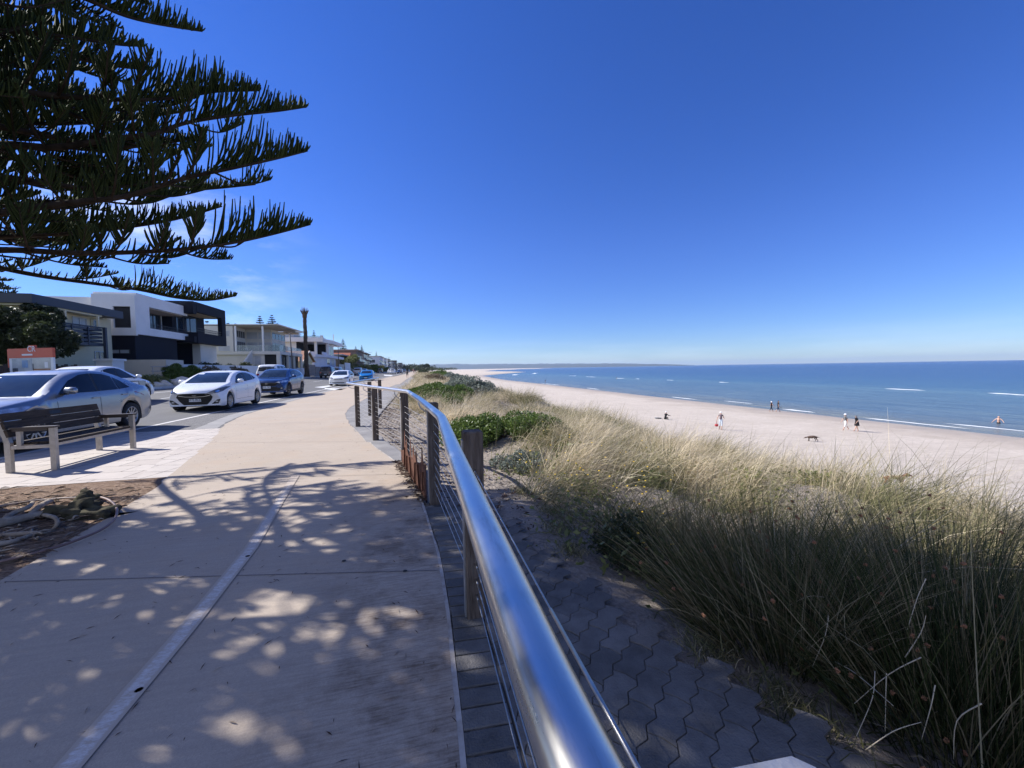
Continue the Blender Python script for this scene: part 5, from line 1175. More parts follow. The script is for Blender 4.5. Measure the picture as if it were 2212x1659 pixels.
pbox(h, 'base_wall', m_offw, (-33, -18.62, 63.01, 74.6, 3.95, 4.40), (-33, -20.75, 63.3, 74.3, .5, 3.945), (-19.15, -18.65, 63.05, 63.6, .5, 3.945), (-18.95, -18.65, 67.0, 67.3, .5, 3.945), (-18.95, -18.65, 74.0, 74.5, .5, 3.945), (-19.05, -18.7, 70.3, 70.6, .5, 3.945))
winy(h, 63.3, -22.9, -21.2, 2.0, 3.8, 2, pm=m_blind); pbox(h, 'doorway', m_openshade, (-20.74, -19.2, 63.4, 74.2, .5, 3.94)); winx(h, -19.18, 64.2, 66.8, .7, 3.8, 2, fm=m_framed); winx(h, -19.18, 67.6, 70.0, .7, 3.8, 2, pm=m_blind)
pbox(h, 'upper_wall', m_offw, (-24.49, -20.95, 67.2, 73.6, 4.41, 7.9))
for k in range(2):
    z0, z1 = (6.45, 7.5) if k else (4.55, 5.95)
    for x0, x1 in ((-24.3, -22.85), (-22.75, -22.2), (-22.05, -21.05)): winy(h, 67.2, x0, x1, z0, z1, 1, pm=m_blind)
    winx(h, -20.95, 67.35, 73.5, z0, z1, 4)
    winx(h, -24.5, 63.4, 67.0, z0, z1, 5, pm=m_win)
pbox(h, 'column', m_white, (-20.9, -20.7, 63.05, 63.25, 4.41, 7.97)); pbox(h, 'column', m_white, (-24.3, -24.1, 63.02, 63.2, 4.41, 7.95))
pbox(h, 'balustrade', m_balglass, (-24.1, -18.75, 63.06, 63.09, 4.41, 5.28), (-18.74, -18.71, 63.1, 74.4, 4.41, 5.28))
mb = MB(); mb.rev([(.16, 4.41), (.24, 4.85), (.22, 4.85), (.15, 4.5)], c=(-23.1, 63.7, 0), n=14); mb.build('planter', m_white, h)
mb = MB(); mb.add([(-22.2, 58.4, .9), (-22.2, 62.98, 3.95), (-22.2, 62.98, .6), (-22.2, 58.4, .6)], [(0, 1, 2, 3)]); mb.extrude([(-22.3, 57.5, .6), (-22.3, 57.5, 1.3), (-22.3, 62.9, 4.5), (-22.3, 62.9, .6)], (.2, 0, 0)); mb.build('stair_wall', m_offw, h)
# --- tiled cottage
h = house('tiled_cottage', 'small cream cottage with an orange tiled roof beside the dead palm trunk')
pbox(h, 'wall', m_cream, (-30, -20.6, 80.8, 89.6, .5, 3.4))
mb = MB(); mb.add([(-31, 80.2, 3.3), (-19.9, 80.2, 3.3), (-19.9, 85.3, 5.5), (-31, 85.3, 5.5), (-19.9, 90.4, 3.3), (-31, 90.4, 3.3)], [(0, 1, 2, 3), (3, 2, 4, 5), (0, 3, 5)]); mb.build('roof', m_tileo, h)
mb = MB(); mb.extrude([(-20.58, 80.9, 3.38), (-20.58, 89.5, 3.38), (-20.58, 85.3, 5.22)], (.2, 0, 0)); mb.build('gable', m_cream, h)
mb = MB()
for s in (-1, 1): mb.extrude([(-19.9, 85.3, 5.52), (-19.9, 85.3+s*5.1, 3.32), (-19.9, 85.3+s*5.1, 3.12), (-19.9, 85.3, 5.3)], (-.12, 0, 0))
mb.build('bargeboard', m_offw, h); winx(h, -20.36, 82.6, 84.2, 1.5, 2.9, 2, fm=m_offw); winx(h, -20.6, 86.2, 88.2, 1.5, 2.9, 2, fm=m_offw)
# --- white terraced house
h = house('terrace_house', 'large white house with deep dark terraces and glass rooftop railing')
X0, Y0 = -19.3, 95.4
pbox(h, 'parapet', m_white, (-34, -19.5, 95.2, 96.6, 8.0, 8.95)); mb = MB()
mb.prism([(-34, 96.0), (-21.0, 96.0), (-19.3, 104.6), (-19.3, 118.8), (-34, 118.8)], 8.1, 8.95); mb.build('roof', m_white, h)
mb = MB(); mb.prism([(-34, 95.8), (-21.3, 95.8), (-19.5, 101.1), (-19.4, 120.9), (-34, 120.9)], 4.62, 5.22); mb.build('balcony_slab', m_lilac, h)
mb = MB(); mb.prism([(-34, 96.2), (-21.6, 96.2), (-20.2, 101.4), (-20.2, 113), (-34, 113)], .5, 4.6); mb.build('wall', m_lilac, h)
pbox(h, 'upper_wall', m_white, (-34, -25.2, 96.3, 113, 5.23, 8.08), (-25.19, -20.6, 106.5, 113, 5.23, 8.08)); pbox(h, 'terrace_back', m_openshade, (-25.19, -25.1, 96.4, 106.4, 5.23, 8.07), (-25.1, -21.2, 106.3, 106.49, 5.23, 8.07))
pbox(h, 'column', m_white, (-21.5, -21.0, 96.1, 96.6, 5.23, 8.09)); pbox(h, 'column', m_white, (-20.3, -19.8, 102.6, 103.2, 5.23, 8.09)); pbox(h, 'terrace_wall', m_lilac, (-25, -21.5, 96.05, 96.2, 5.23, 5.85), (-20.3, -20.15, 97.6, 102.5, 5.23, 5.85))
winx(h, -20.6, 107.2, 112.2, 5.3, 7.7, 3); winx(h, -20.2, 102.2, 105.4, 3.0, 4.4, 2); winx(h, -20.2, 107.5, 111, 3.0, 4.3, 2, pm=m_blind); pbox(h, 'rooftop_balustrade', m_balglass, (-21.4, -21.37, 100, 108, 8.96, 9.7), (-26, -21.4, 99.97, 100, 8.96, 9.7)); pbox(h, 'chimney', m_greyh, (-22.4, -21.8, 106.2, 107, 8.96, 10.3)); pbox(h, 'rooftop_room', m_greyh, (-30, -26, 97.5, 103, 8.96, 10.1))
pbox(h, 'flue', m_frame, (-21.2, -21.0, 116.0, 116.2, 8.96, 11.4))
# --- the row further along
def generic(name, label, y0, y1, z1, wall, xf=-20.4, roof=m_offw, stories=2, kind='flat', dep=11, base=.5, pm=None):
    h = house(name, label); pbox(h, 'wall', wall, (xf-dep, xf, y0, y1, base, z1))
    if kind == 'flat': pbox(h, 'roof', roof, (xf-dep-.4, xf+.7, y0-.4, y1+.4, z1+.002, z1+.34))
    else:
        mb = MB(); ym = (y0+y1)/2; e = .5; mb.add([(xf-dep-e, y0-e, z1-.1), (xf+e, y0-e, z1-.1), (xf+e, ym, z1+2.6), (xf-dep-e, ym, z1+2.6), (xf+e, y1+e, z1-.1), (xf-dep-e, y1+e, z1-.1)], [(0, 1, 2, 3), (3, 2, 4, 5), (0, 3, 5), (1, 4, 2)]); mb.build('roof', roof, h)
    for s in range(stories):
        zb = base+.9+s*(z1-base)/stories; zt_ = zb+1.55; n = max(2, int((y1-y0)/4.2)); w = (y1-y0)/n
        for k in range(n): winx(h, xf, y0+w*k+.5, y0+w*(k+1)-.5, zb, zt_, 2, fm=m_framed, pm=pm)
        for k in range(2): winy(h, y0, xf-dep*.45*(k+1), xf-dep*.45*(k+1)+2.6, zb, zt_, 2, fm=m_framed, pm=pm)
        if s: pbox(h, 'balcony', wall, (xf+.002, xf+1.1, y0+.3, y1-.3, zb-.95, zb-.75)); pbox(h, 'balcony_rail', m_balglass, (xf+1.05, xf+1.09, y0+.3, y1-.3, zb-.745, zb+.15))
    return h
generic('shaded_house', 'low brown house mostly hidden behind hedges beyond the white terraces', 124, 137, 6.0, m_brown, roof=m_greyh, xf=-21)
h = generic('red_roof_house', 'brown house with a steep red tiled roof beyond the hedge', 140, 150, 5.0, m_brown, roof=m_tiler, kind='gable', xf=-21.5, stories=1); pbox(h, 'dormer', m_offw, (-22.4, -20.8, 144.4, 146.0, 4.2, 6.1)); pbox(h, 'chimney', m_white, (-27, -26.3, 141, 141.8, 5.0, 8.4))
generic('brown_modern_house', 'tall brown modern house with dark vertical windows', 153, 170, 8.8, m_brown, roof=m_stone, xf=-20.2)
generic('stone_house', 'stone coloured flat roofed house with stacked balconies', 174, 196, 8.6, m_stone, roof=m_brown, xf=-20.2, stories=3)
generic('tan_house', 'narrow tan house between the stone house and the lilac one', 199, 216, 7.4, m_offw, roof=m_brown, xf=-21.5)
generic('lilac_house', 'pale lilac white house with a flat parapet roof', 222, 246, 8.8, m_lilac, roof=m_offw, xf=-17.8)
generic('white_box_house', 'plain white box house right after the lilac house', 250, 272, 8.6, m_white, roof=m_offw, xf=-17.5)
generic('glazed_house', 'white house with tall dark glazing further down the row', 277, 300, 8.8, m_white, roof=m_greyh, xf=-17.0, stories=3)
cols = [m_greyh, m_brown, m_offw, m_brown, m_stone, m_offw, m_brown, m_greyh]
nm = ['grey flat roofed house far down the esplanade', 'dark brown house with three storeys far down the row', 'small cream house near the far end of the row', 'squat brown house past the small cream one', 'stone fronted block near the end of the street', 'pale block almost at the vanishing point', 'last brown building before the distant trees', 'tiny grey building where the street vanishes']
for k in range(8):
    y0 = 308+k*36; generic('distant_house', nm[k], y0, y0+27, (8.2, 9.2, 7.0, 8.2, 9.0, 7.6, 8.4, 7.4)[k], cols[k], roof=cols[(k+3) % 8], xf=-15.5+k*.6, stories=(2, 3, 2, 2, 3, 2, 2, 2)[k])
# ------------------------------------------------------------------ walls, fences and small things in front
def thing_box(name, label, cat, m, *boxes):
    mb = MB()
    for b_ in boxes: mb.box(*b_)
    return tag(mb.build(name, m), label, cat)
w1 = empty('garden_wall', (0, 0, 0), 0, 'long pale rendered front wall with letterbox slot behind the white hatchback', 'wall')
pbox(w1, 'wall_panel', m_fencew, (-19.7, -19.5, 39.5, 50.9, .5, 2.22)); pbox(w1, 'pier', m_fencew, (-19.72, -19.40, 50.92, 53.1, .5, 2.22)); pbox(w1, 'letterbox', m_framed, (-19.4, -19.37, 49.6-.1, 51.3, 1.92, 2.1) if False else (-19.5, -19.47, 49.0, 50.6, 1.9, 2.1)); pbox(w1, 'intercom', m_framed, (-19.4, -19.375, 51.5, 51.8, 1.86, 2.12))
thing_box('garden_wall', 'white rendered wall running behind the blue crossover', 'wall', m_fencew, (-19.68, -19.46, 53.12, 68.0, .5, 2.24))
thing_box('garden_wall', 'cream rendered wall below the navy house windows', 'wall', m_fencec, (-22.6, -19.1, 36.95, 37.15, .5, 2.55), (-19.3, -19.1, 37.16, 39.4, .5, 2.55))
thing_box('ramp_wall', 'low cream ramp wall under the metal handrail', 'wall', m_fencec, (-18.6, -18.4, 33.5, 39.0, .5, 1.35))
rr_ = empty('ramp_railing', (0, 0, 0), 0, 'galvanised pipe railing on the low cream ramp wall', 'railing')
m_galv = bpy.data.materials['galvanised']
for z in (1.95, 1.62): mb = MB(); mb.tube([(-18.3, 33.6, z), (-18.3, 40.4, z)], .03, 8); mb.build('rail', m_galv, rr_)
for y in (33.8, 35.9, 37.6, 38.2, 40.2): mb = MB(); mb.tube([(-18.3, y, .45), (-18.3, y, 1.95)], .028, 8); mb.build('post', m_galv, rr_)
f = empty('picket_fence', (0, 0, 0), 0, 'timber paling fence with painted shade under the big evergreen tree', 'fence'); mb = MB()
for k in range(60): mb.box(-19.62, -19.58, 16+k*.22, 16.19+k*.22, .5, 1.95+.06*((k*7) % 3))
mb.build('paling', mat('shaded_paling', (.05, .04, .035), rough=.95, var=.25), f); pbox(f, 'fence_rail', m_brown, (-19.72, -19.63, 16, 29, 1.0, 1.1), (-19.72, -19.63, 16, 29, 1.7, 1.8))  # palings coloured dark to paint in the shade beneath the tree
mb = MB(); mb.box(-20.6, -19.7, 32.2, 33.3, .5, 2.35); mb.box(-20.7, -19.6, 32.1, 33.4, 2.352, 2.5); o = mb.build('utility_cabinet', m_fencew); tag(o, 'pale grey capped meter pier beside the dark balcony post', 'cabinet')
# sale sign
c0, c1 = P(24.6, 800, 18.6), P(119, 800, 18.2); dv = Vector((c1.x-c0.x, c1.y-c0.y, 0)); WD = dv.length; dv.normalize(); nv = Vector((dv.y, -dv.x, 0))
sg = empty('sale_sign', (c0.x, c0.y, .5), math.atan2(dv.y, dv.x), 'orange and white property sale board standing before the dark hedge', 'sign')
m_or = mat('sign_orange', (.50, .10, .055), rough=.5, var=.04); m_sw = mat('sign_white', (.62, .66, .72), rough=.5, var=.03); m_ink = mat('sign_ink', (.08, .09, .12), rough=.6, var=0)
s_ = WD/1.19
def sb(name, m, x0, x1, z0, z1, y0=-.02, y1=.0, par=None): return pbox(par or sg, name, m, (x0*s_, x1*s_, y0, y1, z0*s_, z1*s_))
zt = 2.20/s_
sb('board', m_sw, 0, 1.19, zt-.73, zt, -.05, .03); sb('header', m_or, -.008, 1.198, zt-.20, zt+.005, -.065, .035); sb('header_tab', m_or, .56, .72, zt+.006, zt+.07, -.06, .03)
sb('side_return', m_or, -.035, -.009, zt-.40, zt, -.06, .2)
hd = sg.children[1]
vs_, fs_ = text_mesh('CR', .17*s_, .004); mb = MB(); mb.add([(v.x+.64*s_, -.072-v.z, v.y+(zt-.015)*s_) for v in vs_], fs_); mb.build('logo_lettering', m_sw, hd)
sb('strapline', m_sw, .37, .66, zt-.15, zt-.115, -.068, -.066, hd)
ph = sb('photo_panel', mat('photo_room', (.20, .25, .31), rough=.3, col2=(.38, .44, .50), vscale=2.2), .08, .62, zt-.58, zt-.21, -.062, -.051)
sb('photo_window', mat('photo_blue', (.12, .24, .45), rough=.3, var=.2), .36, .52, zt-.41, zt-.25, -.066, -.0625, ph); sb('photo_floor', mat('photo_dark', (.05, .07, .10), rough=.3, var=.4, vscale=9), .085, .615, zt-.575, zt-.50, -.0655, -.0625, ph); sb('photo_sofa', bpy.data.materials['photo_dark'], .09, .24, zt-.5, zt-.42, -.0655, -.0625, ph)
ph = sb('photo_panel', mat('photo_kitchen', (.33, .36, .36), rough=.3, col2=(.45, .47, .46), vscale=2.2), .64, 1.12, zt-.58, zt-.21, -.062, -.051)
sb('photo_table', mat('photo_wood', (.20, .09, .045), rough=.3, col2=(.32, .18, .10), vscale=6), .66, 1.115, zt-.575, zt-.44, -.0655, -.0625, ph); sb('photo_lamp', bpy.data.materials['photo_dark'], .64, .67, zt-.52, zt-.33, -.0662, -.0656, ph); sb('photo_window', m_sw, .97, 1.06, zt-.42, zt-.30, -.0662, -.0656, ph)
for x0, x1, z in ((.09, .32, .64), (.42, .62, .685), (.09, .28, .70), (.98, 1.1, .62)): sb('text_line', m_ink, x0, x1, zt-z-.012, zt-z+.008, -.0535, -.0505)
for x in (.12, 1.05): sb('post', m_brown, x, x+.06, -.1, zt-.74, -.04, .02)
# portable toilet
tl = empty('portable_toilet', (-20.0, 69.2, .55), R(28), 'yellow portable toilet cabin on the building site beside the lamp post', 'toilet')
m_yel = mat('yellow_plastic', (.62, .44, .04), rough=.5, var=.08); pbox(tl, 'cabin', m_yel, (-.58, .58, -.58, .58, 0, 2.0)); pbox(tl, 'door', mat('yellow_door', (.52, .36, .03), rough=.5, var=.06), (-.45, .45, -.60, -.582, .1, 1.85)); mb = MB(); mb.add([(-.66, -.66, 2.002), (.66, -.66, 2.002), (.66, .66, 2.002), (-.66, .66, 2.002), (-.6, -.6, 2.22), (.6, -.6, 2.22), (.6, .6, 2.22), (-.6, .6, 2.22)], [(0, 3, 2, 1), (4, 5, 6, 7), (0, 1, 5, 4), (1, 2, 6, 5), (2, 3, 7, 6), (3, 0, 4, 7)]); mb.build('roof', mat('pale_yellow', (.75, .62, .25), rough=.5, var=.05), tl); pbox(tl, 'vent', m_sw, (-.4, .4, -.585, -.581, 1.88, 1.97))
# site rubble
mb = MB(); rs = random.Random(9)
for k in range(46):
    y = rs.uniform(55, 64.5); x = rs.uniform(-21.6, -20.0); z = .6+1.55*math.exp(-((y-60)/3.6)**2)*rs.uniform(.75, 1.05); mb.obox((x, y, z), (rs.uniform(.2, .7), rs.uniform(.2, .9), rs.uniform(.06, .3)), rz=rs.uniform(0, 3), rx=rs.uniform(-.4, .4), mi=rs.choice((0, 1, 2)))
mb.prism([(-21.8, 54), (-19.8, 54), (-19.8, 66), (-21.8, 66)], .5, 1.7, 0)
tag(mb.build('rubble_heap', [m_tileo, m_white, mat('rubble_brick', (.30, .13, .09), rough=.9, var=.3)]), kind='stuff')
# far side front walls and hedges beyond the palm
thing_box('garden_wall', 'short white wall beside the palm trunk and black truck', 'wall', m_fencew, (-18.3, -18.1, 68.6, 74.2, .5, 2.0))
thing_box('garden_wall', 'pale wall in front of the white terraced house', 'wall', m_offw, (-18.5, -18.3, 90, 104, .5, 2.1))
thing_box('garden_wall', 'cream site hoarding left of the silver wagon', 'wall', m_fencec, (-18.2, -18.0, 105, 112, .5, 3.1))
thing_box('garden_wall', 'tall white panel wall behind the older white hatchback', 'wall', m_white, (-18.0, -17.8, 113, 121.5, .5, 3.6))
thing_box('garden_wall', 'pale long wall under the red roofed house', 'wall', m_lilac, (-18.2, -18.0, 123, 150, .5, 2.4))
thing_box('garden_wall', 'low grey wall below the brown modern house', 'wall', m_greyh, (-18.4, -18.2, 152, 200, .5, 1.7))
mb = MB(); mb.box(-18.05, -17.95, 76, 80.5, .5, 2.6); mb.box(-18.0, -17.9, 80.6, 84.5, .5, 2.3); tag(mb.build('timber_gate', mat('grey_timber', (.22, .19, .17), rough=.9, var=.2)), 'weathered grey timber gate in front of the tiled cottage', 'gate')
# lawn and footpath on the far verge
strip('far_footpath', [(-18.0, 20), (-18.0, 160)], [(-16.9, 20), (-16.9, 160)], .012, mat('far_path_concrete', (.40, .37, .34), rough=.9, var=.1), zf=lambda x, y: float(terr(x, y)))
# rocks in the garden bed
rg = 'pale limestone rocks edging the shrub bed'; rk = None
m_rock = mat('limestone', (.48, .42, .35), rough=.9, col2=(.68, .62, .54), vscale=4, bump=.5, bscale=12)
for k, (u, v, r_) in enumerate(((352, 822, .42), (372, 824, .55), (392, 823, .6), (410, 822, .5), (338, 826, .35), (425, 818, .45), (520, 812, .4))):
    q_ = at(u, -16.9); p = Vector((q_[0], q_[1], .5)); mb = MB(); rock_blob(mb, (0, 0, r_*.35), r_, 20+k, n=7, sq=(1.2, 1, .65), amp=.4); o = mb.build('garden_rock', m_rock); o.location = (p.x, p.y, .5)
    tag(o, 'pale limestone rock in the shrub bed across the road', 'rock', rg)
# ------------------------------------------------------------------ lamps and the dead palm
m_pole = mat('pole_steel', (.06, .06, .065), rough=.6, metal=0, var=.08)
def lamp(u, x, hgt, label, lean=0):
    x, y = at(u, x); r_ = empty('street_lamp', (x, y, .5), 0, label, 'street lamp', 'street lamps along the esplanade'); mb = MB(); mb.tube([(0, 0, 0), (-lean*.3, 0, hgt*.5), (-lean, 0, hgt)], [.11, .085, .07], 10); mb.build('pole', m_pole, r_)
    for s in (-1, 1):
        mb = MB(); mb.tube([(-lean, 0, hgt-.15), (-lean+s*.35, 0, hgt+.12), (-lean+s*.8, 0, hgt+.2)], .035, 8); a_ = mb.build('arm', m_pole, r_); mb = MB(); mb.obox((-lean+s*1.05, 0, hgt+.2), (.62, .2, .1)); mb.build('lamp_head', m_white, a_)
lamp(633, -15.9, 6.1, 'dark leaning street lamp in front of the yellow toilet', .25); lamp(732, -16.2, 6.3, 'grey street lamp before the white terraced house'); lamp(795.5, -15.5, 7.0, 'street lamp standing by the brown modern house'); lamp(841, -12.5, 7.6, 'small distant street lamp above the lilac house')
x, y = at(662.5, -17.2); pm_ = empty('dead_palm', (x, y, .5), 0, 'tall bare palm trunk with its crown cut off', 'tree'); mb = MB(); hz = np.linspace(0, 9.8, 40)
mb.tube([(.02*math.sin(z*2), .02*math.cos(z*1.7), z) for z in hz], [.34+.045*math.sin(z*7)*.5-.006*z+(.16*math.exp(-z*1.6)) for z in hz], 14)
mb.build('trunk', mat('palm_bark', (.045, .032, .024), rough=.95, col2=(.10, .075, .055), vscale=4, stretch=(1, 1, 3), bump=.8, bscale=9), pm_)
mb = MB(); mb.tube([(0, 0, 9.7), (0, 0, 10.1), (0, 0, 10.5), (0, 0, 10.75)], [.33, .36, .36, .25], 12)
for k in range(26):
    a = k*2.4; mb.tube([(.35*math.cos(a), .35*math.sin(a), 10.3+.2*(k % 3)), (.55*math.cos(a), .55*math.sin(a), 10.75+.15*(k % 4)), (.62*math.cos(a), .62*math.sin(a), 10.9+.2*(k % 4))], [.06, .035, .01], 4)
mb.build('frond_stubs', mat('frond_stub', (.10, .065, .04), rough=.95, var=.3), pm_)
# ------------------------------------------------------------------ trees and shrubs behind and before the houses
def leaf_quads(C, size, seed=1, flat=.3):
    """leaf quads at centres C with random orientation"""
    n = len(C); g = np.random.default_rng(seed); A = g.normal(size=(n, 3)); A /= np.linalg.norm(A, axis=1)[:, None]; B = g.normal(size=(n, 3)); B[:, 2] += flat; B -= A*np.sum(A*B, 1)[:, None]; B /= np.linalg.norm(B, axis=1)[:, None]
    s = (size*np.clip(g.normal(1, .3, n), .4, 1.8))[:, None]; w = s*.42
    V = np.stack([C-A*s, C+B*w, C+A*s, C-B*w], 1).reshape(-1, 3); F = np.arange(n*4).reshape(n, 4); return V, F
def leaf_mat(name, c0, c1, rough=.5):
    m, nt, b, L = newmat(name); at_ = _n(nt, 'ShaderNodeAttribute'); at_.attribute_name = 'tint'; L(mixc(nt, at_.outputs['Fac'], c0, c1), b.inputs['Base Color']); b.inputs['Roughness'].default_value = rough; b.inputs['Specular IOR Level'].default_value = .35
    tr = _n(nt, 'ShaderNodeBsdfTranslucent'); L(b.inputs['Base Color'].links[0].from_socket, tr.inputs[0]); mx = _n(nt, 'ShaderNodeMixShader'); mx.inputs[0].default_value = .32; L(b.outputs[0], mx.inputs[1]); L(tr.outputs[0], mx.inputs[2]); L(mx.outputs[0], nt.nodes['Material Output'].inputs[0]); return m
m_leafd = leaf_mat('dark_leaf', (.012, .02, .008), (.06, .075, .028)); m_leafg = leaf_mat('green_leaf', (.045, .085, .015), (.13, .19, .04)); m_leafo = leaf_mat('olive_leaf', (.09, .11, .035), (.26, .26, .09)); m_leafs = leaf_mat('sage_leaf', (.085, .105, .085), (.26, .29, .24)); m_leafb = leaf_mat('brown_leaf', (.08, .06, .035), (.26, .20, .12))
def clump_points(n, clumps, seed):
    g = np.random.default_rng(seed); out = []; T = []
    w = np.array([c[3]**2 for c in clumps]); w = w/w.sum()
    for (x, y, z, r_), k in zip(clumps, (w*n).astype(int)):
        d = g.normal(size=(k, 3)); d /= np.linalg.norm(d, axis=1)[:, None]; rr = r_*(.55+.5*g.random(k)**.6); p = d*rr[:, None]*np.array([1, 1, .85])+np.array([x, y, z]); out.append(p); T.append(np.clip(g.normal(.4+.3*g.random(), .22, k), 0, 1))
    return np.concatenate(out), np.repeat(np.concatenate(T), 4)
def bush(name, label, cat, loc_, clumps, n, size, m, seed, group=None, trunk=None, flat=.3):
    r_ = empty(name, loc_, 0, label, cat, group); C, T = clump_points(n, clumps, seed); C = C[C[:, 2] > -.05] if trunk is None else C
    T = T[:len(C)*4]; V, F = leaf_quads(C, size, seed, flat); build_np('foliage' if trunk is None else 'crown', V, F, m, r_, attr=T)
    mb = MB(); rs = random.Random(seed)
    if trunk:
        for (a, c_, rad) in trunk: mb.tube(smooth_pts([Vector(a), Vector(a).lerp(Vector(c_), .5)+Vector((rs.uniform(-.15, .15), rs.uniform(-.15, .15), .1)), Vector(c_)], 4), list(np.linspace(rad, rad*.35, 9)), 7)
        mb.build('trunk', m_bark, r_)
    else:
        for (x, y, z, q) in clumps[:14]: mb.tube([(0, 0, -.05), (x*.5, y*.5, z*.6), (x, y, z)], [.03, .02, .006], 5)
        mb.build('stem', m_bark, r_)
    return r_
g_ = random.Random(3)
def dome(rx, ry, h, n, r0, r1, z0=.2, seed=0):
    q = random.Random(seed); out = []
    for k in range(n):
        a = q.uniform(0, 6.28); t = math.sqrt(q.random()); x, y = rx*t*math.cos(a), ry*t*math.sin(a); out.append((x, y, z0+(h-z0)*(1-t**2.2)*q.uniform(.55, 1.0), q.uniform(r0, r1)))
    return out
c = P(58, 800, 24.0)
cl = [(q.x, q.y, q.z) for q in ()]
q = random.Random(12); cl = []
for k in range(60):
    u = q.uniform(-60, 150); v = q.uniform(645, 775); w_ = (1-abs((u-30)/150)**2)
    lo_, hi_ = (652 if u < 100 else 660+(u-100)*.9), (795 if u < 60 else 770-(u-60)*.1)
    if not lo_+8 < v < hi_: continue
    p = P(u, v, 22.6+q.uniform(-1.3, 1.3)); cl.append((p.x-c.x, p.y-c.y, p.z-.5, q.uniform(.42, .75)))
bush('evergreen_tree', 'dense dark spreading evergreen tree in front of the cream house', 'tree', (c.x, c.y, .5), cl, 30000, .11, m_leafd, 5, trunk=[((0, 0, 0), (.2, .1, 2.6), .2), ((.1, 0, .9), (1.6, -.4, 2.9), .12), ((0, 0, 1.0), (-1.8, .3, 3.0), .13), ((.1, 0, 1.3), (.9, .8, 3.6), .09), ((0, 0, 1.2), (-.7, -.6, 3.8), .09)])
def at_uv(u, v, z): return G(u, v, z)
for (lab, u, v, z, rx, ry, h, n, sz, m_, sd) in (
  ('low grey green shrub at the kerb across the road', 324, 832, .5, .75, 1.1, .75, 5200, .07, m_leafo, 41),
  ('bright green and bronze bush behind the white hatchback', 392, 822, .5, 1.5, 1.6, 1.75, 11000, .08, m_leafg, 42),
  ('dull reddish scrub right of the bright green bush', 452, 815, .5, 1.2, 1.6, 1.35, 5200, .08, m_leafb, 43),
  ('sparse dry brown shrub against the pale front wall', 510, 811, .5, 1.3, 2.2, 1.25, 4600, .08, m_leafb, 44)):
    q_ = at(u, -17.6); p = Vector((q_[0], q_[1], .5)); bush('garden_shrub', lab, 'shrub', (p.x, p.y, .5), dome(rx, ry, h, 26, .22, .42, seed=sd), n, sz, m_, sd)
for (lab, X_, Y_, rx, ry, h, sd) in (('rounded dark hedge below the navy balcony', -20.6, 47.5, 1.2, 3.4, 2.75, 51), ('clipped dark round hedge before the glass walled house', -20.8, 56.5, 1.0, 1.9, 2.9, 52)):
    cl = [(rx*.8*g_.uniform(-1, 1), ry*.8*g_.uniform(-1, 1), h-.6-g_.uniform(0, 1.6), .55) for k in range(34)]; bush('clipped_hedge', lab, 'hedge', (X_, Y_, .5), [(a, b2, c_-.5, d) for a, b2, c_, d in cl], 9000, .09, m_leafd, sd)
x, y = at(752, -19.5); cl = [(g_.uniform(-3, 2), g_.uniform(-6, 7), g_.uniform(1.2, 5.2), g_.uniform(.8, 1.4)) for k in range(34)]; bush('olive_tree', 'broad olive green tree beside the red roofed house', 'tree', (x, 129, .5), cl, 12000, .22, m_leafo, 61, trunk=[((0, 0, 0), (0, 0, 3), .2), ((0, 0, 1), (0, 3, 4), .12), ((0, 0, 1), (-1, -3, 4), .12)])
for k, (lab, Y_, h_) in enumerate((('sunlit hedge mound below the brown modern house', 156, 2.6), ('long green hedge by the far black truck', 178, 3.2), ('rough green bank beyond the far black truck', 205, 3.0), ('hedge in front of the lilac house', 236, 2.4))):
    cl = [(g_.uniform(-1.6, 1.4), g_.uniform(-7, 7), g_.uniform(.4, h_), g_.uniform(.6, 1.0)) for j in range(26)]; bush('hedge', lab, 'hedge', (-17.4+k*.6, Y_, .5), cl, 5000, .22, m_leafo if k % 2 == 0 else m_leafg, 70+k)
# distant Norfolk pines over the roofs
m_pined = leaf_mat('far_pine_leaf', (.012, .022, .01), (.045, .06, .03))
def far_pine(label, u, vtop, X_, wid=1.0, seed=0, vis=8, bushy=False):
    x, y = at(u, X_); d = ray(u, vtop); t = x/d.x; zt_ = H+d.z*t; r_ = empty('norfolk_pine', (x, y, .5), 0, label, 'tree', 'distant Norfolk pines above the rooftops'); g = np.random.default_rng(seed); Hh = zt_-.5
    V = []; F = []; T = []; n = 0; mb = MB(); mb.tube([(0, 0, 0), (0, 0, Hh*.6), (0, 0, Hh)], [.28, .16, .03], 8); mb.build('trunk', m_bark, r_)
    z = Hh; k = 0
    while z > max(1.5, Hh-vis*1.1):
        l = min(3.6, .35+(Hh-z)*.42)*wid
        for j in range(6):
            a = 6.283*j/6+k*1.3+g.normal(0, .1); dd = np.array([math.cos(a), math.sin(a), 0]); N = int(26+24*l); ts = g.random(N)**.7; base = np.array([0, 0, z])+dd*(ts*l)[:, None]+np.array([0, 0, 1])*(.16*l*ts**2-.05)[:, None]
            A = np.array([0, 0, 1.])*g.uniform(.6, 1.2, N)[:, None]+dd*.5+g.normal(0, .35, (N, 3)); ln = (.42*(1-ts*.55)*g.uniform(.6, 1.2, N))[:, None]*min(1.2, .5+l*.25); S = np.cross(A, dd); S /= np.linalg.norm(S, axis=1)[:, None]+1e-6; w_ = .07
            V.append(np.stack([base-S*w_, base+S*w_, base+A*ln+S*w_*.5, base+A*ln-S*w_*.5], 1).reshape(-1, 3)); F.append(np.arange(N*4).reshape(N, 4)+n); n += N*4; T.append(np.repeat(np.clip(g.normal(.4, .25, N), 0, 1), 4))
        z -= g.uniform(.62, .8); k += 1
    build_np('crown', np.concatenate(V), np.concatenate(F), m_pined, r_, attr=np.concatenate(T))
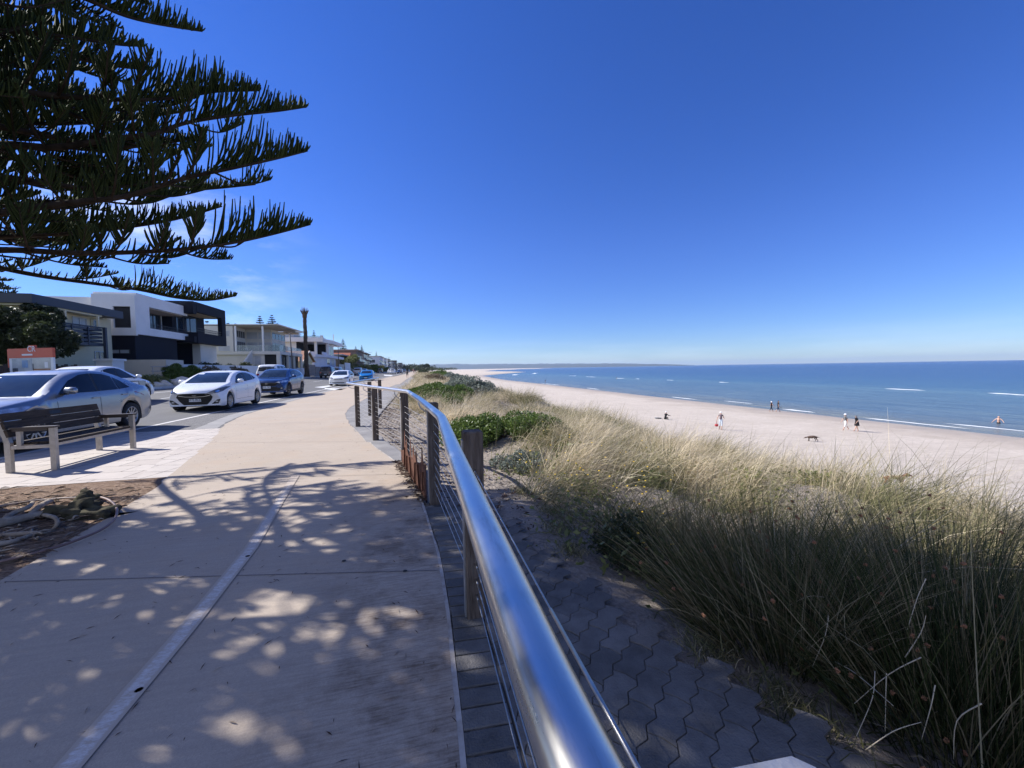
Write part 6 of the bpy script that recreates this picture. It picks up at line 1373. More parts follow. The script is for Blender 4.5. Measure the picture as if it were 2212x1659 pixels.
far_pine('flat topped Norfolk pine left of the pair above the white flat roof', 566, 686, -46, 1.0, 1, 5); far_pine('pointed Norfolk pine right of the pair above the white flat roof', 592, 684, -46, 1.1, 2, 6)
far_pine('small pine tip behind the navy house corner', 497, 701, -48, .9, 3, 5); far_pine('tiny pine top near the left end of the white flat roof', 513, 702, -52, .8, 4, 4)
far_pine('bushy pine above the white terraced house', 681, 716, -44, .7, 5, 6); far_pine('tall pine behind the lamp by the white terraced house', 743, 734, -36, .85, 6, 12)
far_pine('pale rounded pine left of the brown modern house', 770, 749, -40, .8, 7, 8); far_pine('pine crown right above the brown modern house', 783, 747, -42, .8, 8, 8); far_pine('small conical pine over the stone house', 814, 760, -38, .6, 9, 8)
far_pine('dark Norfolk pine cut off at the left picture edge', 6, 588, -34, 1.3, 10, 16); far_pine('pine seen through the navy balcony opening', 452, 697, -44, .9, 13, 5)
far_pine('small conical pine at the far end of the street', 908, 788, 14, .8, 11, 12)
x, y = at(917.5, 6); 
cl = [(g_.uniform(-4, 4), g_.uniform(-5, 5), g_.uniform(2.5, 8), g_.uniform(2, 3)) for k in range(24)]; d_ = ray(917.5, 792); t_ = 470/d_.y; bush('round_tree', 'lone dark round tree on the horizon right of the street', 'tree', (d_.x*t_, 470, -.5), [(a*1.0, b2, c_*.8, d) for a, b2, c_, d in cl], 5000, .5, m_leafd, 90, trunk=[((0, 0, 0), (0, 0, 5), .4)])
# far tree belt
V = []; F = []; T = []; n = 0; g = np.random.default_rng(8); C = []
for k in range(150):
    u = g.uniform(868, 935) if k < 110 else g.uniform(930, 985); dist = g.uniform(420, 900) if k < 110 else g.uniform(900, 1500); d = ray(u, 795); t = dist/d.y; h_ = g.uniform(3, 8.5)*(1 if k < 110 else .9)
    m_ = 70; C.append(np.stack([d.x*t+g.normal(0, 4, m_), dist+g.normal(0, 4, m_), -.5+h_*g.random(m_)**.7], 1))
C = np.concatenate(C); V, F = leaf_quads(C, 1.0, 4); o = build_np('far_woodland', V, F, m_leafd, attr=np.repeat(g.random(len(C)), 4)); tag(o, kind='stuff')
# ------------------------------------------------------------------ people and dogs
def cloth(n, c): 
    return bpy.data.materials.get(n) or mat(n, c, rough=.85, var=.15, vscale=9, spec=.2)
m_skin = mat('skin', (.50, .30, .22), rough=.55, var=.08, vscale=6)
m_hairw = cloth('white_hair', (.75, .72, .68)); m_hairb = cloth('dark_hair', (.03, .022, .018)); m_shoe = cloth('dark_shoe', (.03, .03, .032))
C_black = cloth('black_cloth', (.015, .015, .018)); C_grey = cloth('grey_cloth', (.14, .145, .15)); C_white = cloth('white_cloth', (.75, .75, .74)); C_pale = cloth('pale_blue_cloth', (.52, .60, .68)); C_mauve = cloth('mauve_grey_cloth', (.15, .115, .13)); C_red = cloth('red_bag_cloth', (.45, .03, .05)); C_navy = cloth('navy_cloth', (.02, .03, .06)); C_wet = cloth('wetsuit', (.012, .014, .02)); C_tan = cloth('tan_cloth', (.30, .24, .18)); C_pink = cloth('pink_cloth', (.45, .22, .22))
def skin_mesh(verts, edges, radii, root_i):
    me = bpy.data.meshes.new('figure'); me.from_pydata([tuple(v) for v in verts], edges, []); ob = bpy.data.objects.new('figure', me); COL.objects.link(ob)
    md = ob.modifiers.new('s', 'SKIN'); md.use_smooth_shade = True; sv = me.skin_vertices[0].data
    for i, r_ in enumerate(radii):
        sv[i].radius = (r_, r_) if isinstance(r_, (int, float)) else r_; sv[i].use_root = (i == root_i)
    sb_ = ob.modifiers.new('d', 'SUBSURF'); sb_.levels = 1
    dg = bpy.context.evaluated_depsgraph_get(); nm_ = bpy.data.meshes.new_from_object(ob.evaluated_get(dg)); bpy.data.objects.remove(ob); return nm_
def person(label, loc_, heading, legs=((.35, .0), (-.3, .35)), arms=((-.3, .3), (.3, .4)), lean=.04, top=C_black, bottom=C_black, shoes=None, sleeve=.5, trouser=.5, hair=m_hairb, hat=None, hgt=1.72, skirt=None, sit=False, group=None, brim=False, headfwd=.0, spread=(.10, .10), z_off=0.):
    """built facing +X; legs and arms are (swing, bend) for the left and right side"""
    k = hgt/1.74; J = []; E_ = []; Rr = []; tagv = []
    def j(p, r_, t, par=None):
        J.append(Vector(p)); Rr.append(r_); tagv.append(t); i = len(J)-1
        if par is not None: E_.append((par, i))
        return i
    hz = .93 if not sit else .16; lx = math.sin(lean); 
    pel = j((0, 0, hz), (.115, .15), 'b'); wa = j((lx*.2, 0, hz+.16), (.10, .135), 't', pel); ch = j((lx*.42, 0, hz+.36), (.115, .165), 't', wa); nk0 = j((lx*.56, 0, hz+.52), (.06, .07), 't', ch)
    nk = j((lx*.60+headfwd*.4, 0, hz+.575), .05, 's', nk0); hd = j((lx*.66+headfwd, 0, hz+.68), (.088, .075), 's', nk); tp = j((lx*.68+headfwd, 0, hz+.765), (.06, .055), 'h', hd); ns = j((lx*.66+headfwd+.085, 0, hz+.665), .014, 's', hd)
    hands = []
    for s, (sw, bd) in zip((1, -1), legs):
        hp = j((0, s*.085, hz-.05), .092, 'b', pel); th = .43; 
        kn = J[hp]+Vector((math.sin(sw)*th, s*.01, -math.cos(sw)*th)); a2 = sw-bd; sk = .42; an = kn+Vector((math.sin(a2)*sk, 0, -math.cos(a2)*sk))
        md_ = j(J[hp].lerp(kn, .5), .078, 'b' if trouser >= .25 else 's', hp); ki = j(kn, .056, 'b' if trouser >= .5 else 's', md_); cf = j(kn.lerp(an, .4), .052, 'b' if trouser >= .7 else 's', ki); ai = j(an, .034, 'b' if trouser >= 1 else 's', cf); f = an+Vector((math.cos(a2)*.16, s*.02, -.045+math.sin(a2)*.1)); hl = j(an+Vector((-.03, 0, -.05)), .034, 'f', ai); j(f, .026, 'f', ai)
    for s, (sw, bd) in zip((1, -1), arms):
        sh = j((lx*.52, s*.165, hz+.475), .058, 't', nk0); d = Vector((math.sin(sw), s*spread[0 if s > 0 else 1]*2, -math.cos(sw))).normalized(); el = J[sh]+d*.29; a2 = sw+bd; d2 = Vector((math.sin(a2), s*spread[0 if s > 0 else 1], -math.cos(a2))).normalized(); wr = el+d2*.25
        m_ = j(J[sh].lerp(el, .55), .044, 't' if sleeve >= .3 else 's', sh); ei = j(el, .038, 't' if sleeve >= .8 else 's', m_); wi = j(wr, .026, 't' if sleeve >= 1.2 else 's', ei); pi = j(wr+d2*.075, (.026, .034), 's', wi); hands.append((wr+d2*.09, d2, s))
    me = skin_mesh(J, E_, Rr, 0); ms = dict(b=bottom, t=top, s=m_skin, h=hair, f=shoes or m_skin); keys = 'btshf'
    V = [v.co.copy() for v in me.vertices]; Fs = [tuple(p.vertices) for p in me.polygons]; bpy.data.meshes.remove(me)
    mb = MB(); mb.add(V, [], 0, True)
    for f in Fs:
        c = sum((V[i] for i in f), Vector())/len(f); best = None
        for a, b2 in E_:
            pa, pb = J[a], J[b2]; ab = pb-pa; t = max(0, min(1, (c-pa).dot(ab)/max(ab.length_squared, 1e-9))); dd = (c-(pa+ab*t)).length
            if best is None or dd < best[0]: best = (dd, tagv[b2] if t > .5 else tagv[a])
        mb.f.append(f); mb.mi.append(keys.index(best[1])); mb.sm.append(True)
    for (hp_, d2, s) in hands:
        side = Vector((0, s, 0)); 
        for q, (oy, ln) in enumerate(((-.024, .062), (-.008, .075), (.008, .07), (.024, .055))):
            n_ = d2.cross(side).normalized(); b0 = hp_+n_*oy; mb.tube([b0, b0+d2*ln*.5, b0+d2*ln-side*.014], [.008, .008, .005], 5, mi=2)
        b0 = hp_-d2*.05+d2.cross(side).normalized()*.03; mb.tube([b0, b0+d2*.03+d2.cross(side).normalized()*.025, b0+d2*.06+d2.cross(side).normalized()*.03], [.010, .009, .006], 5, mi=2)
    o = mb.build('person', [ms[q] for q in keys]); o.location = (loc_[0], loc_[1], loc_[2]+z_off); o.rotation_euler = (0, 0, heading); o.scale = (k, k, k); tag(o, label, 'person', group)
    hx = J[hd].x; hzz = J[hd].z
    hb = MB(); hb.rev([(.0, .125), (.055, .112), (.088, .07), (.099, .02), (.094, -.015)] if hat is None else [(.0, .14), (.07, .128), (.103, .085), (.106, .03)], c=(hx-.012, 0, hzz), n=16)
    if hat and brim: hb.rev([(.10, .036), (.17, .015)], c=(hx, 0, hzz), n=16)
    elif hat: hb.add([(hx+.07, -.07, hzz+.045), (hx+.19, -.045, hzz+.025), (hx+.19, .045, hzz+.025), (hx+.07, .07, hzz+.045)], [(0, 1, 2, 3)])
    else: hb.rev([(.094, -.015), (.07, -.075)], c=(hx-.03, 0, hzz), n=16)
    hb.build('hat' if hat else 'hair', hat or hair, o)
    if skirt:
        sk_ = MB(); sk_.rev([(.155, hz+.14), (.175, hz), (.20, hz-.14), (.225, hz-.30)], n=18); sk_.build('skirt', skirt, o)
    return o, hands, J
tow = lambda a: R(a)
zb = lambda x, y: float(terr(x, y))
GP = 'people on the beach'
x, y = 28.95, 32.06; o, hd, J = person('person in white cap and mauve vest carrying a red bag on the sand', (x, y, zb(x, y)), R(40), legs=((.10, .05), (-.12, .05)), arms=((-.25, .35), (.35, 1.0)), top=C_mauve, bottom=C_pale, shoes=m_shoe, sleeve=.2, trouser=.5, hair=m_hairw, hat=C_white, hgt=1.76, group=GP, spread=(.22, .12))
p = o.matrix_world.copy() if False else None
def held(o, pos, rot=0): 
    k = o.scale[0]; a = o.rotation_euler.z; v = Vector(pos)*k; return (o.location.x+v.x*math.cos(a)-v.y*math.sin(a), o.location.y+v.x*math.sin(a)+v.y*math.cos(a), o.location.z+v.z)
hp = held(o, hd[0][0]); mb = MB(); rock_blob(mb, (0, 0, -.42), .17, 31, n=8, sq=(1.1, .6, .8), amp=.2); mb.tube([(0, .05, -.3), (0, .02, -.05), (0, 0, 0), (0, -.02, -.05), (0, -.05, -.3)], .012, 5); b = mb.build('carry_bag', C_red); b.location = hp; tag(b, 'red carry bag held by the person in the mauve vest', 'bag')
x, y = 28.24, 39.8; person('person in black sitting on the sand facing the sea', (x, y, zb(x, y)), R(25), legs=((1.95, 1.75), (1.9, 1.65)), arms=((.9, .5), (.95, .5)), lean=.35, top=C_black, bottom=C_black, sleeve=1.3, trouser=1, hat=C_white, hgt=1.7, group=GP, sit=True)
p = G(1421, 905.5, -4.9); mb = MB(); rock_blob(mb, (0, 0, .06), .30, 33, n=6, sq=(1.5, .8, .3), amp=.35); t = mb.build('beach_towel', C_grey); t.location = (p.x, p.y, zb(p.x, p.y)); tag(t, 'crumpled dark towel left of the sitting person', 'towel')
x, y = 55.95, 51.2; person('person in black leggings and white visor walking at the waterline', (x, y, zb(x, y)), R(-22), legs=((.38, .1), (-.32, .25)), arms=((-.2, .4), (.25, .4)), top=C_black, bottom=C_black, sleeve=.2, trouser=.7, hat=C_white, hgt=1.68, group=GP)
x, y = 56.75, 50.7; o, hd, J = person('person in black shirt and cap walking with swim fins', (x, y, zb(x, y)), R(-22), legs=((.36, .05), (-.34, .25)), arms=((.35, .25), (-.5, .5)), top=C_black, bottom=C_navy, sleeve=.5, trouser=.5, hat=C_black, hgt=1.82, group=GP, spread=(.1, .22))
hp = held(o, hd[0][0]); mb = MB(); mb.prism([(-.03, -.05), (.12, -.03), (.42, -.10), (.42, .10), (.12, .03), (-.03, .05)], -.06, -.02); b = mb.build('swim_fin', C_wet); b.location = hp; b.rotation_euler = (0, R(35), R(-22)); tag(b, 'black swim fin in the hand of the walker in the cap', 'swim fin')
x, y = 43.73, 31.22; person('person in grey top and white shorts walking left along the sand', (x, y, zb(x, y)), R(165), legs=((.34, .0), (-.38, .3)), arms=((-.15, .3), (.2, .3)), top=C_grey, bottom=C_white, sleeve=.6, trouser=.5, hair=m_hairw, hat=C_white, hgt=1.76, group=GP)
x, y = 44.2, 30.45; o, hd, J = person('person in a short black dress and wide hat walking behind the grey top', (x, y, zb(x, y)), R(165), legs=((.42, .0), (-.22, .15)), arms=((.25, .5), (-.35, .2)), lean=.12, top=C_black, bottom=C_black, sleeve=.6, trouser=.3, hat=C_grey, brim=True, hgt=1.66, skirt=C_black, group=GP, headfwd=.04)
x, y = 70.64, 32.56; person('bather standing waist deep in the sea', (x, y, -6.5), R(195), legs=((.0, .0), (.0, .0)), arms=((.3, .6), (.2, .5)), top=m_skin, bottom=C_black, sleeve=0, trouser=.4, hair=m_skin, hgt=1.8, spread=(.4, .4), group=GP, z_off=-.86)
for (u, v, z, lab, sea_) in ((1062.7, 817, -6.15, 'left one of two tiny dark walkers on the far beach', 0), (1066.8, 817, -6.15, 'right one of two tiny dark walkers on the far beach', 0), (1178, 827, -6.45, 'tiny dark figure standing at the edge of the shallow water', 0), (1331.8, 819.5, -6.5, 'far swimmer in a black wetsuit standing among the breakers', 1), (1074, 812.5, -6.4, 'tiny tan figure at the water behind two dark walkers', 0)):
    p = G(u, v, z); person(lab, (p.x, p.y, -6.5 if sea_ else max(zb(p.x, p.y), -6.5)), R(200), top=C_black if 'dark' in lab or 'black' in lab else C_tan, bottom=C_black if 'tan' not in lab else C_tan, sleeve=1.2, trouser=1, hgt=1.75, group=GP, z_off=-.4 if sea_ else 0)
GW = 'walkers on the promenade'
for (u, v, hh, lab, top, bot, hat) in ((880, 815.8, 94, 'walker in black shirt and shorts nearest on the promenade', C_black, C_black, None), (866.5, 808.2, 92, 'walker in grey close to the kerb beyond the nearest walker', C_grey, C_navy, None), (888.3, 805.3, 85, 'dark far walker in the middle of the promenade', C_black, C_black, None), (893.2, 807.2, 88, 'pink topped walker left in the pair at the dune edge', C_pink, C_grey, C_white), (896.6, 807.4, 88, 'navy topped walker right in the pair at the dune edge', C_navy, C_black, None)):
    p = G(u, v, 0.012); person(lab, (p.x, p.y, .012), R(hh), legs=((.30, .05), (-.28, .3)), top=top, bottom=bot, sleeve=.5, trouser=.5, shoes=m_shoe, hat=hat, hgt=1.76, group=GW)
def dog(label, loc_, heading, cols, sc=1.0, head_down=0., fat=1.0):
    J = []; E_ = []; Rr = []
    def j(p, r_, par=None):
        J.append(Vector(p)); Rr.append(r_)
        if par is not None: E_.append((par, len(J)-1))
        return len(J)-1
    ch = j((.18, 0, .50), (.13, .11)); mi = j((-.05, 0, .50), (.115, .10), ch); be = j((-.25, 0, .53), (.085, .085), mi); ru = j((-.40, 0, .52), (.095, .085), be)
    nk = j((.34, 0, .58-head_down*.5), .075, ch); hd = j((.48, 0, .66-head_down), .07, nk); mz = j((.60, 0, .62-head_down*1.1), .04, hd); j((.67, 0, .60-head_down*1.15), .026, mz)
    Rr[:4] = [(a*fat, b2*fat) for a, b2 in Rr[:4]]
    for s in (-1, 1):
        j((.44, s*.055, .73-head_down), .022, hd)
        sh = j((.22, s*.075, .40), .055, ch); kn = j((.21+.05*s, s*.075, .21), .032, sh); pw = j((.22+.08*s, s*.075, .03), .026, kn); j((.27+.08*s, s*.075, .02), .02, pw)
        hp = j((-.40, s*.08, .42), .07, ru); st = j((-.33-.04*s, s*.085, .28), .042, hp); hk = j((-.46-.05*s, s*.085, .17), .025, st); pw = j((-.43-.06*s, s*.085, .03), .024, hk); j((-.38-.06*s, s*.085, .02), .02, pw)
    t1 = j((-.52, 0, .50), .03, ru); t2 = j((-.66, 0, .42), .02, t1); j((-.76, 0, .40), .012, t2)
    me = skin_mesh(J, E_, Rr, 0); V = [v.co.copy() for v in me.vertices]; Fs = [tuple(p.vertices) for p in me.polygons]; bpy.data.meshes.remove(me)
    mb = MB(); mb.add(V, Fs, 0, True); mb.mi = [1 if (sum(V[i].x for i in f)/len(f) < -.28 or sum(V[i].z for i in f)/len(f) > .60) else 0 for f in Fs]
    o = mb.build('dog', cols); o.location = loc_; o.rotation_euler = (0, 0, heading); o.scale = (sc,)*3; return tag(o, label, 'dog')
f1 = mat('brown_fur', (.085, .055, .04), rough=.95, var=.35, vscale=9); f2 = mat('tan_fur', (.30, .20, .12), rough=.95, var=.25, vscale=8); f3 = mat('russet_fur', (.20, .075, .04), rough=.95, var=.25, vscale=8)
x, y = 31.9, 25.4; dg_ = dog('shaggy brown dog sniffing the open sand', (x, y, zb(x, y)), R(150), [f1, f1], .8, .25, 1.75); dg_.scale = (.85, .95, .72)
p = G(1936, 1052, -4.52); dog('tan and russet dog trotting just beyond the dune grass', (p.x, p.y, zb(p.x, p.y)), R(-22), [f2, f3], 1.0, .02)
# ------------------------------------------------------------------ dune vegetation
def grass_mat(name, g0, g1, s0, s1):
    m = bpy.data.materials.new(name); m.use_nodes = True; nt = m.node_tree; L = nt.links.new; b = nt.nodes['Principled BSDF']; out = nt.nodes['Material Output']
    at_ = _n(nt, 'ShaderNodeAttribute'); at_.attribute_name = 'tint'; rp = _n(nt, 'ShaderNodeValToRGB'); e = rp.color_ramp.elements; e[0].position = 0; e[0].color = (*g0, 1); e[1].position = 1; e[1].color = (*s1, 1)
    q = e.new(.4); q.color = (*g1, 1); q = e.new(.62); q.color = (*s0, 1); L(at_.outputs['Fac'], rp.inputs[0]); L(rp.outputs[0], b.inputs['Base Color']); b.inputs['Roughness'].default_value = .6; b.inputs['Specular IOR Level'].default_value = .25
    tr = _n(nt, 'ShaderNodeBsdfTranslucent'); L(rp.outputs[0], tr.inputs[0]); mx = _n(nt, 'ShaderNodeMixShader'); mx.inputs[0].default_value = .25; L(b.outputs[0], mx.inputs[1]); L(tr.outputs[0], mx.inputs[2]); L(mx.outputs[0], out.inputs[0]); return m
m_grass = grass_mat('marram', (.055, .065, .025), (.20, .19, .085), (.46, .375, .23), (.78, .67, .48))
m_rush = grass_mat('rush', (.02, .032, .009), (.075, .088, .026), (.17, .125, .06), (.46, .37, .21))
def blades(B, D0, D1, L_, w0, tint, segs=4):
    n = len(B); ts = np.linspace(0, 1, segs+1); V = np.zeros((n, segs+1, 2, 3)); g = np.random.default_rng(len(B)); S0 = g.normal(size=(n, 3)); S0[:, 2] *= .2
    for k, t in enumerate(ts):
        c = B+L_[:, None]*(D0*(t-.5*t*t)+D1*(.5*t*t)); T = D0*(1-t)+D1*t; S = np.cross(T, S0); S /= np.linalg.norm(S, axis=1)[:, None]+1e-9; w = w0*(1-.92*t**1.6)*.5
        V[:, k, 0] = c-S*w[:, None]; V[:, k, 1] = c+S*w[:, None]
    base = np.arange(n)*(2*(segs+1)); Fs = [np.stack([base+2*k, base+2*k+1, base+2*k+3, base+2*k+2], 1) for k in range(segs)]
    return V.reshape(-1, 3), np.concatenate(Fs), np.repeat(tint, 2*(segs+1))
def edge(y):
    """sea-side limit of bare ground by the fence"""
    return np.interp(y, [-6, .5, 1.2, 1.8, 2.9, 4.2, 5.5, 7, 9, 12, 16, 32, 75, 155, 230, 400], [2.1, 1.9, 1.68, 1.46, 1.22, 1.32, 1.38, 1.2, .8, .0, -.55, -.6, .35, 1.8, 3.2, 5.5])
def outer(y): return np.interp(y, [-6, 0, 6, 20, 60, 230, 420], [9.5, 9.5, 9.6, 9.8, 10.5, 13.5, 18])
class Gr:
    def __init__(s): s.V = []; s.F = []; s.T = []; s.n = 0
    def add(s, V, F, T): s.V.append(V); s.F.append(F+s.n); s.T.append(T); s.n += len(V)
def tuft_field(gr, y0, y1, dens, nbl, lrange, wid, seed, spread=.13, lean=.35, tintf=None, excl=None, keep=None, droop=1.0, patch=.36):
    g = np.random.default_rng(seed); A = (y1-y0)*11; N = int(A*dens); y = g.uniform(y0, y1, N); x = edge(y)+(outer(y)-edge(y))*g.random(N)
    ok = np.ones(N, bool)
    if excl: 
        for (cx, cy, rx, ry) in excl: ok &= ((x-cx)/rx)**2+((y-cy)/ry)**2 > 1
    if keep is not None: ok &= keep(x, y)
    # patchiness
    ok &= vnoise(x*1.5+5, y*1.4+2) > patch
    x, y = x[ok], y[ok]; N = len(x); n = N*nbl; ti = np.repeat(np.arange(N), nbl)
    bx_ = x[ti]+g.normal(0, spread, n); by = y[ti]+g.normal(0, spread, n); bz = terr(bx_, by)-.02
    ta = g.uniform(0, 6.283, N); tl = np.abs(g.normal(0, lean, N)); wind = np.array([.30, -.10])
    big = .6+.8*vnoise(x*.8+11, y*.8+4)
    dxy = np.stack([np.cos(ta)*tl, np.sin(ta)*tl], 1)[ti]+wind+np.stack([bx_-x[ti], by-y[ti]], 1)*1.1+g.normal(0, .13, (n, 2))
    hd_ = dxy/(np.linalg.norm(dxy, axis=1)[:, None]+1e-6); a0 = np.clip(np.abs(g.normal(.36, .26, n))*(lean/.45)+.02, 0, 1.25); a1 = np.clip(a0+np.clip(g.normal(1.0, .5, n), -.1, 2.2)*droop, 0, 2.6)
    D0 = np.concatenate([hd_*np.sin(a0)[:, None], np.cos(a0)[:, None]], 1); D1 = np.concatenate([hd_*np.sin(a1)[:, None], np.cos(a1)[:, None]], 1)
    L_ = g.uniform(*lrange, n)*np.clip(big*g.uniform(.7, 1.2, N), .45, 1.3)[ti]; tt = np.clip(((tintf(x, y) if tintf else .6)+g.normal(0, .15, N))[ti]+g.normal(0, .17, n), 0, 1)
    w = wid*g.uniform(.7, 1.3, n)
    V, F, T = blades(np.stack([bx_, by, bz], 1), D0, D1, L_, w, tt); gr.add(V, F, T); return n
# places taken by leafy shrubs
SH = [(G(1096, 990, -.4), 1.2, .8), (G(950, 866, -.1), 1.5, 2.6), (G(1022, 856, -.3), 1.9, 2.2)]
excl = [(p.x, p.y, rx*.95, ry*.95) for p, rx, ry in SH]; _d = G(1368, 1235, -.12); excl += [(_d.x-.12, _d.y-.15, .52, .5)]
tf = lambda x, y: np.clip(.74+.62*(vnoise(x*.62+2, y*.55+9)-.5)+.40*(vnoise(x*1.9+7, y*1.7+3)-.5)-.10*(x > 6.8)-.40*np.clip((4.9-y-.12*x)/1.2, 0, 1)*np.clip((6.2-x)/1.2, 0, 1), .03, .97)  # tint lowered near the path, painting deeper tree shade into the grass
gr = Gr(); nb = 0
away = lambda x, y: (x*x+y*y > 1.7**2)
sight = lambda x, y: away(x, y) & ~((np.arctan2(x, y) > -.02) & (np.arctan2(x, y) < .26) & (y > 4.0) & (y < 9.2) & (x < 2.35))
far_in = lambda x, y: sight(x, y) & ~((y < 2.4) & (x < 4.2))
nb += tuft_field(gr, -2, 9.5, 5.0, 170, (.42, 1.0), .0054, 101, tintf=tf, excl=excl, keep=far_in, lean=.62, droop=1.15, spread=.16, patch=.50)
nb += tuft_field(gr, -2, 9.5, 8, 34, (.14, .42), .0058, 111, tintf=lambda x, y: tf(x, y)-.32, excl=excl, keep=sight, lean=.7, droop=1.3, spread=.25, patch=.2)  # brown thatch tinted darker so gaps between tufts read as shadow
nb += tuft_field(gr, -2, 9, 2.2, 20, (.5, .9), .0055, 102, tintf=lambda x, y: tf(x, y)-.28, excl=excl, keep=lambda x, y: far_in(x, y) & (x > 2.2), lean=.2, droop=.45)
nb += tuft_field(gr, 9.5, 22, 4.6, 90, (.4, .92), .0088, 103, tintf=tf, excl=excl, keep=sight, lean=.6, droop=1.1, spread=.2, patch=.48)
nb += tuft_field(gr, 9.5, 22, 5, 26, (.14, .4), .009, 113, tintf=lambda x, y: tf(x, y)-.32, excl=excl, keep=sight, lean=.7, droop=1.2, spread=.28, patch=.2)  # same darkened thatch, painting shade between the farther tufts
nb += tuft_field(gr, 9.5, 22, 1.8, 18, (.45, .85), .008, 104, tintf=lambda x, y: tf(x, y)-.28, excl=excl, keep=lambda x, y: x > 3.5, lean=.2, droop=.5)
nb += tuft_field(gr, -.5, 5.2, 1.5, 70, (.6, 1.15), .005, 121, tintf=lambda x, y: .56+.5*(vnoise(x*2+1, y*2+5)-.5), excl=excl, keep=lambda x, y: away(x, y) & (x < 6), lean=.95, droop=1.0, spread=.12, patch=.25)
nb += tuft_field(gr, 22, 60, 3.4, 34, (.3, .7), .018, 105, tintf=lambda x, y: tf(x, y)-.04, excl=excl, spread=.26, lean=.5, droop=1.0)
nb += tuft_field(gr, 60, 150, 1.8, 14, (.35, .8), .045, 106, tintf=lambda x, y: tf(x, y)-.08, spread=.4)
nb += tuft_field(gr, 150, 420, .5, 12, (.4, 1.0), .12, 107, tintf=lambda x, y: tf(x, y)-.15, spread=.8)
o = build_np('dune_grass', np.concatenate(gr.V), np.concatenate(gr.F), m_grass, attr=np.concatenate(gr.T)); tag(o, kind='stuff'); print('blades', nb)
# dark rushes with seed heads at the near corner
m_head_ = mat('rush_seed', (.25, .115, .055), rough=.9, var=.35, vscale=30)
def rush(label, cx, cy, n, rad, hgt, seed, heads, tint=.3, lean=(.0, .0), broken=0):
    z = float(terr(cx, cy)); r_ = empty('rush_clump', (cx, cy, z), 0, label, 'rush clump', 'dark rush clumps beside the paved apron'); g = np.random.default_rng(seed)
    a = g.uniform(0, 6.283, n); q = rad*np.sqrt(g.random(n)); B = np.stack([q*np.cos(a), q*np.sin(a), np.full(n, -.04)], 1); out_ = np.stack([np.cos(a), np.sin(a)], 1)*(q/rad)[:, None]*.75+g.normal(0, .2, (n, 2))+np.array(lean)
    D0 = np.concatenate([out_*.6, np.ones((n, 1))], 1); D0 /= np.linalg.norm(D0, axis=1)[:, None]; D1 = np.concatenate([out_*1.1, np.full((n, 1), .75)+g.normal(0, .25, (n, 1))], 1); D1 /= np.linalg.norm(D1, axis=1)[:, None]
    L_ = hgt*g.uniform(.45, 1.1, n); V, F, T = blades(B, D0, D1, L_, np.full(n, .0052)*g.uniform(.6, 1.3, n), np.clip(g.normal(tint+.06, .30, n), 0, 1)); build_np('stems', V, F, m_rush, r_, attr=T)
    mb = MB(); idx_ = g.choice(n, heads, replace=False)
    for i in idx_:
        t = g.uniform(.72, 1.0); c = B[i]+L_[i]*(D0[i]*(t-.5*t*t)+D1[i]*.5*t*t)
        for k in range(7): d = g.normal(size=3); d /= np.linalg.norm(d); mb.obox(tuple(c+d*.0055), (.008, .007, .006), rz=g.uniform(0, 3), rx=g.uniform(0, 3))
    if heads: o = mb.build('seed_heads', m_head_, r_); o['kind'] = 'stuff'
    return r_
rush('tall dark rush clump with brown seed heads at the near picture corner', 2.35, 1.15, 2600, .46, 1.0, 201, 90, .30, (-.05, .0))
rush('rush clump leaning over the pavers just beyond the corner clump', 1.93, 1.8, 2000, .36, .85, 202, 30, .42, (-.28, .12))
rush('brown rush clump between the daisies and the corner clump', 1.95, 2.7, 800, .4, .7, 203, 6, .55, (-.30, .05))
rush('upright rush clump seaward of the corner clump', 3.15, 1.6, 2000, .46, .95, 204, 14, .32, (.05, .0))
rush('dark rush clump further along the dune side of the apron', 3.1, 2.9, 600, .46, .75, 205, 3, .45, (-.1, .1))
rush('rush clump cut off by the right picture edge', 3.3, .75, 1500, .44, .95, 206, 14, .35, (.0, .0))
# pale broken stems lying over the paver edge
mb = MB(); rs = random.Random(14)
for (u0, v0, u1, v1, z0, z1) in ((1805, 1430, 1930, 1525, .10, .25), (1890, 1450, 1850, 1590, .20, .06), (1915, 1455, 1912, 1580, .22, .04), (1990, 1420, 1845, 1520, .3, .08), (1870, 1620, 1990, 1560, .05, .2), (2020, 1480, 1990, 1600, .3, .1), (1955, 1420, 2000, 1330, .25, .45), (1790, 1330, 1755, 1440, .3, .08), (1830, 1390, 1824, 1330, .15, .35), (2120, 1520, 2060, 1640, .35, .1), (1700, 1310, 1780, 1290, .12, .3), (2000, 1250, 1960, 1360, .5, .3)):
    p0, p1 = G(u0, v0, z0), G(u1, v1, z1); m_ = p0.lerp(p1, .5)+Vector((0, 0, .015)); mb.tube(smooth_pts([p0, m_+Vector((rs.uniform(-.02, .02), rs.uniform(-.02, .02), rs.uniform(0, .02))), p1], 4), list(np.linspace(.0021, .0009, 9)), 5)
tag(mb.build('dead_stems', mat('straw_stem', (.55, .46, .32), rough=.8, var=.15, vscale=20)), kind='stuff')
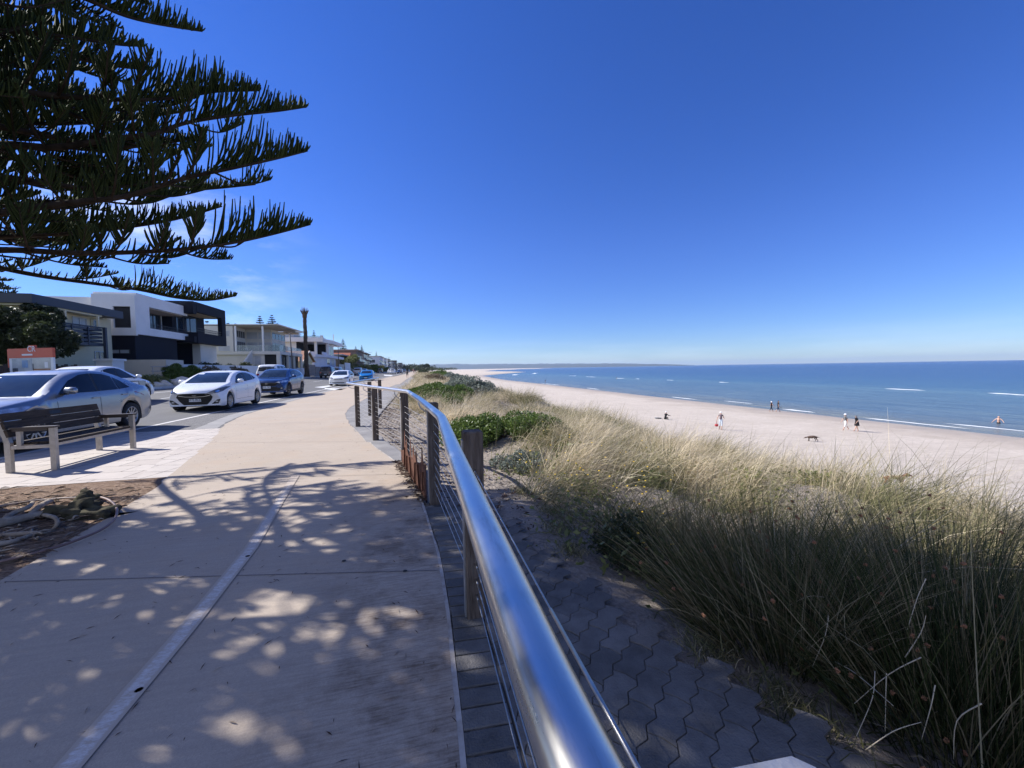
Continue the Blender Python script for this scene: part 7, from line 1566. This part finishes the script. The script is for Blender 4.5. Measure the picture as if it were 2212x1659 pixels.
# leafy shrubs
def ground_shrub(name, label, cat, p, rx, ry, h, n, size, m, seed, clump=(.16, .30), nc=46):
    q = random.Random(seed); cl = []
    for k in range(nc):
        a = q.uniform(0, 6.283); t = math.sqrt(q.random()); x, y = rx*t*math.cos(a), ry*t*math.sin(a); zg = float(terr(p.x+x, p.y+y))-float(terr(p.x, p.y)); cl.append((x, y, zg+(h*(1-.75*t**2.5))*q.uniform(.35, .95), q.uniform(*clump)))
    return bush(name, label, cat, (p.x, p.y, float(terr(p.x, p.y))), cl, n, size, m, seed, flat=.9)
m_fleshy = leaf_mat('fleshy_leaf', (.05, .085, .015), (.15, .21, .05), .42)
ground_shrub('coastal_shrub', 'low glossy green shrub behind the nearest timber post', 'shrub', SH[0][0], 1.25, .85, .5, 30000, .028, m_fleshy, 301)
ground_shrub('coastal_shrub', 'bright green spreading shrub beside the promenade edge', 'shrub', SH[1][0], 1.5, 2.8, .65, 26000, .05, m_leafg, 302, (.25, .42))
ground_shrub('saltbush', 'grey green saltbush mound on the seaward crest of the dune', 'shrub', SH[2][0], 1.7, 2.0, 1.0, 15000, .06, m_leafs, 303, (.28, .5))
p = G(1000, 838, -.1); ground_shrub('saltbush', 'smaller silvery saltbush left of the big grey mound', 'shrub', p, 1.2, 1.8, .95, 9000, .06, m_leafs, 304, (.25, .45))
p = G(985, 820, -.1); ground_shrub('saltbush', 'grey saltbush far along the dune top', 'shrub', p, 1.6, 3.0, 1.0, 8000, .09, m_leafs, 305, (.3, .6))
p = G(938, 824, -.1); ground_shrub('coastal_shrub', 'dark brown scrubby bush by the distant promenade edge', 'shrub', p, 1.3, 2.6, .8, 7000, .07, m_leafb, 306, (.3, .5))
p = G(955, 811, -.1); ground_shrub('coastal_shrub', 'far dark green dune bush near the vanishing path', 'shrub', p, 2.5, 7, 1.1, 8000, .14, m_leafg, 307, (.5, .9))
p = G(915, 806.5, -.1); ground_shrub('coastal_shrub', 'dark bush at the end of the promenade strip', 'shrub', p, 1.6, 7, 1.2, 6000, .16, m_leafd, 308, (.5, .9))
p = G(1122, 1034, -.2); ground_shrub('groundcover_plant', 'pale grey green groundcover right of the nearest timber post', 'plant', p, .42, .35, .16, 3600, .018, m_leafs, 309, (.06, .12), 30)
p = G(975, 890, -.2); ground_shrub('coastal_shrub', 'small dark green plant behind the middle fence posts', 'shrub', p, .45, .6, .5, 4200, .026, m_leafg, 310, (.12, .2), 26)
# yellow daisies in the shade
p = G(1368, 1235, -.12); dz = ground_shrub('daisy_plant', 'dark leafy daisy plant with yellow flowers at the paver edge', 'plant', p, .30, .26, .30, 5200, .016, m_leafd, 311, (.07, .13), 30)
m_yf = mat('yellow_petal', (.75, .48, .02), rough=.7, var=.1); m_wf = mat('white_petal', (.72, .72, .62), rough=.7, var=.1)
for (u, v, t, lab) in ((1368, 1163, .95, 0), (1378, 1152, 1.0, 0), (1390, 1172, .9, 0), (1397, 1183, .9, 0), (1452, 1176, .9, 0), (1425, 1192, .9, 1), (1407, 1190, .9, 1), (1360, 1178, .95, 0)):
    d = ray(u, v); q = P(u, v, (Vector((p.x, p.y, 0)).dot(CF)+.16*CF.z*0)/1.0); h_ = q; mb = MB(); b0 = Vector((p.x+(h_.x-p.x)*.4, p.y+(h_.y-p.y)*.4, float(terr(p.x, p.y))))
    mb.tube([b0, b0.lerp(h_, .6)+Vector((0, 0, .03)), h_], .0022, 5, mi=1)
    mb.rev([(0, .004), (.008, .006), (.013, .001), (.0, -.004)], c=h_, n=10, mi=0)
    mb.build('flower', [m_yf if lab == 0 else m_wf, m_leafo], dz).matrix_parent_inverse = Matrix.Translation(-Vector((p.x, p.y, float(terr(p.x, p.y)))))
# weeds with small yellow flowers on the bare strip
mb = MB(); g = np.random.default_rng(77)
for k in range(90):
    u = g.uniform(1120, 1460); v = g.uniform(1000, 1110) if g.random() < .7 else g.uniform(960, 1100); q = G(u, v, -.05); zz = float(terr(q.x, q.y)); 
    if q.x < edge(q.y)-.1: continue
    mb.rev([(0, .004), (.009, .003), (.012, -.002)], c=(q.x, q.y, zz+g.uniform(.16, .42)), n=7)
tag(mb.build('wild_flowers', m_yf), kind='stuff')
# small weeds creeping on to the pavers
gr = Gr(); g = np.random.default_rng(55); n = 2600; B = []
for (u, v, s_) in ((1530, 1390, .07), (1690, 1480, .08), (1735, 1530, .09), (1205, 1140, .08), (1235, 1190, .07), (1190, 1100, .08), (1130, 1060, .08)):
    q = G(u, v, 0); k = n//7; B.append(np.stack([q.x+g.normal(0, s_, k), q.y+g.normal(0, s_, k), np.full(k, .004)], 1))
B = np.concatenate(B); n = len(B); B[:, 2] = np.maximum(terr(B[:, 0], B[:, 1]), -.2)+.004; D0 = np.concatenate([g.normal(0, .5, (n, 2)), np.ones((n, 1))], 1); D0 /= np.linalg.norm(D0, axis=1)[:, None]; D1 = D0+np.concatenate([g.normal(0, .5, (n, 2)), np.full((n, 1), -.6)], 1); D1 /= np.linalg.norm(D1, axis=1)[:, None]
V, F, T = blades(B, D0, D1, g.uniform(.03, .10, n), np.full(n, .004), np.clip(g.normal(.3, .2, n), 0, 1)); o = build_np('paver_weeds', V, F, m_grass, attr=T); tag(o, kind='stuff')
# far verge lawn blades are left to the ground colour; sand spill along the paver edge

g = np.random.default_rng(91); C = []; T = []
for k in range(420):
    y = g.uniform(1.5, 40) if k % 2 else g.uniform(2.5, 14); x = edge(y)+(outer(y)-2.2-edge(y))*g.random()
    if vnoise(x*.7+31, y*.6+17) < .52: continue
    m_ = int(90*min(1.6, 12/max(y, 6)))+30; r_ = g.uniform(.12, .34); px_ = x+g.normal(0, r_, m_); py_ = y+g.normal(0, r_, m_); C.append(np.stack([px_, py_, terr(px_, py_)+g.random(m_)*g.uniform(.08, .34)], 1)); T.append(np.clip(g.normal(g.uniform(.2, .8), .2, m_), 0, 1))
C = np.concatenate(C); V, F = leaf_quads(C, .026, 9); o = build_np('dune_creeper', V, F, m_leafo, attr=np.repeat(np.concatenate(T), 4)); tag(o, kind='stuff')
